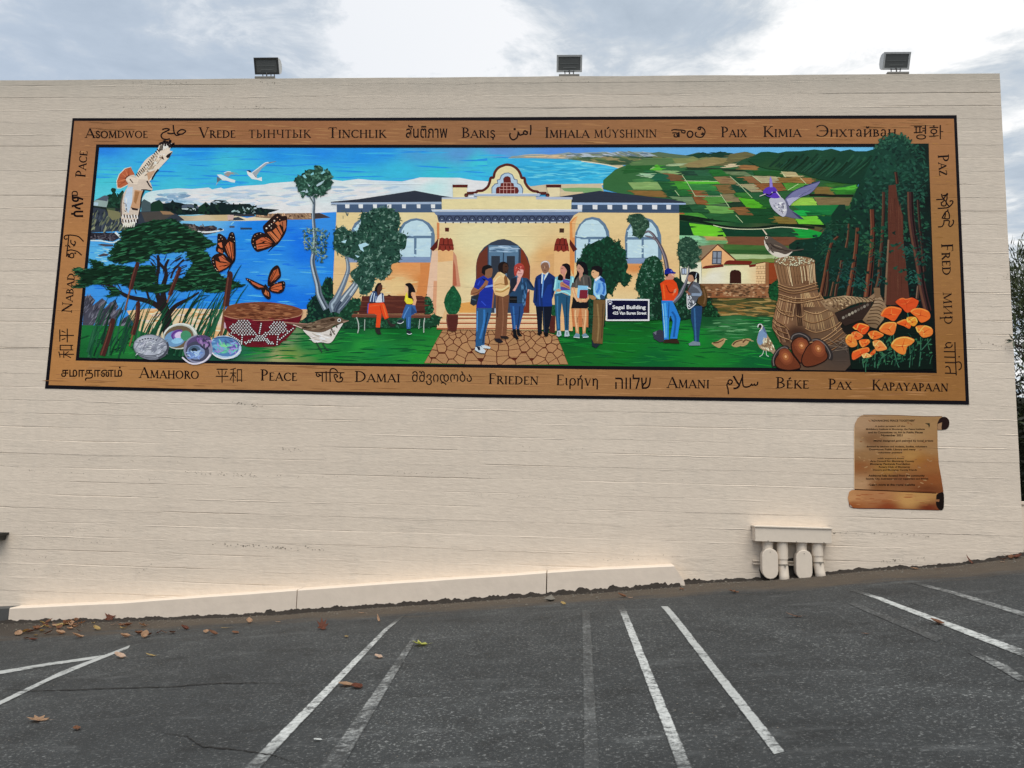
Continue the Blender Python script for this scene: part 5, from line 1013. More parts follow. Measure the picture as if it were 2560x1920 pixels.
# ---------------------------------------------------------------- border of the mural
def band(a, T, B, col, f=None):
    P = T+B[::-1]
    (a.g(P, f, 24) if f else a.p(P, col))
def frame_ring(a, T1, B1, T2, B2, col, f=None):
    band(a, T1, T2, col, f); band(a, B2, B1, col, f)
    for k in (0, -1): band(a, [T1[k], T2[k]] if k == 0 else [T2[k], T1[k]], [B1[k], B2[k]] if k == 0 else [B2[k], B1[k]], col, f)
a = Art('border_outline', mural); frame_ring(a, OUT_T, OUT_B, BR_T, BR_B, '16131a'); a.done()
woodf = field([(200,330,'966e4e'),(700,330,'94694a'),(1300,330,'906a4c'),(1900,330,'946a48'),(2350,330,'9c724e'),(2360,600,'957046'),(2380,900,'8d663c'),(2300,980,'8f683e'),(1700,970,'97704a'),(1200,960,'9d7852'),(700,950,'a07a54'),(300,930,'a67c50'),(150,900,'a97c4e'),(170,600,'a87b50'),(200,450,'a07450')], 2)
a = Art('wood_border', mural); frame_ring(a, BR_T, BR_B, IN_T, IN_B, None, woodf)
for T_, B_ in ((BR_T, IN_T), (IN_B, BR_B)):
    a.dabs([(x+(20 if i==0 else -20 if i==6 else 0), y+2) for i,(x,y) in enumerate(T_)]+[(x, y-2) for x,y in B_[::-1]], 230, ['906848','a47c56','a88058','84603e'], 60, 1.8, 1, 1.5, shape='streak', j=.04)
a.dabs([(196,310),(230,365),(182,895),(140,950)], 60, ['946a46','b0855a'], 14, 1.4, 1, 2, shape='streak', j=.04)
a.dabs([(2374,305),(2330,365),(2352,925),(2398,990)], 60, ['8a6636','a07848'], 18, 1.4, 1, 2, shape='streak', j=.04)
a.done()
a = Art('border_inline', mural); frame_ring(a, IN_T, IN_B, PI_T, PI_B, '15131a'); a.done()

# ---------------------------------------------------------------- lettering: a serif hand, one stroke at a time (units of cap height)
TK, TN = 0.135, 0.055
def arc(cx, cy, rx, ry, a0, a1, n=12): return [(cx+rx*math.cos(math.radians(a0+(a1-a0)*i/n)), cy+ry*math.sin(math.radians(a0+(a1-a0)*i/n))) for i in range(n+1)]
def sf(x, y, w_=.26): return ('n', [(x-w_/2, y), (x+w_/2, y)])
GL = {
'A': (.92, [('n',[(.08,0),(.45,1)]),('k',[(.44,1),(.84,0)]),('n',[(.2,.33),(.7,.33)]),sf(.08,.02),sf(.84,.02)]),
'B': (.70, [('k',[(.16,0),(.16,1)]),('c',arc(.2,.75,.32,.23,90,-90)),('c',arc(.2,.27,.40,.25,90,-90)),sf(.1,.98,.2),sf(.1,.02,.2)]),
'C': (.82, [('c',arc(.48,.5,.4,.48,48,312,20)),('n',[(.76,.92),(.78,.74)]),('n',[(.78,.12),(.76,.2)])]),
'D': (.88, [('k',[(.16,0),(.16,1)]),('c',arc(.22,.5,.56,.48,90,-90,18)),sf(.1,.98,.2),sf(.1,.02,.2)]),
'E': (.66, [('k',[(.16,0),(.16,1)]),('n',[(.06,.97),(.56,.97),(.57,.85)]),('n',[(.16,.53),(.46,.53)]),('n',[(.06,.03),(.58,.03),(.62,.17)])]),
'F': (.62, [('k',[(.16,0),(.16,1)]),('n',[(.06,.97),(.56,.97),(.57,.84)]),('n',[(.16,.52),(.46,.52),(.46,.44)]),sf(.16,.02)]),
'H': (.92, [('k',[(.17,0),(.17,1)]),('k',[(.75,0),(.75,1)]),('n',[(.17,.52),(.75,.52)]),sf(.17,.98),sf(.17,.02),sf(.75,.98),sf(.75,.02)]),
'I': (.36, [('k',[(.18,0),(.18,1)]),sf(.18,.98),sf(.18,.02)]),
'K': (.82, [('k',[(.17,0),(.17,1)]),('n',[(.2,.42),(.64,.98)]),('k',[(.34,.56),(.74,.03)]),sf(.17,.98),sf(.17,.02),sf(.66,.98,.22),sf(.76,.02,.2)]),
'L': (.64, [('k',[(.17,0),(.17,1)]),('n',[(.07,.03),(.56,.03),(.6,.18)]),sf(.17,.98)]),
'M': (1.08,[('n',[(.14,0),(.18,1)]),('k',[(.18,1),(.52,.06)]),('n',[(.52,.06),(.86,1)]),('k',[(.87,1),(.92,0)]),sf(.13,.02),sf(.92,.02),sf(.12,.98,.14),sf(.92,.98,.14)]),
'N': (.94, [('n',[(.15,0),(.15,1)]),('k',[(.15,1),(.78,.02)]),('n',[(.78,0),(.78,1)]),sf(.15,.02),sf(.1,.98,.16),sf(.78,.98)]),
'O': (.96, [('c',arc(.47,.5,.4,.48,0,360,26))]),
'P': (.66, [('k',[(.17,0),(.17,1)]),('c',arc(.2,.72,.36,.26,90,-90)),sf(.17,.02),sf(.1,.98,.2)]),
'R': (.78, [('k',[(.17,0),(.17,1)]),('c',arc(.2,.74,.33,.24,90,-90)),('k',[(.36,.5),(.72,.02)]),sf(.17,.02),sf(.1,.98,.2),sf(.74,.02,.14)]),
'S': (.62, [('s',[(.50,.84),(.34,.97),(.14,.88),(.13,.68),(.32,.54),(.5,.38),(.52,.16),(.34,.03),(.12,.12)]),('n',[(.52,.95),(.51,.76)]),('n',[(.09,.04),(.1,.24)])]),
'T': (.78, [('k',[(.38,0),(.38,1)]),('n',[(.05,.82),(.07,.97),(.7,.97),(.72,.82)]),sf(.38,.02)]),
'U': (.9, [('k',[(.17,1),(.17,.34)]),('c',arc(.46,.34,.29,.32,180,360)),('n',[(.75,.34),(.75,1)]),sf(.17,.98),sf(.75,.98)]),
'V': (.88, [('k',[(.1,1),(.45,0)]),('n',[(.45,0),(.78,1)]),sf(.1,.98),sf(.78,.98)]),
'W': (1.26,[('k',[(.1,1),(.38,0)]),('n',[(.38,0),(.62,.96)]),('k',[(.60,1),(.88,0)]),('n',[(.88,0),(1.14,1)]),sf(.1,.98),sf(.62,.98,.2),sf(1.14,.98)]),
'X': (.82, [('k',[(.12,1),(.68,0)]),('n',[(.1,0),(.66,1)]),sf(.12,.98),sf(.68,.98,.2),sf(.1,.02,.2),sf(.7,.02)]),
'Y': (.84, [('k',[(.1,1),(.42,.48)]),('n',[(.42,.48),(.72,1)]),('k',[(.42,.5),(.42,0)]),sf(.1,.98),sf(.73,.98,.22),sf(.42,.02)]),
'Z': (.74, [('n',[(.1,.8),(.1,.97),(.62,.97)]),('k',[(.6,.95),(.1,.05)]),('n',[(.08,.03),(.64,.03),(.66,.2)])]),
' ': (.42, []),
'Ы': (1.12,[('k',[(.17,0),(.17,1)]),('c',arc(.2,.28,.36,.27,90,-90)),sf(.14,.98,.2),sf(.1,.02,.2),('k',[(.88,0),(.88,1)]),sf(.88,.98),sf(.88,.02)]),
'Ч': (.86, [('k',[(.15,1),(.16,.62)]),('c',arc(.42,.62,.27,.2,180,300)),('k',[(.7,0),(.7,1)]),sf(.15,.98),sf(.7,.98),sf(.7,.02)]),
'Э': (.84, [('c',arc(.34,.5,.4,.48,132,-132,20)),('n',[(.22,.5),(.72,.5)]),('n',[(.07,.95),(.07,.74)]),('n',[(.07,.26),(.07,.05)])]),
'а': (.74, [('s',[(.14,.78),(.28,.97),(.5,.9),(.53,.7)]),('k',[(.53,.72),(.54,.1),(.66,.04)]),('c',arc(.32,.28,.2,.24,80,330))]),
'й': (.94, [('k',[(.17,0),(.17,1)]),('k',[(.75,0),(.75,1)]),('n',[(.17,.1),(.75,.9)]),sf(.17,.98),sf(.17,.02),sf(.75,.98),sf(.75,.02),('s',[(.3,1.42),(.46,1.26),(.62,1.42)])]),
'и': (.94, [('k',[(.17,0),(.17,1)]),('k',[(.75,0),(.75,1)]),('n',[(.17,.1),(.75,.9)]),sf(.17,.98),sf(.17,.02),sf(.75,.98),sf(.75,.02)]),
'р': (.80, [('k',[(.17,-.5),(.17,1)]),('c',arc(.34,.5,.33,.46,150,-150,20)),sf(.17,-.48),sf(.12,.98,.16)]),
'ι': (.38, [('k',[(.17,1),(.17,.16),(.3,.03)]),sf(.12,.97,.14)]),
'ρ': (.84, [('k',[(.16,-.5),(.17,.5)]),('c',arc(.45,.5,.3,.46,180,-150,22))]),
'η': (.84, [('k',[(.19,0),(.19,1)]),('s',[(.2,.78),(.42,.97),(.62,.82)]),('k',[(.64,.82),(.64,-.45)]),sf(.12,.97,.16)]),
'ή': (.84, [('k',[(.19,0),(.19,1)]),('s',[(.2,.78),(.42,.97),(.62,.82)]),('k',[(.64,.82),(.64,-.45)]),sf(.12,.97,.16),('k',[(.38,1.1),(.56,1.42)])]),
'ν': (.78, [('k',[(.12,1),(.4,0)]),('n',[(.4,0),(.68,1)]),sf(.12,.98)]),
}
for a_, b_ in zip('ТНКВМХтхнвм', 'THKBMXTXHBM'): GL[a_] = GL[b_]
GL['É'] = (GL['E'][0], GL['E'][1]+[('k',[(.24,1.12),(.46,1.34)])])
GL['Ú'] = (GL['U'][0], GL['U'][1]+[('k',[(.38,1.12),(.64,1.36)])])
GL['Ş'] = (GL['S'][0], GL['S'][1]+[('k',[(.32,.0),(.40,-.16),(.28,-.26)])])
GL['Ε'] = GL['E']
INK = '1a0c0c'
def word(text, x0, y0, x1, y1, cap, small, name='lettering', ink=INK, parent=None, allcap=False):
    a = Art(name, parent or mural); dx, dy = x1-x0, y1-y0; Ln = math.hypot(dx, dy); ux, uy = dx/Ln, dy/Ln; vx, vy = uy, -ux
    items = []; tot = 0
    for i, ch in enumerate(text):
        big = ch.isupper() or ch in '' ; g = GL[ch.upper() if ch.upper() in GL and ch not in GL else ch]
        h = cap if (big and not allcap) else small; items.append((g, h)); tot += g[0]*h + small*.06
    k = Ln/(tot - small*.12); cur = -items[0][1]*.03*k
    for g, h in items:
        for ty, pts in g[1]:
            P = [(x0+ux*(cur+x*h*k)+vx*y*h, y0+uy*(cur+x*h*k)+vy*y*h) for x, y in pts]
            t_, n_ = TK*(.5*h+.5*cap)*1.22, max(1.6, TN*cap*1.3)
            if ty == 'n': a.st(P, n_, ink, sm=False)
            elif ty == 'k': a.st(P, t_, ink, sm=False)
            elif ty == 's': a.st(P, t_*.85, ink)
            else:
                n = len(P); L_ = []; R_ = []
                for i, p in enumerate(P):
                    q = P[max(i-1, 0)]; r = P[min(i+1, n-1)]; ex, ey = r[0]-q[0], r[1]-q[1]; l = math.hypot(ex, ey) or 1
                    vert = abs((ex*vx+ey*vy)/l); w_ = (n_+(t_-n_)*vert**1.3)/2
                    L_.append((p[0]-ey/l*w_, p[1]+ex/l*w_)); R_.append((p[0]+ey/l*w_, p[1]-ex/l*w_))
                tr = []
                for i in range(n-1): tr += [(i, i+1, n+i+1), (i, n+i+1, n+i)]
                a.raw(L_+R_, tr, [hx(ink)]*(2*n))
        cur += (g[0]*h+small*.06)*k
    return a.done()
def brush(tile, strokes, w_, name='lettering', ink=INK):
    a = Art(name, mural, tile)
    for s in strokes:
        ww = w_
        if isinstance(s, tuple): s, ww = s
        P = nums(s)
        if len(P) == 1: x, y = P[0]; k = TILES[tile][2]; a.el(x, y, ww*k*.62, ww*k*.62, ink, n=10)
        else: a.st(P, ww, ink)
    return a.done()
word('Asomdwoe', 214,344.7, 369.5,344.7, 23.5, 17)
brush('A', ['2010 310 1950 300 1895 350 1960 362 2010 330 2010 310','1950 360 1890 380 1860 350 1848 300 1842 235','1855 350 1800 355 1760 345','1690 300 1740 285 1790 300 1700 345 1675 385 1700 425 1750 435 1795 425'], 3.6)
word('Vrede', 498,344.6, 589,344.6, 26, 18.5)
word('ТЫНЧТЫК', 622,344.7, 776.5,344.7, 20, 20, allcap=True)
word('Tinchlik', 821,344.6, 965,344.6, 26, 19.5)
fonttext('สันติภาพ', 1014.6,312, 1118.6,345.2, bold=0.012)
word('Bariş', 1155,344.4, 1238,344.4, 25.5, 18.5)
brush('D', ['480 235 482 300 474 375','430 340 400 315 378 350 425 365 436 320','385 360 330 375 315 350 300 325','305 350 290 410 240 440 205 420 190 380 198 345',('258 293',5)], 3.8)
word('Imhala', 1363,344.4, 1473,344.4, 26, 19); word('múyshinin', 1486,344.2, 1641.7,343.6, 19.5, 19.5)
brush('E', ['322 312 360 300 430 305 480 308 512 318 505 345 470 340 462 318','335 345 390 345 420 360 400 400 360 390 368 360','392 360 430 400 425 330',('540 365 560 325 600 325 620 360 600 400 560 402 540 365',3.6),'690 275 730 262 780 300 785 350 750 400 700 405 660 385 655 350 672 335','700 300 690 280 720 270 725 295 700 300','745 345 765 350 750 370 735 355'], 3.2)
word('Paix', 1803,342.9, 1867,342.7, 26, 18.5)
word('Kimia', 1908,342.4, 2003,342.2, 26.5, 19)
word('Энхтайван', 2041,341.8, 2241,341.2, 29, 17.5)
fonttext('평화', 2284,313, 2358,348.5, bold=-0.006)
word('Pace', 213.5,443.6, 219.5,378.5, 25, 19)
fonttext('ሰላም', 178,477, 208.5,543, rot=3, bold=0.03)
brush('G', ['335 300 350 275 400 265 470 270 540 290 605 355','335 300 350 322 385 315','400 265 395 330 385 420 375 500 370 565','395 400 420 440','430 330 430 375 470 400 492 375 480 345','492 370 480 410 460 410',('362 412',3.2),'380 480 430 470 480 480 530 500 580 545','385 520 410 545 400 570 385 530','400 560 440 580 468 565 462 520 430 520 410 545',('490 515',4)], 3.0)
word('Nabad', 179.6,782.3, 187.5,684.7, 25, 17.5)
fonttext('和平', 146,821.6, 185.5,895.7, rot=3, bold=-0.004)
fonttext('சமாதானம்', 153.3,916.5, 306.2,952, bold=0.016)
word('Amahoro', 349,944.7, 497,947.3, 26.5, 19.5)
fonttext('平和', 539.7,919.5, 605.5,957, bold=-0.004)
word('Peace', 652,951.2, 743,952.3, 27.5, 20)
brush('N', [('1700 1168 1900 1170 2108 1172',2.6),'1735 1170 1720 1200 1745 1225 1770 1205 1745 1190','1770 1205 1790 1215','1802 1170 1804 1298','1855 1150 1858 1295','1912 1300 1910 1150 1940 1115 1985 1125 2015 1160','1960 1210 1990 1195 2015 1225 1990 1235','1965 1215 2000 1290 2060 1295 2085 1255 2050 1215 2060 1175',('2050 1245',4)], 3.2)
word('Damai', 888,954.8, 1000,955.8, 27, 20)
fonttext('მშვიდობა', 1030,928, 1180,963, bold=0.008)
word('Frieden', 1222,959.8, 1346,961.8, 26.5, 20)
a = word('Ειρήνη', 1391,963, 1497,965.5, 26.5, 18.5)
fonttext('הוולש', 1538,936, 1627.5,972.5, bold=0.004)
word('Amani', 1668,969.6, 1773,970.8, 27, 20.5)
brush('Q', ['1515 1295 1510 1335 1475 1345 1470 1320','1470 1335 1440 1345 1430 1320','1430 1335 1400 1360 1340 1370 1310 1330 1305 1190',('1180 1215 1230 1300 1260 1350 1220 1385 1180 1388',4.6),'1260 1350 1300 1240','1150 1330 1165 1290 1130 1270 1105 1300 1120 1330 1155 1325','1110 1310 1090 1340 1105 1400 1112 1470'], 3.6)
word('Béke', 1940,970.4, 2022,971.6, 27.5, 20)
word('Pax', 2071,973, 2129,974, 26, 19)
word('Kapayapaan', 2180,975.3, 2370,979, 26, 19.5)
word('Paz', 2344.5,388.4, 2348,440.5, 27, 19.5)
brush('F', ['1955 1190 1965 1235 1990 1245 2030 1185 2035 1200 1970 1215','2030 1185 2030 1255 2015 1290','1880 1268 2000 1262','1950 1300 1960 1350 2010 1350 2020 1300 1990 1280 1965 1310','2010 1290 2060 1360 2105 1320 2110 1290 2080 1285 2070 1300','1900 1390 1990 1385 2050 1375 2090 1340',('2042 1412',3.4),'1960 1530 2010 1440 2050 1440 2060 1530 1970 1525','2010 1450 2000 1520','1905 1645 1960 1640 1985 1600 1990 1550','1990 1560 2060 1560 2055 1620 2080 1640 2115 1600 2120 1560 2105 1550'], 3.2)
word('Fred', 2353,610.6, 2356,688, 29, 20.5)
word('мир', 2357,732, 2360.5,811.5, 21, 21, allcap=True)
brush('R', [('1945 680 1950 860 1962 1100',3.0),'1900 690 1850 690 1830 720 1860 750 1900 740 1912 710','1860 745 1810 755','1950 802 1805 800','1955 872 1810 868',('1998 865',3.4),'1955 940 1820 938','1960 935 2000 930 2025 960 2020 1010 1990 1032','1955 1075 1820 1070','1890 1070 1880 1010 1850 985 1825 1000'], 3.0)

# ---------------------------------------------------------------- things painted in front, some breaking over the border
random.seed(77)
# redwood grove
a = Art('painted_forest', mural, 'Z')
FO = [(2191,371),(2201,350),(2213,350),(2224,340),(2235,346),(2245,341),(2253,340),(2265,348),(2264,359.5),(2321,359.5),(2329,700),(2341,930),(2329,928),(2200,926),(2010,918),(1990,800),(1985,700),(1973,660),(1972,612),(1990,600),(2020,598),(2048,592),(2062,574),(2078,556),(2078,538),(2097,512),(2112,512),(2114,526),(2125,520),(2132,496),(2141,474),(2150,456),(2164,433),(2181,393)]
a.g(FO, field([(2250,380,'1c4438'),(2200,420,'1d4a3a'),(2300,380,'0f221e'),(2320,500,'0c1a18'),(2150,480,'143c2e'),(2250,500,'14302a'),(2100,560,'123a2a'),(2180,560,'14362c'),(2280,600,'121e1e'),(2100,640,'12382c'),(2200,700,'0d2422'),(2300,750,'0c1718'),(2050,720,'0c2c24'),(2200,880,'0a1e1c'),(2320,880,'08100f'),(2100,860,'241c18')]), 12)
a.dabs([(2195,375),(2215,355),(2262,352),(2315,372),(2318,500),(2240,520),(2150,520),(2165,440)], 520, ['1f473b','1a3d32','2a5647','11302a','24503f','1c4438'], 13, 5.5, 10, 70)
a.dabs([(2150,480),(2240,520),(2310,500),(2325,640),(2200,640),(2080,600),(2080,560)], 330, ['183f32','1f4c3b','10302a','0d241e','255440','2c5c44'], 12, 5.5, 20, 70)
a.dabs([(1980,610),(2070,580),(2200,610),(2320,640),(2325,780),(2020,790),(1985,700)], 330, ['10302a','0b211d','163c34','0e2924','1c463c'], 12, 4.5, -30, 50)
for x, y in ((2195,362),(2206,352),(2214,349),(2222,344),(2228,340),(2236,342),(2246,338),(2256,342),(2264,350),(2270,356)): a.dabs([(x-8,y-6),(x+8,y-6),(x+10,y+12),(x-10,y+12)], 14, ['2a5444','1c4034','34604c'], 10, 4, -40, 60)
a.done()
TR = [('1380 -300 1390 0 1430 300 1490 600 1530 900 1600 1200', 11, 15, '38282a', '5c4438'),('1480 -200 1500 100 1530 400 1560 700', 5, 6, '2c2424', '4c3c34'),('905 -80 915 200 900 440 875 700 840 1020', 6, 14, '4f3228', '74503c'),('725 150 700 440 662 700 612 1010', 4, 12, '4f3428', '70503c'),('480 260 400 340 350 520 310 760 262 1010', 4, 9, '4c3428', '6c4c38'),('520 560 500 700 455 900 440 1010', 6, 5, '44302a', '605040'),('420 830 380 1010', 4, 4, '4c3c30', '6c5c48'),('1050 -300 1045 0 1030 300 1000 600 990 780 965 900', 4, 9, '40302a', '5c4838'),('610 100 600 260 575 400', 3, 5, '4c3a2c', '6c5444'),('350 680 345 860 320 1010', 4, 6, '40302a', '5c4838'),('1480 880 1465 1040', 4, 5, '5c4c40', '74665c'),('1200 -550 1220 -400', 5, 6, '3c2824', '5c4034')]
for pts, w0, w1, c1, c2 in TR:
    w0 *= 1.35; w1 *= 1.35; c1 = tuple(v*m_ for v, m_ in zip(hx(c1), (1.5,1.15,1.0))); c2 = tuple(v*m_ for v, m_ in zip(hx(c2), (1.25,1.05,.95)))
    t = Art('painted_trunk', mural, 'L'); t.st(pts, w0, c1, w1); P_ = [(x-w1*1.3, y) for x, y in nums(pts)]; t.st(P_, w0*.28, c2, w1*.28); t.st([(x+w1*1.2, y) for x, y in nums(pts)], w0*.25, '1c1414', w1*.25); t.done()
t = Art('painted_trunk', mural, 'L'); t.p('1110 -380 1200 -392 1225 -200 1290 0 1295 300 1335 700 1380 1120 1056 1120 1078 760 1106 300 1100 0', '5c362a')
for k in range(46):
    x = random.uniform(1100, 1300); y = random.uniform(-300, 800); t.st([(x, y), (x+random.uniform(-6, 14), y+random.uniform(120, 300))], random.uniform(1.2, 3), random.choice(['74503f','3a2018','64402f','84604a','2c1712']), 1, prof='leaf')
t.st('1108 300 1085 700 1065 1110', 4, '7c6450', 5); t.done()
a = Art('painted_boughs', mural, 'L')
for cx_, cy_, n_, c_ in ((1330,420,26,'2f6a5c'),(1420,760,22,'357264'),(740,850,30,'2f6c60'),(560,800,22,'28605a'),(620,650,20,'2c5c54'),(960,780,14,'2c645c'),(860,380,30,'3a6a48'),(980,520,20,'2a6254'),(1540,520,20,'2a5c50'),(430,720,18,'28584c'),(1540,330,16,'1f4c44'),(350,240,22,'2a6450'),(280,400,18,'2c6048'),(400,140,20,'2f6048'),(980,230,16,'1c6044')):
    for k in range(n_):
        x = cx_+random.uniform(-75, 75); y = cy_+random.uniform(-90, 90); s_ = random.choice((-1, 1)); a.st([(x, y), (x+s_*28, y+14), (x+s_*44, y+34)], 4.2, tuple(v*.55 for v in jit(hx(c_), .3)), 1, prof='leaf')
for k in range(60):
    x = random.uniform(150, 1600); y = random.uniform(150, 900); a.dabs([(x-20,y-10),(x+20,y-10),(x+20,y+14),(x-20,y+14)], 3, ['123a30','1c4c3c','0e2a24'], 12, 5, 10, 60)
a.done()['kind'] = 'stuff'
# hummingbird, thrush, quail with chicks
a = Art('painted_hummingbird', mural, 'E')
a.p('1900 1245 1920 1300 1960 1400 2080 1480 2155 1540 2020 1530 1890 1500 1850 1400', '66687e'); a.p('1980 1430 2080 1480 2155 1542 2090 1530', '3c4060')
a.p('1905 1252 1965 1185 2050 1125 2212 1062 2370 1015 2330 1090 2235 1185 2110 1235 2010 1300 1955 1355 1925 1310', '75769a', True)
for k in range(12): a.st([(1960+k*6, 1330-k*6), (2000+k*30, 1260-k*16)], 1.3, random.choice(['4c4c74','9c9cb8','5c5c80']), .6, sm=False)
a.st('1900 1250 2000 1160 2150 1090 2370 1015', 2.2, '3c3c64'); a.p('1910 1260 1990 1240 2100 1240 2010 1300 1950 1360', 'a4a4bc')
a.p('1675 1262 1760 1240 1825 1233 1885 1280 1912 1360 1912 1450 1870 1508 1780 1455 1705 1370', 'b0b0ba', True); a.dabs('1720 1320 1880 1300 1900 1460 1800 1450', 34, ['8c8c98','d0d0d8','787886'], 9, 4, 40, 60)
a.p('1588 1160 1620 1115 1700 1088 1762 1112 1795 1180 1825 1238 1740 1252 1650 1225 1600 1190', '5b3ba6', True); a.p('1690 945 1712 1000 1722 1100 1680 1100 1678 1000', '8c80c4'); a.st('1610 1188 1680 1208 1730 1170 1775 1168', 3.4, '1b1336', 2.4); a.el(1712, 1172, 9, 9, 'd0d0e0', n=8); a.el(1712, 1172, 5, 5, '0c0c14', n=6); a.st('1540 1222 1625 1192', 1.8, 'c8c4bc'); a.st('1770 1160 1830 1235', 2, 'd0c8dc')
a.done()
a = Art('painted_thrush', mural, 'K')
a.p('1605 300 1650 278 1705 298 1760 338 1855 395 1985 468 2135 458 2135 470 2005 492 1900 535 1800 505 1700 480 1640 400', '5b5048', True); a.p('1602 330 1640 400 1700 480 1800 505 1900 532 1995 492 1900 578 1790 572 1690 520 1620 430', 'c6beb2', True)
a.st('1680 380 1760 440 1900 480 1980 485', 4, '3c322c', 2); a.st('1740 400 1850 440', 1.6, '8c7c6c'); a.dabs('1620 380 1690 390 1740 520 1660 470', 14, ['3c3430','5c5048'], 8, 4, 50, 30)
a.st('1578 178 1640 262', 2.4, 'c8bca8', 3.6); a.el(1636, 302, 20, 20, 'c8bca8', n=10); a.el(1636, 302, 11, 11, '1c1814', n=8); a.st('1860 575 1840 610', 2, '5c4c40'); a.st('1760 570 1740 610', 2, '5c4c40'); a.done()
a = Art('painted_quail', mural, 'Q')
a.p('1530 520 1562 503 1605 540 1650 650 1705 740 1752 840 1765 905 1735 915 1690 880 1600 862 1540 822 1505 740 1508 690 1535 600 1560 570', '9c8870', True); a.p('1538 600 1600 570 1645 660 1600 745 1550 790 1508 735', '7890ac', True); a.p('1570 510 1605 540 1648 645 1600 600', '5c6c8c')
a.dabs('1620 680 1700 740 1755 860 1640 850 1560 820', 60, ['c8b89c','6c5a44','8c7458','dcd0b8'], 9, 3, 60, 30); a.st('1560 500 1580 530 1560 575 1538 600', 2, 'e4e4e0'); a.el(1550, 530, 18, 26, '1c1a1c'); a.st('1515 545 1530 505 1560 500', 2, 'd8d8d8'); a.st('1600 865 1580 920 1540 950', 1.6, 'b8c4b8'); a.st('1632 870 1640 930 1670 945', 1.6, 'b8c4b8'); a.done()
for pts, d_ in (('880 762 960 738 1020 700 1068 700 1060 745 1020 802 985 828 930 805', 0), ('1155 790 1205 732 1290 712 1330 705 1300 770 1270 805 1205 818', 0), ('1290 760 1340 705 1400 700 1432 722 1400 735 1370 780 1320 805 1280 800', 0)):
    a = Art('painted_chick', mural, 'Q'); a.p(pts, 'a88e68', True); q = nums(pts); a.st([(q[0][0]+20, q[0][1]-4), (q[1][0]+10, q[1][1]+14), (q[3][0]-20, q[3][1]+14)], 4, '5c402c', 2); a.st([(q[3][0]-8, q[3][1]+8), (q[3][0]+24, q[3][1]+12)], 1.4, 'c4b490'); a.done()
# bundle of reeds bound into a figure, with its two horns
HX0 = hx
def hx(h): return tuple(v*.90 for v in HX0(h)) if isinstance(h, str) else h
a = Art('painted_reed_bundle', mural, 'Z')
BP = [(1934.6,657),(1986,662),(2036,657),(2040,705),(2047,745),(2056,757),(2086,780),(2104,824),(2119,842),(2143,893),(2112,927),(2000,925),(1985,880),(1954,861),(1943.7,846),(1930,819),(1931,802),(1940,766),(1946,739),(1945.5,708)]
a.g(BP, field([(1960,680,'8c6c50'),(2020,690,'74543c'),(1960,760,'7c5c44'),(1990,770,'4c3428'),(2030,740,'7c604a'),(1950,810,'8c6a50'),(1990,830,'4a3226'),(2040,800,'8c7054'),(2060,850,'6c5440'),(2100,880,'4c423c'),(2080,820,'6c5442')]), 6)
def reed(x0, y0, x1, y1, w_, c_): a.st([(x0, y0), ((x0+x1)/2+random.uniform(-1, 1), (y0+y1)/2), (x1, y1)], w_, c_, w_*.9)
for k in range(26):
    x = 1936+k*3.95; reed(x, 659+random.uniform(0, 3), 1948+k*3.6, 708+random.uniform(-6, 8), 2.1, random.choice(['c8ac88','a88868','8c6c4e','d8c09c'])); 
    if k % 2: reed(x+1.9, 660, 1949+k*3.6, 710, 1.1, '4c3424')
for k in range(13): reed(1948+k*3.4, 742, 1934+k*3.8, 800+random.uniform(-8, 10), 2, random.choice(['b89874','8c6c50','a07e5c']))
for k in range(16): reed(2002+k*3, 732, 2006+k*4.4, 768, 2, random.choice(['c4a67c','8c6c50','a88660']))
for k in range(18): reed(2010+k*4, 780, 2016+k*4.4, 826+random.uniform(-8, 4), 1.8, random.choice(['b0946c','84684c','9c7e5c']))
for k in range(10): reed(1988+k*1.8, 750, 1992+k*2.2, 815, 1.4, random.choice(['8c6c50','3c281c']))
for k in range(12): reed(1934+k*2.4, 808, 1950+k*2.6, 856, 1.4, random.choice(['a8866a','5c4030','8c6c54']))
for pts in ('1944 711 1985 722 2042 708','1944 717 1985 729 2044 715','1946 724 1985 735 2046 722','1945 736 1965 742 1990 748 2040 744 2050 733','1947 742 1970 748 2000 754 2050 742','1946 748 1970 755 2000 758 2056 748','1941 760 1948 774 1962 780 1980 782','1940 768 1950 782 1975 792 1984 790','1958 774 1968 790 1984 793','1932 792 1944 806 1962 812','1931 804 1945 816 1968 820','1933 816 1948 828 1970 836','1936 828 1950 842 1972 850','1946 806 1962 816 1972 826','1990 790 2002 794 2012 788','2010 778 2040 786 2066 776 2084 772','2008 800 2030 808 2062 800 2084 788','2012 822 2040 832 2080 820 2100 806','2024 858 2060 846 2098 816 2104 800','2028 864 2070 848 2104 822','2034 868 2076 856 2108 832','2060 868 2096 852 2116 838','2078 876 2104 862'): a.st(pts, 3.1, '5a3c28'); a.st([(x, y-.9) for x, y in nums(pts)], 1.3, random.choice(['b8946c','a07c58','c4a078']))
for k in range(26): a.st([(2090+random.uniform(-30, 30), 860+random.uniform(-16, 30)), (2120+random.uniform(-20, 20), 850+random.uniform(-10, 30))], 1.3, random.choice(['6c6058','8c7c6c','3c322c']), .6, sm=False)
ob = a.done()
a = Art('reed_tops', ob, 'Z'); a.el(1986, 654, 51, 13, '8c6c50')
for _ in range(95):
    an = random.uniform(0, 6.28); r_ = random.random()**.5; x, y = 1986+47*r_*math.cos(an), 654+11*r_*math.sin(an); a.el(x, y, 3, 2.4, '4a3020', n=6); a.el(x, y-.3, 2.2, 1.7, random.choice(['d8c8a8','c8b490','e0d0b4']), n=6)
a.done()
a = Art('horn', ob, 'R')
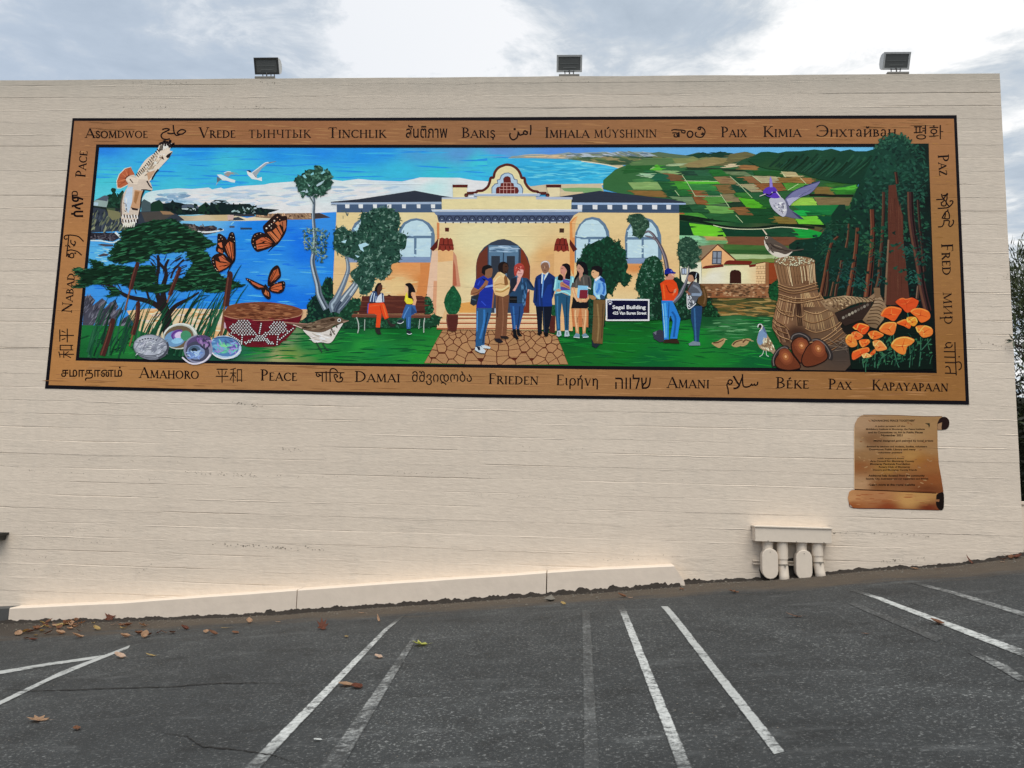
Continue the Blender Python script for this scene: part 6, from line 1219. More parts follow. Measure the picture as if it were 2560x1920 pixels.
a.g('250 170 400 120 560 98 700 115 850 128 925 70 950 10 1000 10 1005 100 900 180 760 180 640 215 560 262 440 310 320 260', field([(2070,750,'9c8266'),(2120,745,'b09878'),(2150,750,'a08a6c'),(2190,735,'8c745c'),(2110,770,'6c543e')]), 5)
for k in range(13): x = 360+k*46; a.st([(x, 118+abs(k-6)*2), (x+50, 160), (x+60, 215+max(0, 40-k*6))], 2, '4c3426', 1.4)
a.dabs('270 170 560 110 640 200 420 300', 46, ['7c6448','c4ac88','5c4634'], 8, 3, 20, 40); a.done()
a = Art('horn', ob, 'R')
a.p('430 320 900 165 880 260 800 390 560 480 470 390', '3a2c26')
for k in range(9): a.el(540+k*38, 375-k*20, 17, 20, random.choice(['8c8478','a09888','6c6258']), 30, n=10)
a.g('965 60 1000 80 1062 200 1082 240 1045 400 955 512 880 492 780 405 860 290 920 200', field([(2185,760,'a08a70'),(2195,790,'947c60'),(2170,810,'7c664e'),(2200,770,'8c745a')]), 5)
for k in range(9): y = 100+k*42; a.st([(930-k*14, y+20), (1000-k*8, y+12), (1060-k*9, y+40)], 2.2, '46301f', 1.6)
a.p('920 0 1000 0 1005 110 960 140 930 80', '7c644c'); a.done()
hx = HX0
for cap, nut, hl in (([(1745,1085),(1735,1000),(1775,905),(1830,850),(1895,828),(1935,850)], '1752 1050 1770 960 1850 875 1920 853 2020 950 2098 1060 2092 1112 1950 1138 1810 1112', (1900,950)), ([(1985,720),(2010,670),(2080,645),(2150,660),(2210,700),(2230,740)], '1978 812 1985 760 2030 705 2110 690 2190 715 2225 800 2190 900 2150 990 2110 1040 2060 985 2000 900', (2120,800)), ([(2270,735),(2340,728),(2420,770),(2480,840),(2520,930),(2510,990)], '2120 985 2150 900 2200 810 2270 765 2370 775 2440 850 2480 940 2440 1010 2300 1075 2180 1090 2130 1050', (2350,840))):
    a = Art('painted_acorn', mural, 'Q'); a.st(cap, 11, '36302f', 13); a.st([(x-6, y-10) for x, y in cap], 2.2, '746c68'); P_ = a.p(nut, '6c3a24', True); gx, gy = hl; a.st([((x-TILES['Q'][0])*5.53, (y-TILES['Q'][1])*5.53) for x, y in P_+P_[:1]], 2.6, '2a1812', sm=False)
    for s_, c_ in ((150,'7c452c'),(110,'8a5034'),(65,'a0683f'),(24,'cc9c74')): a.el(gx, gy, s_*.62, s_*.8, c_, -25, jag=.05)
    a.done()
# poppies
ST = Art('painted_poppy_leaves', mural, 'R')
ST.p('600 700 700 620 1000 600 1300 500 1652 480 1660 1020 1050 1040 640 1020', '0b1f18')
for k in range(34):
    x = random.uniform(700, 1640); y = random.uniform(600, 980); ST.st([(x, y+random.uniform(40, 120)), (x+random.uniform(-20, 20), y), (x+random.uniform(-40, 40), y-40)], 2.2, random.choice(['2c5c44','1f4838','3c6c50','17382c']), 1)
for pts in ('1345 310 1355 380 1350 480','1170 590 1175 760 1210 930 1240 1000','1400 780 1380 880 1370 1000','1510 620 1510 800 1495 985','1060 830 990 920 970 1010','940 800 930 1000','780 890 795 1000','1000 900 1090 830 1150 800','1640 640 1560 740 1500 800'): ST.st(pts, 2.4, '3c6a54')
ST.dabs('1040 620 1640 640 1640 900 700 1000 800 880', 150, ['1c4a38','2a5c44','0f3024','3c6c4c'], 10, 4, -50, 60); ST.done()['kind'] = 'stuff'
PO = [('1195 178 1240 140 1285 128 1325 140 1400 124 1450 145 1485 172 1440 262 1342 312 1275 250 1230 215','c85c30','e88048'),('1008 345 1060 262 1150 233 1272 266 1232 350 1172 418 1080 375','d86a34','ec9450'),('1380 300 1430 262 1520 258 1612 298 1626 382 1522 438 1460 372','dc7a3c','f0a058'),('1208 442 1290 402 1350 400 1392 450 1370 512 1302 482','d47034','ec9c54'),('1338 375 1440 368 1472 430 1420 484 1352 432','e8a044','f4c468'),('988 522 1060 440 1190 433 1205 482 1162 592 1052 572','d48444','ecb468'),('1448 488 1560 473 1652 508 1652 592 1542 624 1482 562','d88c48','f0bc6c'),('658 492 740 443 862 480 832 562 780 584 702 522','d4622f','f0b060'),('850 572 930 538 1048 590 960 644 900 642','dc7c3c','f0a45c'),('568 642 600 590 652 590 700 652 712 722 642 746 580 702','e8944c','f8b868'),('643 568 700 548 788 602 722 655 660 622','dc7840','f0a060'),('738 662 850 648 868 692 780 748','d87438','ec9c54'),('658 905 655 810 740 770 850 748 864 800 790 828 745 865','d06c38','e89450'),('770 840 830 820 895 862 800 880','e8a868','f4c890'),('910 672 1000 660 1085 752 1052 784 960 792 928 732','d8985c','f0c084'),('1138 712 1200 638 1322 612 1432 652 1392 712 1342 742 1312 832 1242 824 1162 762','dc9048','f4c074'),('870 830 935 770 940 820 900 845','c86430','dc8040')]
for pts, c1, c2 in PO:
    dk_ = lambda h, k: tuple(v*k for v in hx(h))
    c1 = tuple(v*m_ for v, m_ in zip(hx(c1), (.95,.74,.62))); c2 = tuple(v*m_ for v, m_ in zip(hx(c2), (.97,.80,.68)))
    a = Art('painted_poppy', mural, 'R'); q = nums(pts); a.p(pts, c1, True); cx_ = sum(p[0] for p in q)/len(q); cy_ = sum(p[1] for p in q)/len(q)
    top = sorted(q, key=lambda p: p[1])[:4]; top.sort()
    a.st([(x*.94+cx_*.06, y*.9+cy_*.1) for x, y in top], 3.4, c2, 2)
    for p_ in q[::2]: a.st([(cx_, cy_+12), (p_[0]*.7+cx_*.3, p_[1]*.7+cy_*.3)], 1.8, random.choice([c2, 'b8481f']), .7, sm=False)
    a.el(cx_, cy_+16, 12, 8, 'b04420', n=8); a.done()
# cypress, cat-tails, rushes
a = Art('painted_cypress', mural, 'G')
for pts, w0, w1 in (('600 955 800 935 980 965 1100 1050 1240 1120 1450 1165 1600 1225 1760 1360', 3, 15), ('1632 540 1640 700 1615 860 1610 1000 1660 1200 1740 1360', 6, 14), ('1780 600 1735 700 1745 830 1700 1000 1720 1200 1760 1360', 5, 18), ('2200 1055 2050 1150 1880 1240 1770 1370', 4, 13), ('1740 1300 1760 1480 1790 1700', 22, 30), ('1650 650 1740 750', 7, 8), ('1480 1040 1520 1160 1620 1240', 5, 7), ('1990 600 1860 740 1810 860', 4, 5)): a.st(pts, w0, '2a2325', w1)
for _ in range(50):
    x = random.uniform(1480, 2050); y = random.uniform(520, 800); a.st([(x, y), (x+(1690-x)*.35, y+random.uniform(30, 70))], 1.4, '2c2628', 1.8, sm=False)
for _ in range(16):
    x = random.uniform(820, 1450); a.st([(x, random.uniform(860, 960)), (x+60, random.uniform(980, 1080))], 1.3, '2c2628', 1.6, sm=False)
ob = a.done()
CP = ['1110 250 1160 200 1250 165 1400 110 1500 90 1600 58 1740 60 1850 48 1960 108 2040 160 2110 205 2230 232 2280 300 2340 330 2415 395 2330 430 2250 480 2210 500 2100 470 1950 500 1850 500 1700 520 1560 530 1500 590 1400 640 1280 630 1150 655 1060 640 975 610 960 570 1010 540 975 490 1040 420 1060 380 1110 340 1140 300','2050 480 2200 470 2330 530 2380 660 2460 780 2550 850 2700 905 2800 965 2680 1000 2620 1000 2500 1050 2350 1060 2240 1010 2150 1010 2050 930 2000 860 2040 760 2110 650 2040 560',
 '470 735 540 722 620 748 700 735 735 700 695 605 760 620 850 640 900 690 1000 672 1080 690 1200 700 1340 715 1440 760 1520 800 1560 860 1480 960 1340 1010 1240 980 1120 930 1000 950 860 940 700 950 600 985 520 995 460 970 560 935 520 900 570 860 500 800','1370 965 1500 930 1680 945 1800 945 1900 860 2050 900 2150 1000 2000 1040 1800 1010 1780 1035 1600 1060 1400 1030','920 985 1050 1005 1110 1080 1030 1105 935 1112 990 1060','1380 700 1500 690 1600 700 1590 800 1480 830 1380 800','1340 830 1560 790 1620 880 1520 950 1350 960']
for q in CP:
    c = Art('foliage_layer', ob, 'G'); c.p(q, '12301f', True); ar = abs(sum(a_[0]*b_[1]-b_[0]*a_[1] for a_, b_ in zip(nums(q), nums(q)[1:]+nums(q)[:1])))/2
    c.dabs(q, int(ar/2000), ['1a402c','23523a','0e261b','2b5f42','0b1f16','38704e','163626'], 24, 3.2, -8, 14, True, shape='streak', j=.15)
    Q = catmull(nums(q))
    for x, y in Q[::2]: c.st([(x-30, y+random.uniform(-14, 14)), (x, y+random.uniform(-12, 12)), (x+random.uniform(20, 46), y+random.uniform(-20, 8))], 3.4, random.choice(['1d4630','27583c','183c2a']), 1, prof='leaf')
    c.done()
a = Art('painted_rushes', mural, 'Z')
GR = ['1d4a36','2a6044','143626','356c4c','20543a','183c2c']
for k in range(105):
    x = random.uniform(215, 545); y = random.uniform(855, 897) if x < 330 else random.uniform(870, 898); L_ = random.uniform(60, 190)*(1.0 if 300 < x < 520 else .75); lean = random.uniform(.18, .62)
    a.st([(x, y), (x+L_*lean*.4, y-L_*.5), (x+L_*lean*1.05, y-L_*.95)], random.uniform(3.2, 6), random.choice(GR), .6)
for pts, w_ in (('250 1659 400 1300 560 1000 660 890',6),('460 1640 560 1330 660 1120 780 950',6),('560 900 620 780 685 675',4),('90 1640 240 1380 330 1150',5),('180 1640 300 1350 440 1060',6),('250 1659 350 1450 440 1200 500 1100 640 1000',8),('-100 1400 60 1150 160 1100 255 1100',4),('0 1260 80 1180 230 1110',4)):
    a.st(pts, w_, random.choice(GR), .8, tile='H')
a.done()['kind'] = 'stuff'
for hd, w_, stem, tl in (('1350 670 1300 830 1255 1010', 10, '1250 1010 1230 1090 1180 1300', 'G'), ('1935 735 1870 900 1795 1095', 9, '1795 1095 1760 1200', 'G'), ('1360 1215 1345 1420 1285 1640', 11, '1285 1640 1240 1800', 'G'), ('1010 130 950 350 865 600', 13, None, 'M'), ('530 812 500 1020 470 1245', 14, '455 1240 425 1450 400 1650', 'H')):
    a = Art('painted_cattail', mural, tl)
    if stem: a.st(stem, 4, '7c5a40', 4)
    P_ = nums(hd); a.st(hd, w_, '4a2a26', w_*1.1); a.st([(x-w_*1.4, y) for x, y in P_], w_*.25, '6c4438'); a.st([(P_[0][0], P_[0][1]-30), P_[0]], 1.6, '4c2c24', sm=False); a.el(P_[0][0], P_[0][1], w_*2.6, w_*3.4, '4a2a26'); a.done()
# basket with shell discs
a = Art('painted_basket', mural, 'N')
a.p('448 385 600 425 900 455 1200 445 1480 385 1536 325 1500 440 1430 560 1340 670 1250 745 1180 800 1050 812 900 816 740 802 600 700 500 600 440 500', '6a1b28', True)
a.p('452 385 470 300 520 245 700 208 1000 194 1250 220 1450 268 1536 322 1480 385 1200 440 900 450 600 422', '7a4c34', True)
a.dabs('480 320 700 225 1000 210 1250 235 1500 320 1200 420 900 435 600 405', 190, ['8c5c40','5c3424','9c6c4c','6c402c'], 22, 2.4, 2, 8, shape='streak')
a.st('450 385 600 424 900 448 1200 440 1480 388 1536 326', 2.2, 'a88068'); a.dabs('460 410 1480 410 1200 780 760 780', 60, ['7c2434','541420'], 30, 2, 4, 6, shape='streak'); ob = a.done()
a = Art('bead', ob, 'N'); dots = []
def band_pts(poly, dx, dy, off):
    q = nums(poly); x0 = min(p[0] for p in q); x1 = max(p[0] for p in q); y0 = min(p[1] for p in q); y1 = max(p[1] for p in q); r = 0; y = y0
    while y < y1:
        x = x0+(dx/2 if r % 2 else 0)+off
        while x < x1:
            if inside((x, y), q): dots.append((x+random.uniform(-2, 2), y+random.uniform(-2, 2)))
            x += dx
        y += dy; r += 1
band_pts('640 430 790 455 870 600 930 650 900 670 560 640 510 560', 40, 24, 0); band_pts('1050 600 1120 465 1250 450 1350 590 1250 640 990 670 960 640', 40, 24, 0); band_pts('930 640 990 660 1140 770 1100 800 1000 740 860 740 730 790 720 740 850 700', 34, 22, 0)
for k in range(6): dots.append((960-k*5, 495+k*26))
for k in range(5): dots.append((700-k*3, 655+k*30)); dots.append((1195-k*4, 645+k*34))
for k in range(8): dots.append((1400-k*26, 560+k*22)); dots.append((520+k*24, 640+k*16))
for x, y in dots: a.el(x, y, 18, 15, '1c1014', n=7)
for x, y in dots: a.el(x, y, 10, 10, 'f0e8e4', n=7)
a.p('435 450 465 490 480 560 450 560', 'b8a0ac'); a.st('405 660 440 500 440 400', 3, '7c5040'); a.done()
# shells
def shell(tile, parts, label=None):
    a = Art('painted_shell', mural, tile)
    for e in parts:
        if e[0] == 'e': a.el(*e[1:])
        elif e[0] == 's': a.st(*e[1:])
        else: a.dabs(*e[1:])
    a.done()
shell('M', [('e',1940,335,240,182,'b0b6ae',-8),('e',1925,345,205,155,'6f604c',-8),('e',1870,370,150,110,'6f94b4',-15),('e',1900,310,90,62,'7c5ca0',-20),('e',1925,320,62,44,'c8b8dc',-20),('e',2020,330,75,72,'4c8c6c',30),('e',1900,400,80,40,'8cb8dc',-5),('s','1850 380 1830 330 1880 270 1960 250',3,'5c3c84'),('s','1720 300 1800 210 1940 165 2080 200 2160 300',3,'d0d4cc')])
shell('M', [('e',1540,488,246,176,'747882',6),('e',1530,478,228,160,'989ca6',6),('e',1500,470,180,130,'aaaeb8',10),('e',1520,480,120,90,'b4b8c0',10),('e',1530,485,60,46,'c0c4c8',10),('e',1530,487,22,16,'d4d4d4'),('d','1330 400 1700 360 1740 560 1400 600',80,['8c909c','b8bcc4','a4a8b0','7c808c'],26,3,-20,50),('s','1340 560 1450 600 1600 600 1700 560',2,'5c606a'),('s','1360 590 1480 625 1620 618',2,'5c606a'),('s','1760 420 1775 500 1720 590 1640 640',5,'4c4e58')]+[('e',1385+k*38,400-k*20+(k*k*3),13,9,'4c4e58') for k in range(7)])
shell('N', [('e',465,822,226,160,'a8bcd0',10),('e',455,815,198,132,'5880ac',10),('e',580,820,70,100,'6460a0',20),('e',430,830,95,78,'62ac94',10),('e',440,820,55,42,'84c890',10),('s','300 700 450 680 600 720 660 800',3,'3c5c84'),('e',330,850,60,70,'6ca4bc',0),('d','300 740 620 740 600 900 320 900',50,['7ca8c8','9888c0','74c0a8','4c6898'],18,4,20,60),('s','250 860 330 940 450 980 580 950 680 860',3,'d0dce4')])
shell('N', [('e',90,850,202,198,'8c8ca0',10),('e',100,760,175,100,'5c5074',-15),('e',80,880,165,140,'4c4e60',10),('e',60,890,125,100,'7c8cac',5),('e',40,860,80,62,'53687c',0),('e',35,865,40,36,'28343c',0),('d','60 680 260 720 250 820 100 760',40,['7c5c94','9c84ac','44405c'],14,5,50,50),('d','-60 880 140 880 100 990 -40 980',36,['a4bcdc','8ca4d4','6c88b8'],14,4,10,60),('s','-130 960 -40 1030 60 1050 180 1010 260 920',4,'ccc8d4'),('s','120 800 200 850 250 780',3,'3c3650')])
# bird at the basket
a = Art('painted_bird', mural, 'N')
a.p('1265 472 1400 482 1580 500 1690 468 1800 430 1900 408 2040 403 2105 438 2172 455 2090 482 1960 525 1920 565 1800 612 1650 602 1540 572 1400 515', '6b5849', True); a.p('1538 580 1650 606 1800 614 1930 562 2085 488 2050 560 2000 645 1940 742 1880 766 1800 752 1690 756 1640 690 1590 640', 'cbc5bf', True)
a.st('1270 475 1440 490 1600 500', 3, 'a07c70', 2); a.st('1540 548 1700 540 1850 560', 4, '33261e', 2); a.st('1400 510 1520 555', 2, 'c8b8ac'); a.dabs('1560 500 1900 430 1960 500 1800 590 1600 570', 34, ['7c6856','544436','8c7a66'], 18, 3, -10, 12, shape='streak'); a.dabs('1920 560 2040 510 1980 640 1900 660', 12, ['5c544c','7c746c'], 9, 4, 60, 20); a.dabs('1620 640 1900 640 1860 740 1700 740', 16, ['e0dcd8','b4aca4'], 22, 3, 10, 20, shape='streak')
a.st('2090 475 2172 454', 4, '9c8474', 1); a.el(2037, 448, 25, 25, 'dcd8cc', n=14); a.el(2037, 448, 15, 15, '0c0c0c', n=10); a.el(1945, 440, 36, 22, '3c2c20'); a.st('1720 755 1760 820 1800 890', 3, '33483c'); a.st('1805 760 1840 820 1890 862', 3, '33483c'); a.done()
# gulls
a = Art('painted_gull', mural, 'B'); a.p('345 922 400 918 450 940 520 975 602 1000 592 1032 540 1025 470 1002 420 1000 380 960', 'ccd4de'); a.p('345 948 412 985 345 1035', '66707a'); a.p('345 1030 360 1030 325 1080', '9ca4a4'); a.p('438 922 492 883 550 890 600 920 540 915 500 952', '98908c'); a.st('550 890 600 900 650 922', 1.6, '8c9498', .8); a.st('440 900 490 880 540 885', 1.6, 'd4d8dc'); a.done()
a = Art('painted_gull', mural, 'B'); a.p('755 868 830 900 862 930 905 972 965 955 968 1012 900 992 828 982 772 925', 'd0d8e0'); a.p('830 898 900 850 1000 772 1060 755 1165 738 1120 755 1040 775 960 840 895 930 900 962 862 935', '98a0a6'); a.st('830 896 920 830 1010 762 1060 752', 2, 'd8dce0'); a.st('1060 755 1165 738', 2.4, '6c7c88', 1); a.p('755 860 800 862 825 885 800 892', '2a3340'); a.p('850 920 900 965 930 970 880 960', '6c6a70'); a.done()
# hawk
a = Art('painted_hawk', mural, 'A')
TP = '1255 818 1180 840 1100 920 1065 1010 1072 1100 1112 1106 1222 1052 1190 992 1232 942 1312 922'
a.p('1262 812 1175 832 1092 915 1056 1012 1065 1112 1118 1114 1225 1062', 'ddd0c0'); a.p(TP, 'ac6344')
for x, y in ((1180,850),(1130,905),(1095,965),(1080,1020),(1085,1080),(1230,835)): a.st([(1225, 975), (x, y)], 1.8, random.choice(['c88460','8c4830']), 1, sm=False)
a.st('1180 985 1200 955 1240 930', 3.4, '6c3422')
a.p('1335 965 1345 900 1385 825 1470 710 1600 612 1632 560 1650 520 1690 492 1722 462 1735 475 1760 470 1805 450 1800 480 1852 495 1812 540 1798 590 1835 605 1785 690 1720 762 1640 850 1560 942 1518 1012 1400 1010', 'd0c4b4', True)
for k in range(15):
    t = k/14; x = 1345+t*290; y = 930-t*345+25*math.sin(t*3.1); a.st([(x-14, y-20), (x+22, y+28)], 3.2, '2a2220', 1.6, sm=False)
for k in range(9): a.st([(1650+k*20, 600-k*8), (1668+k*16, 520-k*6)], 3.0, random.choice(['2c2422','e4dccc']), 2, sm=False)
for pts in ('1655 505 1690 482 1705 520','1700 490 1728 456 1735 530','1728 500 1762 470 1770 520','1765 520 1806 446 1800 500','1780 540 1858 492 1810 550'): a.st(pts, 6.5, '2a2022', 4)
a.p('1740 670 1770 640 1835 602 1790 688 1760 696', '27211f'); a.p('1640 690 1700 670 1720 720 1680 700', '4c342a'); a.st('1500 840 1560 790', 3.4, '3a2c26', 2); a.st('1640 850 1590 910 1550 990', 4, '241e20', 3)
a.dabs('1400 850 1600 650 1720 640 1600 820 1450 950', 60, ['e4dccc','a89884','b8a894','8c7c6c'], 10, 2.6, -50, 20)
a.p('1480 900 1600 860 1540 960 1500 1010', 'b8977c')
a.p('1188 992 1240 940 1310 928 1360 985 1500 1000 1555 1108 1540 1142 1440 1130 1405 1200 1400 1320 1360 1490 1330 1560 1250 1642 1160 1622 1130 1560 1122 1450 1120 1340 1150 1200 1222 1068', 'c4b6a8', True)
a.p('1210 1100 1285 1090 1275 1300 1225 1460 1180 1400 1165 1260', 'b4c2d0'); a.p('1310 1130 1425 1150 1375 1390 1255 1385 1290 1250', 'ba9474'); a.p('1320 1150 1380 1160 1330 1330 1300 1300', '9c7450')
a.p('1190 990 1240 945 1370 990 1340 1060 1240 1040', 'd4c4b4'); a.st('1480 1010 1520 1080 1552 1112', 4, '2c2428', 2); a.st('1400 1135 1450 1130 1540 1142', 2.6, '3a302e', 1.6); a.st('1440 1140 1405 1240 1385 1400 1355 1520', 4.2, '26242c', 2); a.st('1245 985 1290 1040', 3, '4c3830', 2)
a.p('1260 1375 1365 1395 1350 1420 1280 1410', '3c2c28'); a.st('1150 1200 1125 1330 1128 1500', 3, '6c6058', 4)
for k in range(22):
    x = 1145+(k % 11)*20; y = 1480+(k//11)*60+random.uniform(-10, 10); a.st([(x, y), (x+8, y+46)], 3, '2a2422' if k % 2 else 'ece8dc', 2, sm=False)
for k in range(12): a.st([(1150+random.uniform(0, 60), 1240+k*18), (1180+random.uniform(0, 40), 1260+k*18)], 2.4, random.choice(['5c5450','8c8078','dcd8cc']), 1.4, sm=False)
for k in range(6): a.st([(1170+k*28, 1590+random.uniform(-14, 10)), (1150+k*30, 1650)], 5, 'dcd4c8', 1.5, sm=False)
a.done()
# butterflies
def fly(tile, wings, veins, dots, body):
    root = None
    for dark, orange in wings:
        a = Art('painted_butterfly' if root is None else 'wing', mural if root is None else root, tile); a.p(dark, '2a1a18', True); 
        for o_, c_ in orange: a.p(o_, c_)
        r = a.done(); root = root or r
    a = Art('wing_veins', root, tile)
    for v in veins: a.st(v, 1.5, '24130f', sm=False)
    for x, y, r_ in dots: a.el(x, y, r_, r_, random.choice(['d8a888','e0c8b8','c89070']), n=6)
    a.st(body, 4, '1c1416', 2); a.done()['kind'] = 'stuff'
fly('H', [('980 165 990 130 1060 60 1150 -20 1200 -35 1235 0 1300 0 1318 40 1312 150 1290 240 1200 375 1150 388 1050 300 1000 230', [('1040 225 1095 215 1205 330 1160 372','bc744c'),('1110 210 1160 165 1235 270 1212 325','b86c44'),('1175 150 1215 130 1255 230 1240 265','b46c48'),('1200 90 1240 70 1300 60 1302 150 1270 220 1255 150','a86848'),('1150 100 1190 70 1220 120 1190 140','bc7850')]),
          ('815 350 850 255 930 222 1010 245 1060 300 1150 385 1080 442 980 480 900 497 845 440', [('885 345 960 300 1035 295 1040 330 960 370 890 390','b86440'),('1050 305 1135 380 1060 390 1000 370','bc6a44'),('890 400 980 385 1120 392 1060 430 900 462','bc6844')])],
    ['1060 230 1170 360','1110 205 1205 325','1165 160 1235 270','1205 120 1258 235','930 380 1140 385','950 340 1140 384','910 430 1140 388','1000 300 1140 383','960 460 1120 400','1250 80 1262 200'], [(1030,170,13),(1070,135,11),(1100,110,9),(1095,165,8),(1140,65,12),(1180,20,9),(1215,50,7),(1130,90,7),(870,280,7),(850,330,7),(845,380,7),(900,255,7),(870,430,6),(950,245,6)], '1190 375 1120 430 1055 495')
fly('H', [('350 385 355 262 400 250 480 320 450 400 432 520 340 490 335 440', [('360 380 410 365 425 440 380 430','c47450'),('365 450 420 470 430 520 360 490','c06c48')]), ('440 400 490 320 520 240 560 222 592 262 606 400 602 600 552 655 480 545 430 465', [('462 425 505 360 540 480 545 610 500 540','bc6c48'),('520 350 570 380 582 560 560 620 545 480','b8683f')]),
          ('270 600 330 530 430 518 500 580 560 662 480 732 370 782 310 722', [('370 570 430 545 470 600 540 655 400 640','bc6a48'),('330 620 400 650 540 662 470 720 380 762 340 700','b8643f')])],
    ['470 400 545 610','520 360 560 600','440 430 530 590','400 560 540 655','360 620 540 660','380 700 540 668','370 400 420 500','560 380 575 560','440 700 540 668'], [(400,290,7),(420,320,6),(375,330,7),(560,250,6),(575,300,6),(590,350,6),(540,290,6),(300,640,6),(310,690,6),(330,730,6),(360,755,6),(295,600,5),(345,750,5)], '590 610 545 680 490 795')
fly('H', [('740 862 800 870 900 918 1032 978 1022 1008 900 1012 810 940', [('810 895 900 935 1010 985 930 990 840 940','b46444')]), ('1050 960 1056 850 1098 742 1170 683 1215 718 1232 832 1180 892 1100 962', [('1075 930 1085 850 1130 760 1190 730 1210 820 1160 880','b0603c')]),
          ('1060 1002 1130 942 1250 900 1292 930 1272 1030 1202 1072 1100 1050', [('1080 1000 1150 950 1240 930 1250 1010 1190 1050 1110 1035','bc6840')]), ('1030 1000 1085 1060 1088 1140 1042 1147 980 1082 965 1020', [('1020 1020 1065 1060 1068 1120 1000 1080','b87048')])],
    ['1070 950 1180 740','1070 950 1200 820','1080 1000 1250 960','1080 1005 1240 1030','830 900 1010 985','1030 1020 1060 1130','1070 940 1130 780'], [(770,880,7),(800,890,5),(1140,940,5),(1180,925,5),(1270,930,5),(1275,980,5)], '1010 950 1040 980 1060 1010')
# scroll painted below the border
scroll = empty('painted_scroll', (9.6, 0, -0.8), label='brown parchment scroll painted on the wall below the right end of the mural', cat='wall painting')
sf_ = field([(2150,1060,'a08468'),(2300,1060,'967854'),(2180,1100,'7c5c40'),(2140,1110,'9c8264'),(2260,1090,'a48662'),(2330,1120,'947450'),(2160,1140,'8c6c4a'),(2280,1140,'a07c4c'),(2300,1150,'946838'),(2150,1165,'865a38'),(2220,1170,'94703f'),(2320,1160,'8c5e38'),(2150,1210,'a48464'),(2250,1200,'7c5438'),(2330,1200,'84522f'),(2200,1215,'7c5434'),(2320,1225,'6c4026')], 3)
a = Art('parchment', scroll, 'S'); a.g('345 1250 345 900 348 600 345 300 352 240 395 155 450 115 520 105 1000 115 1400 132 1700 130 1640 180 1618 260 1622 600 1640 860 1680 1080 1712 1290 1600 1320 900 1280', sf_, 6); a.dabs('420 200 1560 180 1560 900 1600 1220 420 1210', 90, ['967656','845f40','9c7c58'], 9, 3, 5, 40, shape='streak', j=.03)
a.st('480 105 1000 112 1400 128 1690 128', 1.2, '5c4028'); a.st('345 300 342 700 345 1240', 1.4, 'bca080'); a.done()
a = Art('roll', scroll, 'S'); a.p('1620 300 1618 240 1650 170 1700 137 1760 145 1800 200 1795 280 1755 325 1680 338 1622 335', '2a1a18', True); a.p('1622 245 1690 220 1680 300 1685 335 1622 335', '94765a'); a.done()
a = Art('roll', scroll, 'S'); a.g('300 1262 380 1252 900 1275 1300 1300 1630 1310 1600 1380 1600 1480 1660 1568 1200 1558 800 1545 330 1535 262 1470 242 1380 262 1290', field([(2125,1245,'ae845c'),(2200,1240,'a07450'),(2300,1245,'a88454'),(2130,1265,'8c542f'),(2220,1268,'804428'),(2320,1270,'6c3420'),(2270,1250,'b08a58')], 3), 6); a.p('1600 1380 1610 1330 1660 1300 1715 1310 1718 1500 1700 1560 1650 1565 1600 1490', '1e1512', True); a.p('1585 1405 1650 1405 1645 1440 1590 1435', '8c6446'); a.st('350 1252 900 1275 1600 1308', 2.4, '3a1c10'); a.st('262 1470 330 1535 800 1545 1650 1568', 1.6, '5c2c18'); a.dabs('360 1290 1500 1330 1500 1510 380 1490', 26, ['a87c54','94603c','8c5434'], 24, 2.2, 1, 4, shape='streak', j=.03); a.done()
LN = [('"ADVANCING PEACE TOGETHER"', 595,178,1275,210), ('A joint project of the', 655,268,1128,296), ('Middlebury Institute at Monterey, the Peace Institute', 520,312,1425,344), ('and its Committee on Art in Public Places', 555,360,1395,390), ('November 2021', 755,402,1085,436), ('Mural designed and painted by local artists', 640,488,1555,526), ('Assisted by teachers and students, families, volunteers', 528,578,1460,612), ('Downtown Public Library and many', 570,622,1285,658), ('volunteer painters', 705,672,1078,704), ('with support from', 695,762,1105,790), ('Arts Council for Monterey County', 585,802,1265,838), ('Monterey Peninsula Foundation', 585,846,1200,882), ('Rotary Club of Monterey', 720,892,1200,926), ('Donors and Monterey County friends', 628,938,1305,970), ('Additional help donated from the community', 560,1022,1425,1064), ('Seaside City, businesses and our supporters and friends', 520,1072,1480,1108), ('Learn more at the mural website', 580,1160,1275,1196)]
for s_, x0, y0, x1, y1 in LN:
    X0, Y0 = 2080+x0/6.144, 1020+y0/6.144; X1, Y1 = 2080+x1/6.144, 1020+y1/6.144
    fonttext(s_, X0, Y0, X1, Y1, name='text_line', ink='1c0d08', parent=scroll, bold=0.035)
a = Art('dove_mark', scroll, 'S'); a.p('1425 235 1500 232 1505 265 1490 305 1478 262', '3a3626'); a.done()

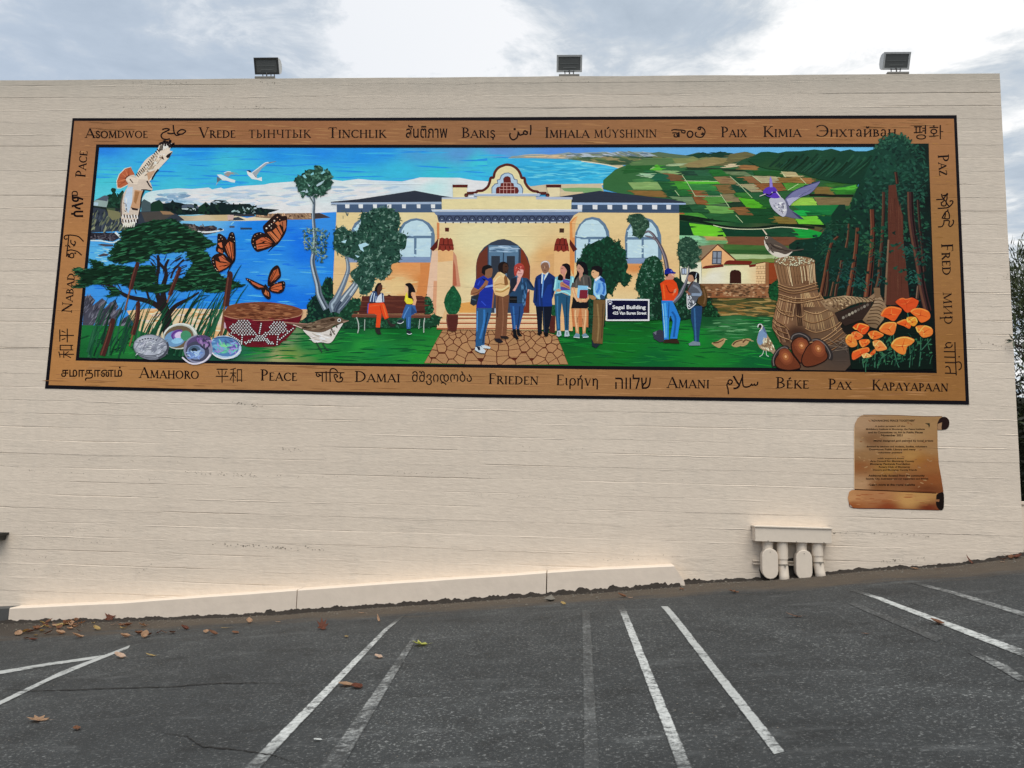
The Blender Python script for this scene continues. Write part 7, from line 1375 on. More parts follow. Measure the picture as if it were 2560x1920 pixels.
# ================================================================ floodlights on the parapet
random.seed(3)
MAT_LHOUS = basic('aged_aluminium', (0.50,0.51,0.50), 0.5, 0.12, 30, metal=0.0)
MAT_LDARK = basic('dark_frame', (0.05,0.05,0.048), 0.45, 0.2, 30)
MAT_LBASE = basic('mount_plate', (0.20,0.19,0.17), 0.8, 0.2, 12)
m, nt_, b = new_mat('lamp_glass'); b.inputs['Base Color'].default_value = (0.13,0.135,0.13,1); b.inputs['Roughness'].default_value = 0.12; b.inputs['Specular IOR Level'].default_value = 0.6; MAT_LGLASS = m
MAT_REFL = basic('lamp_reflector', (0.30,0.31,0.30), 0.35, 0.15, 20, metal=0.3)
def floodlight(cx, ztop, label, wdt=0.31, hgt=0.195, frame_light=False, yaw=0.0):
    root = empty('floodlight', (cx, 0.12, WTOP), yaw, label, 'floodlight', 'floodlights along the top of the wall')
    T_ = Matrix.Translation((cx, 0.12, WTOP)) @ Matrix.Rotation(yaw, 4, 'Z')
    tilt = T_ @ Matrix.Translation((0, -0.05, 0.10+hgt/2)) @ Matrix.Rotation(math.radians(24), 4, 'X')
    w2, h2 = wdt/2, hgt/2
    # housing: a shell that bulges backwards
    bm = bmesh.new(); prof_ = [(h2, -0.012), (h2, 0.045), (h2*0.8, 0.095), (h2*0.35, 0.125), (-h2*0.3, 0.125), (-h2*0.85, 0.09), (-h2, 0.04), (-h2, -0.012)]
    ringsF = []
    for x in (-w2, -w2*0.96, w2*0.96, w2):
        k = 0.94 if abs(x) == w2 else 1.0
        ringsF.append([bm.verts.new((x, y*k, z*k)) for z, y in prof_])
    for r1, r2 in zip(ringsF, ringsF[1:]):
        for i in range(len(prof_)-1): bm.faces.new((r1[i], r2[i], r2[i+1], r1[i+1]))
    bm.faces.new(ringsF[0]); bm.faces.new(ringsF[-1][::-1])
    for i in range(5): z = -h2*0.5+i*h2*0.25; box(bm, (-w2*0.8, 0.11, z-0.003), (w2*0.8, 0.145, z+0.003))
    bm.transform(tilt); bmesh.ops.recalc_face_normals(bm, faces=bm.faces); obj('housing', bm, MAT_LHOUS, root)
    bm = bmesh.new(); t = 0.018; mt = MAT_LHOUS if frame_light else MAT_LDARK
    for lo, hi in (((-w2-.004,-.026,h2-t),(w2+.004,-.012,h2+.004)), ((-w2-.004,-.026,-h2-.004),(w2+.004,-.012,-h2+t)), ((-w2-.004,-.026,-h2+t),(-w2+t,-.012,h2-t)), ((w2-t,-.026,-h2+t),(w2+.004,-.012,h2-t))): box(bm, lo, hi)
    bm.transform(tilt); obj('door_frame', bm, mt, root)
    bm = bmesh.new(); box(bm, (-w2+t, -.019, -h2+t), (w2-t, -.0165, h2-t)); bm.transform(tilt); obj('glass', bm, MAT_LGLASS, root)
    bm = bmesh.new(); box(bm, (-w2*.75, -.0225, -h2*.02), (w2*.75, -.0195, h2*.02)); box(bm, (-w2*.5, -.0225, -h2*.52), (w2*.55, -.0195, -h2*.45)); bm.transform(tilt); obj('reflector', bm, MAT_REFL, root)
    bm = bmesh.new()
    for x in (-0.052, 0.052): tube(bm, [(x, -0.02, 0.028), (x, -0.03, 0.07), (x*1.1, -0.04, 0.108)], 0.006, 8)
    tube(bm, [(0, -0.03, 0.028), (0.004, -0.05, 0.07), (0, -0.045, 0.112)], 0.008, 8)
    tube(bm, [(-0.052, -0.03, 0.100), (0.052, -0.03, 0.100)], 0.006, 8); bm.transform(T_); obj('bracket', bm, MAT_LDARK, root)
    bm = bmesh.new(); box(bm, (-0.128, -0.112, 0.004), (0.128, 0.08, 0.030), bevel=0.004); box(bm, (-0.06,-0.08,0.030), (0.06,0.04,0.038)); bm.transform(T_); obj('mount_plate', bm, MAT_LBASE, root)
    bm = bmesh.new(); tube(bm, [(0.03, 0.05, 0.04), (0.06, 0.09, 0.10), (0.05, 0.07, 0.17)], 0.006, 8); bm.transform(T_); obj('cable', bm, MAT_LDARK, root)
    return root
for (pxx, lb, fl) in ((667, 'dark-framed floodlight on the parapet at the left, its pale side facing right', False), (1423, 'pale-framed floodlight seen square on at the middle of the parapet', True), (2240, 'floodlight on the parapet above the right end of the mural', True)):
    floodlight(at(pxx, 185, 0.08).x, 0, lb, frame_light=fl)

# ================================================================ conduit cluster on the wall
MAT_PIPE = basic('cream_pipe_paint', (0.69,0.60,0.495), 0.5, 0.07, 14, bump=0.002)
MAT_GALV = basic('channel_steel', (0.28,0.25,0.21), 0.5, 0.2, 30, metal=0.3)
cc = at(1985, 1360, -0.15)
cov = empty('conduit_cover', (cc.x, 0, cc.z), label='cream sheet-metal cover box on the wall with four painted pipes coming out below', cat='conduit box')
def P3(x, y, Y): p = at(x, y, Y); return (p.x, p.z)
xl, zt = P3(1888, 1318, -0.17); xr, _ = P3(2079, 1325, -0.17); _, zb = P3(1985, 1356, -0.17)
bm = bmesh.new(); box(bm, (xl, -0.17, zb), (xr, 0.0, zt), bevel=0.003); obj('cover_box', bm, MAT_PIPE, cov)
bm = bmesh.new(); b_ = bmesh.new(); box(bm, (xl-0.012, -0.182, zt), (xr+0.008, 0.0, zt+0.018), bevel=0.004)
b_.free(); obj('cover_lip', bm, MAT_PIPE, cov)
for sx in (xl+0.14, xl+0.45, xl+0.75):
    bm = bmesh.new(); box(bm, (sx-0.006, -0.172, zb+0.001), (sx+0.006, -0.168, zb+0.012)); obj('screw', bm, MAT_GALV, cov)
# the channel that carries the clamps
x0, z0 = P3(1882, 1405, -0.02); x1, _ = P3(2062, 1412, -0.02)
bm = bmesh.new()
box(bm, (x0, -0.045, z0-0.022), (x1, -0.002, z0-0.014)); box(bm, (x0, -0.045, z0+0.014), (x1, -0.002, z0+0.022)); box(bm, (x0, -0.008, z0-0.014), (x1, -0.002, z0+0.014)); obj('strut_channel', bm, MAT_PIPE, cov)
def conduit_body(pxc, ytop, ybot, pyw):
    cx = P3(pxc, (ytop+ybot)/2, -0.13)[0]; zt_ = P3(pxc, ytop, -0.16)[1]; zb_ = P3(pxc, ybot, -0.16)[1]; w2 = 0.086
    bm = bmesh.new()
    def racetrack(w, zt, zb, y):
        L_ = []; r = w
        for k in range(9): a = math.pi*k/8; L_.append((cx+r*math.cos(a), y, zt-r+r*math.sin(a)))
        for k in range(9): a = math.pi+math.pi*k/8; L_.append((cx+r*math.cos(a), y, zb+r+r*math.sin(a)))
        return [bm.verts.new(q) for q in L_]
    secs = [racetrack(w2*0.96, zt_-0.01, zb_+0.03, -0.03), racetrack(w2, zt_, zb_+0.01, -0.05), racetrack(w2, zt_, zb_, -0.142), racetrack(w2*1.02, zt_+0.004, zb_-0.004, -0.144), racetrack(w2*1.02, zt_+0.004, zb_-0.004, -0.156), racetrack(w2*0.96, zt_-0.002, zb_+0.002, -0.160)]
    for r1, r2 in zip(secs, secs[1:]):
        n = len(r1)
        for i in range(n): bm.faces.new((r1[i], r1[(i+1) % n], r2[(i+1) % n], r2[i]))
    bm.faces.new(secs[0][::-1]); bm.faces.new(secs[-1]); bmesh.ops.recalc_face_normals(bm, faces=bm.faces)
    tube(bm, [(cx-0.008, -0.085, zt_-0.05), (cx-0.008, -0.085, zb+0.01)], 0.058, 18)
    tube(bm, [(cx-0.008, -0.085, zb-0.03), (cx-0.008, -0.085, zb+0.01)], 0.063, 18)
    o = obj('conduit_body', bm, MAT_PIPE, cov, smooth=False)
    bm = bmesh.new(); tube(bm, [(cx, -0.162, zt_-0.035), (cx, -0.165, zt_-0.035)], 0.005, 8); obj('cover_screw', bm, MAT_GALV, o)
conduit_body(1924, 1372, 1447, 0); conduit_body(2009, 1376, 1450, 0)
def pipe(pts, joint, clamp):
    P_ = []
    for (x, y, Y) in pts: q = at(x, y, Y); P_.append((q.x, q.y, q.z))
    bm = bmesh.new(); tube(bm, P_, 0.056, 22); o = obj('pipe', bm, MAT_PIPE, cov, smooth=True)
    def at_k(t):
        i = int(t); f = t-i; return Vector(P_[i]).lerp(Vector(P_[i+1]), f)
    a_ = at_k(0.0); c_ = at_k(joint); bm = bmesh.new(); tube(bm, [a_, at_k(joint*0.5), c_], 0.0625, 22); obj('coupling', bm, MAT_PIPE, o, smooth=False)
    q = at_k(clamp); d = (at_k(clamp+0.2)-at_k(clamp-0.2)).normalized(); bm = bmesh.new(); tube(bm, [q-d*0.007, q+d*0.007], 0.0600, 22)
    box(bm, (q.x+0.0, q.y-0.076, q.z-0.010), (q.x+0.02, q.y-0.058, q.z+0.010)); obj('pipe_clamp', bm, MAT_GALV, o)
pipe([(1955,1352,-0.09),(1956,1378,-0.09),(1956,1400,-0.092),(1958,1420,-0.10),(1960,1440,-0.115),(1960,1462,-0.135)], 1.9, 2.6)
pipe([(2043,1352,-0.09),(2043,1372,-0.09),(2044,1392,-0.092),(2046,1412,-0.10),(2050,1432,-0.115),(2054,1456,-0.135)], 1.9, 2.7)
# dark patch painting the shade in the wall-foot hole behind the pipes
MAT_HOLE_SHADE = basic('recess_shade', (0.05,0.044,0.038), 0.95, 0.3, 12)
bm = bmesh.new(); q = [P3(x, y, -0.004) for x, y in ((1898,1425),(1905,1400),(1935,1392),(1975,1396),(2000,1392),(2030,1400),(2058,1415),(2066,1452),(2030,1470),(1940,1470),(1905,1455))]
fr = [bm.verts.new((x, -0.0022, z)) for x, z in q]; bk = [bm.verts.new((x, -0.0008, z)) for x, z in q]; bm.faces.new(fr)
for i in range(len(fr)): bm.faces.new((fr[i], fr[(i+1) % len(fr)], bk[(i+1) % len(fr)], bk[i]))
bmesh.ops.recalc_face_normals(bm, faces=bm.faces); obj('shade_patch', bm, MAT_HOLE_SHADE, bld)

# ================================================================ chips, pits and hairline cracks in the wall paint
MAT_CHIP = basic('chip_dark', (0.16,0.135,0.105), 0.95, 0.5, 60)
bm = bmesh.new()
def chip(x, y, rx, rz):
    p = at(x+random.uniform(-.5, .5), y, 0); n = random.randint(5, 7); a0_ = random.uniform(0, 6)
    vs = [bm.verts.new((p.x+rx*random.uniform(.5, 1)*math.cos(a0_+6.283*k/n), -0.0004, p.z+rz*random.uniform(.4, 1)*math.sin(a0_+6.283*k/n))) for k in range(n)]; bm.faces.new(vs)
for (x0, y0, x1, y1, n, s_) in ((580,1006,660,1016,26,.008),(456,1180,640,1190,46,.007),(640,1190,880,1194,20,.006),(530,1360,830,1376,60,.009),(700,1122,760,1126,16,.007),(60,1174,420,1200,34,.005),(180,1146,460,1158,26,.005),(20,1318,330,1326,30,.005),(40,1388,260,1398,24,.005),(60,1424,220,1432,16,.005),(340,1436,380,1410,12,.006),(100,1346,290,1356,16,.006),(980,1180,1240,1186,26,.005),(1100,1232,1500,1246,34,.005),(1300,1120,1700,1130,26,.005),(2070,1330,2330,1340,40,.007),(2200,1405,2350,1392,22,.008),(650,206,700,208,10,.007),(330,205,470,208,16,.006),(1380,202,1480,203,14,.006),(1840,195,2180,196,24,.005),(1560,262,1760,262,22,.005),(300,266,420,267,12,.006),(520,267,680,268,16,.006),(2440,850,2520,870,16,.006),(2460,700,2520,690,8,.006),(2100,1040,2200,1046,14,.006),(1500,1400,1700,1392,16,.006)):
    for _ in range(n):
        t = random.random(); chip(x0+(x1-x0)*t, y0+(y1-y0)*t+random.gauss(0, 2.2), s_*random.uniform(.4, 1.8), s_*random.uniform(.25, .8))
for _ in range(160): chip(random.uniform(5, 2500), random.choice([random.uniform(205, 280), random.uniform(1010, 1400), random.uniform(1010, 1400)]), random.uniform(.002, .005), random.uniform(.002, .004))
bmesh.ops.recalc_face_normals(bm, faces=bm.faces); o = obj('paint_chips', bm, MAT_CHIP, bld); o['kind'] = 'stuff'

# ================================================================ dirt and rubble along the wall foot (uncountable)
MAT_SOIL = basic('soil', (0.022,0.017,0.013), 0.95, 0.45, 18, bump=0.02)
bm = bmesh.new(); cols_ = []
n = 900
def edge_y(x): return -0.2 if x < 7.70 else 0.0
for i in range(n+1):
    x = -0.6+(11.7+0.6)*i/n; ey = edge_y(x); gap = 0.5+0.5*noise.noise(Vector((x*3.3, 2, 7))); amt = 0.016+0.036*gap
    if 3.0 < x < 7.95: amt *= 1.6
    row = []
    for k, t in enumerate((0, 0.18, 0.45, 0.75, 1.0)):
        y = ey + 0.006 - t*(0.05+0.11*abs(noise.noise(Vector((x*1.7, 5, 1))))+0.05)
        z = zg(x, y) + amt*(1-t)**1.3*(0.6+0.7*noise.noise(Vector((x*9, y*20, 3)))+0.5*noise.noise(Vector((x*31, y*40, 8)))) + (0.004 if t < 1 else -0.004)
        row.append(bm.verts.new((x, y, z)))
    cols_.append(row)
for r1, r2 in zip(cols_, cols_[1:]):
    for k in range(4): bm.faces.new((r1[k], r1[k+1], r2[k+1], r2[k]))
bmesh.ops.recalc_face_normals(bm, faces=bm.faces)
o = obj('dirt_line', bm, MAT_SOIL, None, smooth=True); 
if sum(p.normal.z for p in o.data.polygons) < 0: o.data.flip_normals()
tag(o, 'line of dark soil and crumbs along the foot of the wall and kerb', 'dirt', kind='stuff')
MAT_GRAV = basic('crumbs', (0.16,0.145,0.12), 0.9, 0.5, 30)
bm = bmesh.new()
def pebble(bm, c, r):
    vs = [bm.verts.new((c[0]+r*dx*random.uniform(.6, 1.2), c[1]+r*dy*random.uniform(.6, 1.2), c[2]+r*dz*random.uniform(.3, .8))) for dx, dy, dz in ((1,0,0),(-1,0,0),(0,1,0),(0,-1,0),(0,0,1),(0,0,-.6))]
    for f in ((0,2,4),(2,1,4),(1,3,4),(3,0,4),(2,0,5),(1,2,5),(3,1,5),(0,3,5)): bm.faces.new([vs[i] for i in f])
for _ in range(2600):
    x = random.uniform(-1.2, 12.5); y = edge_y(x)-abs(random.gauss(0, 0.28))-0.03; pebble(bm, (x, y, zg(x, y)+0.004), random.uniform(0.003, 0.010)*(1 if random.random() < .96 else 2))
for _ in range(900):
    x = random.uniform(0, 12); y = -random.uniform(0.3, 6.0); pebble(bm, (x, y, zg(x, y)+0.004), random.uniform(0.002, 0.006))
tag(obj('gravel_crumbs', bm, MAT_GRAV), 'scattered grit and crumbs on the asphalt near the wall', 'grit', kind='stuff')
bm = bmesh.new(); g0 = gp(1378, 1502); pebble(bm, (g0.x, g0.y, g0.z+0.02), 0.07); tag(obj('stone', bm, MAT_GRAV), 'fist-sized grey stone against the kerb near its second joint', 'stone')

# ================================================================ fallen leaves
def leaf_mat(name, c1, c2):
    m, nt, b = new_mat(name); g = N(nt, 'ShaderNodeTexCoord'); n1 = NOISE(nt, g.outputs['Object'], 30, 4, 0.6)
    Lk(nt, MIX(nt, n1, c1, c2), b.inputs['Base Color']); b.inputs['Roughness'].default_value = 0.7; return m
LMAT = {'brown': leaf_mat('leaf_brown', (0.16,0.065,0.03), (0.30,0.14,0.07)), 'red': leaf_mat('leaf_rust', (0.10,0.03,0.018), (0.24,0.075,0.035)), 'tan': leaf_mat('leaf_tan', (0.38,0.22,0.12), (0.58,0.38,0.24)), 'pale': leaf_mat('leaf_pale', (0.55,0.38,0.27), (0.75,0.58,0.45)), 'gold': leaf_mat('leaf_gold', (0.40,0.26,0.08), (0.62,0.48,0.20)), 'lime': leaf_mat('leaf_lime', (0.50,0.52,0.10), (0.68,0.68,0.22)), 'white': leaf_mat('paper_scrap', (0.62,0.64,0.62), (0.78,0.80,0.78))}
OUTL = [[(0,-.5),(.16,-.42),(.3,-.2),(.34,.05),(.24,.3),(.05,.5),(-.12,.42),(-.3,.2),(-.34,-.05),(-.2,-.35)],
        [(0,-.45),(.3,-.4),(.2,-.15),(.5,.0),(.22,.1),(.3,.42),(.05,.25),(-.1,.55),(-.2,.2),(-.5,.22),(-.26,-.02),(-.42,-.35),(-.12,-.22)],
        [(0,-.5),(.12,-.3),(.16,0),(.1,.3),(0,.55),(-.1,.3),(-.15,0),(-.1,-.3)]]
def leaf(px_, py_, size, mat, shape=0, rot=0.0, curl=0.25, up=0.0, label=None, group=None, name='fallen_leaf'):
    c_ = gp(px_, py_); bm = bmesh.new(); R_ = Matrix.Rotation(rot, 3, 'Z'); base = []; O_ = OUTL[shape]
    sx = size
    def pt(u, v):
        x, y = u*sx, v*sx; h = (curl if shape != 1 else curl*.45)*size*((u*1.3)**2*1.6 + (v*1.1)**2*.9) + random.uniform(-.02, .02)*size
        p = R_ @ Vector((x, y, 0)); p.z = h + up*size*max(0, v+.3); return p
    ctr = pt(0, 0); mid = [pt(u*.5, v*.5) for u, v in O_]; rim = [pt(u, v) for u, v in O_]
    zmin = min(p.z for p in [ctr]+mid+rim)
    for p in [ctr]+mid+rim: p.z -= zmin
    V0 = bm.verts.new(ctr); V1 = [bm.verts.new(p) for p in mid]; V2 = [bm.verts.new(p) for p in rim]; n = len(O_)
    for i in range(n):
        j = (i+1) % n; bm.faces.new((V0, V1[i], V1[j])); bm.faces.new((V1[i], V2[i], V2[j], V1[j]))
    # stalk
    st_ = pt(0, -.5)-Vector((0, 0, zmin)); tip = R_ @ Vector((0.05*sx, -.85*sx, 0)); tip.z = 0.06*size; w_ = R_ @ Vector((0.02*sx, 0, 0))
    q = [bm.verts.new(st_-w_), bm.verts.new(st_+w_), bm.verts.new(tip)]; bm.faces.new(q)
    bmesh.ops.solidify(bm, geom=bm.faces[:], thickness=0.0008)
    me = bpy.data.meshes.new(name); bm.normal_update(); bm.to_mesh(me); bm.free(); me.materials.append(LMAT[mat])
    o = bpy.data.objects.new(name, me); COL.objects.link(o)
    gz = noise.noise(Vector((c_.x*0.9, c_.y*0.9, 0)))*0.004
    o.location = (c_.x, c_.y, c_.z+gz+0.009)
    return tag(o, label, 'paper scrap' if name != 'fallen_leaf' else 'leaf', group)
GLV = 'dry leaves fallen on the asphalt'
BIG = [(1050,1614,.17,'lime',1,2.0,.55,.2,'bright yellow-green leaf right of the long white line at left'),
 (299,1646,.13,'pale',0,1.2,.5,.3,'pale pink-tan leaf at left, right of where two narrow lines meet'),(378,1641,.12,'gold',2,1.4,.3,.1,'small yellow leaf right of the pale pink-tan leaf at left'),
 (866,1715,.14,'tan',0,1.7,.3,.1,'tan leaf touching the long white line, left one of a pair'),(892,1720,.12,'red',0,.6,.35,.1,'dark brown leaf beside the tan one by the long white line'),
 (946,1646,.09,'pale',0,.9,.4,.2,'small pale leaf between the long white line and the yellow-green leaf'),
 (806,1574,.13,'red',1,.3,.7,.9,'dark brown leaf standing up, near the kerb left of the long white line'),(946,1554,.09,'tan',2,.5,.7,.7,'small tan leaf standing on edge by the top of the long white line'),
 (866,1594,.06,'gold',0,.4,.3,0,'tiny golden leaf beside a grey bud below the kerb'),(904,1535,.09,'tan',2,1.3,.3,0,'thin tan leaf lying on the dirt by the kerb'),
 (696,1557,.07,'tan',2,1.5,.2,0,'thin tan leaf on the dirt just left of the first kerb joint'),(623,1558,.10,'tan',0,.5,.6,.5,'tan curled leaf below the kerb, well left of its first joint'),
 (94,1804,.16,'tan',1,1.5,.3,.1,'large ragged tan leaf near the bottom left'),(191,1825,.07,'brown',0,.7,.4,.1,'small brown leaf right of the large ragged tan one at bottom left'),
 (1986,1544,.16,'brown',2,1.5,.35,.2,'rust-brown leaf on bare asphalt below the pipes'),(2344,1561,.11,'brown',0,.8,.5,.3,'brown curled leaf on the white line at right'),
 (2164,1587,.07,'brown',2,1.6,.2,0,'small brown leaf on the asphalt left of the line at right'),(2287,1424,.10,'tan',0,1.2,.3,.1,'tan leaf at the wall foot under a chip in the concrete'),
 (2426,1410,.11,'red',2,.3,.7,.9,'dark red leaf standing against the wall foot near its corner'),(2345,1424,.09,'red',2,1.4,.3,0,'thin dark leaf at the wall foot right of the pipes'),
 (1408,1513,.08,'gold',0,.5,.5,.3,'small golden leaf on the dirt under the second kerb joint'),(1556,1493,.11,'brown',0,1.0,.5,.3,'rust leaf on the soil just below the right part of the kerb'),(1574,1496,.08,'tan',2,1.5,.3,0,'thin tan leaf right of the rust leaf below the kerb'),
 (1704,1475,.08,'brown',0,.4,.4,.1,'brown leaf by the slanted right end of the kerb'),(1834,1482,.12,'brown',1,1.2,.5,.2,'crumpled brown leaf on the dirt left of the pipes'),
 (564,1572,.10,'gold',2,1.8,.2,0,'long golden leaf in the drift at left, its right end'),(588,1584,.10,'brown',0,1.0,.3,.1,'brown leaf below the long golden leaf at left'),
 (274,1552,.15,'red',1,.4,.8,.9,'crumpled dark red leaf leaning on the kerb at left')]
for (x, y, s_, m_, sh_, r_, cu_, up_, lb) in BIG:
    if s_ > .13: s_ *= .9
    s_ *= .92; leaf(x, y, s_, m_, sh_, r_, cu_, up_, lb, GLV)
for k, (x, y) in enumerate([(100,1570),(112,1566),(92,1575),(128,1572),(106,1560),(150,1568),(165,1562),(176,1568),(184,1566),(172,1574),(70,1578),(90,1590),(84,1602),(66,1601),(120,1586),(152,1586),(200,1582),(196,1594),(192,1554),(210,1550),(312,1594),(346,1587),(374,1590),(396,1584),(428,1586),(362,1594),(408,1585),(355,1567),(462,1576),(534,1588),(516,1582),(286,1562),(304,1564),(320,1566),(308,1572),(108,1563),(118,1568),(134,1566),(140,1562),(98,1568),(158,1563),(168,1560),(122,1560),(60,1584),(78,1583),(44,1588),(104,1579),(180,1558),(146,1574),(232,1560),(205,1562),(190,1571),(240,1574)]):
    leaf(x+random.uniform(-2, 2), y+random.uniform(-1.5, 1.5), random.uniform(.07, .12), random.choice(['brown','red','tan','tan','brown','gold']), random.choice((0,0,1,2)), random.uniform(0, 6), random.uniform(.3, .9), random.uniform(0, .6), 'small dry leaf in the drift of leaves along the left end of the kerb', 'leaves drifted against the kerb at left')
for k, (x, y) in enumerate([(2520,1395),(2528,1398),(2536,1394),(2512,1400),(2544,1396),(2505,1402)]):
    leaf(x, y, random.uniform(.07, .11), random.choice(['red','brown']), random.choice((0, 2)), random.uniform(0, 6), .6, .4, 'small rust leaf in the little heap by the wall corner at right', 'leaves heaped by the wall corner')
leaf(794,1853,.05,'white',0,1.3,.1,0,'small white scrap on the asphalt at the bottom left of centre',None,'paper_scrap')
leaf(2506,1407,.05,'pale',0,1.0,.2,0,'pale curled leaf in front of the rust heap at the wall corner',GLV)

# ================================================================ left edge: a dark wall lamp that just pokes into view
MAT_WL = basic('black_metal', (0.020,0.020,0.019), 0.5, 0.15, 10)
a0 = at(23, 1331, -0.001); a1 = at(16, 1352, -0.15); a2 = at(18, 1335, -0.28)
def prism(bm, secs):
    rr = [[bm.verts.new(q) for q in s_] for s_ in secs]
    for r1, r2 in zip(rr, rr[1:]):
        n = len(r1)
        for i in range(n): bm.faces.new((r1[i], r1[(i+1) % n], r2[(i+1) % n], r2[i]))
    bm.faces.new(rr[0][::-1]); bm.faces.new(rr[-1]); bmesh.ops.recalc_face_normals(bm, faces=bm.faces)
wl = empty('wall_lamp', (a0.x-0.2, 0, a1.z), label='black box-shaped wall lamp with an overhanging cap, cut by the left edge', cat='wall lamp')
def rect(x0, x1, y0, z): return [(x0, y0, z), (x1, y0, z), (x1, -0.001, z), (x0, -0.001, z)]
bm = bmesh.new(); prism(bm, [rect(a0.x-0.46, a0.x, -0.20, a0.z), rect(a0.x-0.46, a0.x, -0.20, a0.z-0.022), rect(a0.x-0.44, a0.x-0.02, -0.18, a0.z-0.032)]); obj('cap', bm, MAT_WL, wl)
bm = bmesh.new(); prism(bm, [rect(a0.x-0.435, a0.x-0.024, -0.175, a0.z-0.032), rect(a0.x-0.43, a0.x-0.034, -0.165, a0.z-0.07), rect(a0.x-0.42, a0.x-0.038, -0.16, a1.z)]); obj('lamp_body', bm, MAT_WL, wl)

# ================================================================ right edge: low wall, tree beyond the corner
lw = empty('low_wall', (13.5, 0.45, -1.6), label='low cream boundary wall that continues from the building corner at the right edge', cat='wall')
bm = bmesh.new(); box(bm, (11.53, 0.42, -2.6), (24, 0.62, -1.115)); obj('wall_body', bm, MAT_KERB, lw)
bm = bmesh.new(); box(bm, (11.53, 0.405, -1.115), (24, 0.635, -1.075), bevel=0.006); obj('coping', bm, MAT_KERB, lw)
def leafy_mat(name, c1, c2, c3):
    m, nt, b = new_mat(name); oi = N(nt, 'ShaderNodeNewGeometry'); n1 = NOISE(nt, oi.outputs['Position'], 3.0, 3, 0.6); n2 = N(nt, 'ShaderNodeVertexColor'); n2.layer_name = 'Col'
    c = MIX(nt, n1, c1, c2); c = MIX(nt, 1.0, c, n2.outputs['Color'], 'MULTIPLY'); Lk(nt, c, b.inputs['Base Color']); b.inputs['Roughness'].default_value = 0.5; return m
MAT_LEAF = leafy_mat('tree_leaves', (0.035,0.055,0.018), (0.085,0.115,0.045), None)
MAT_BARK = basic('bark', (0.07,0.055,0.045), 0.9, 0.3, 8, bump=0.01)
tr = empty('evergreen_tree', (13.9, 2.6, -1.3), label='dense evergreen tree with narrow leaves behind the wall corner at the right edge', cat='tree')
bm = bmesh.new(); tube(bm, [(13.9,2.6,-2.2),(13.85,2.55,-0.6),(13.95,2.7,0.8),(13.8,2.6,2.0)], [0.16,0.13,0.09,0.04], 10)
for k in range(9):
    z = -0.6+k*0.32; an = k*2.4; tube(bm, [(13.9, 2.6, z), (13.9+0.6*math.cos(an), 2.6+0.6*math.sin(an), z+0.35), (13.9+1.2*math.cos(an), 2.6+1.0*math.sin(an), z+0.5)], [0.05, 0.03, 0.012], 7)
obj('trunk', bm, MAT_BARK, tr)
V_, F_, C_ = [], [], []
def blade(c, d, l, w_, k):
    d = d.normalized(); s_ = d.cross(Vector((random.gauss(0,1), random.gauss(0,1), random.gauss(0,1)))).normalized(); n = len(V_)
    for p in (c, c+d*l*.45+s_*w_, c+d*l, c+d*l*.45-s_*w_): V_.append(tuple(p))
    F_.append((n, n+1, n+2, n+3)); col = k*random.uniform(.6, 1.4); C_.extend([(col, col*random.uniform(.95,1.08), col*.9, 1)]*4)
def lumps(n, cx, cy, cz, rx, ry, rz):
    for _ in range(n):
        while True:
            u = Vector((random.uniform(-1,1), random.uniform(-1,1), random.uniform(-1,1)))
            if 0.25 < u.length < 1: break
        yield Vector((cx+u.x*rx, cy+u.y*ry, cz+u.z*rz)), u
for cfg in ((230,13.3,2.4,0.6,1.7,1.5,1.6), (120,13.9,2.6,1.9,1.2,1.1,0.85), (90,12.7,2.0,-0.4,1.0,1.0,0.9), (60,13.0,2.4,1.75,0.75,0.8,0.75), (70,14.6,2.4,0.8,1.0,1.0,1.4)):
    for c0, u in lumps(*cfg):
        ax = (u+Vector((0,0,.5))).normalized()
        for _ in range(44):
            d = (ax+Vector((random.gauss(0,.55), random.gauss(0,.55), random.gauss(0,.45)))); p = c0+Vector((random.gauss(0,.11), random.gauss(0,.11), random.gauss(0,.11)))
            blade(p, d, random.uniform(.09,.17), random.uniform(.007,.012), .72)
me = bpy.data.meshes.new('crown'); me.from_pydata(V_, [], F_); ca = me.color_attributes.new('Col', 'FLOAT_COLOR', 'POINT'); ca.data.foreach_set('color', [v for c in C_ for v in c])
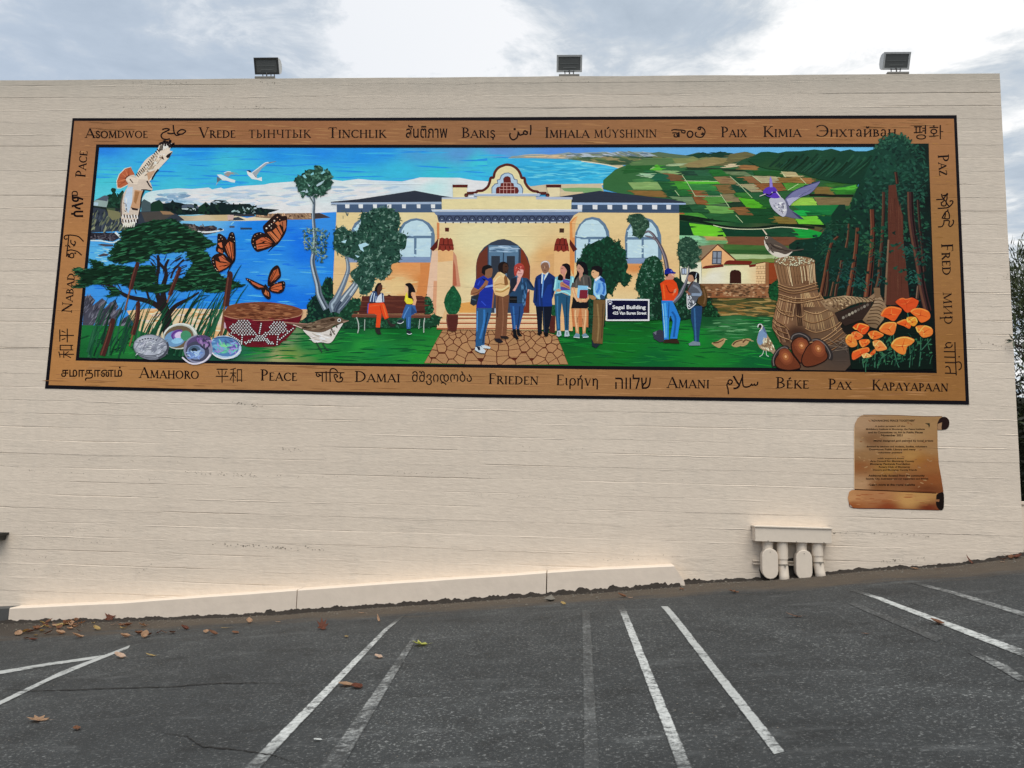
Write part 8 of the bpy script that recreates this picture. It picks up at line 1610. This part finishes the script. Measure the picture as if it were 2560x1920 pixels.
link_mesh('crown', me, MAT_LEAF, tr)
hd = empty('dark_hedge', (15.0, 3.3, -1.5), label='dark hedge filling the gap behind the low wall at the right edge', cat='hedge')
V_, F_, C_ = [], [], []
for _ in range(15000):
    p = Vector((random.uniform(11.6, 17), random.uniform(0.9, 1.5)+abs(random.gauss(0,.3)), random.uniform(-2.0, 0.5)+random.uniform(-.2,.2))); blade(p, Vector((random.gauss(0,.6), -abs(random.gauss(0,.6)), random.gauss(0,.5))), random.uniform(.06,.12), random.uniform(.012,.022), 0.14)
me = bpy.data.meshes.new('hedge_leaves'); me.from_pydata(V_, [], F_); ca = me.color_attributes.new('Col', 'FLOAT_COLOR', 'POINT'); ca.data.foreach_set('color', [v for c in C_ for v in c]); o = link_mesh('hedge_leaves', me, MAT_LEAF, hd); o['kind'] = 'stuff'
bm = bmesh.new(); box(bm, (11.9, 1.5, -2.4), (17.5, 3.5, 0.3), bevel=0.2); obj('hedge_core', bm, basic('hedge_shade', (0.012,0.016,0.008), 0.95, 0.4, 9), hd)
V_, F_, C_ = [], [], []
sp_ = at(2536, 852, -0.03)
sg = empty('leafy_twig', (WX1+0.01, 0.02, sp_.z), label='small leafy twig poking round the wall edge at mid height on the right', cat='twig')
bm = bmesh.new(); tube(bm, [(13.0, 1.7, sp_.z-0.35), (12.2, 0.9, sp_.z-0.16), (WX1+0.06, 0.05, sp_.z-0.05), (sp_.x-0.02, -0.05, sp_.z)], [0.012, 0.008, 0.006, 0.003], 6); obj('stem', bm, MAT_BARK, sg)
for d in ((-1,0,.05),(-1,0,-.35),(-.5,-.2,.6),(.4,-.2,.7),(.6,-.1,-.5),(-.2,-.3,-.7)): blade(Vector((sp_.x-0.02, -0.05, sp_.z)), Vector(d), .10, .012, .5)
me = bpy.data.meshes.new('twig_leaves'); me.from_pydata(V_, [], F_); ca = me.color_attributes.new('Col', 'FLOAT_COLOR', 'POINT'); ca.data.foreach_set('color', [v for c in C_ for v in c]); link_mesh('twig_leaves', me, MAT_LEAF, sg)
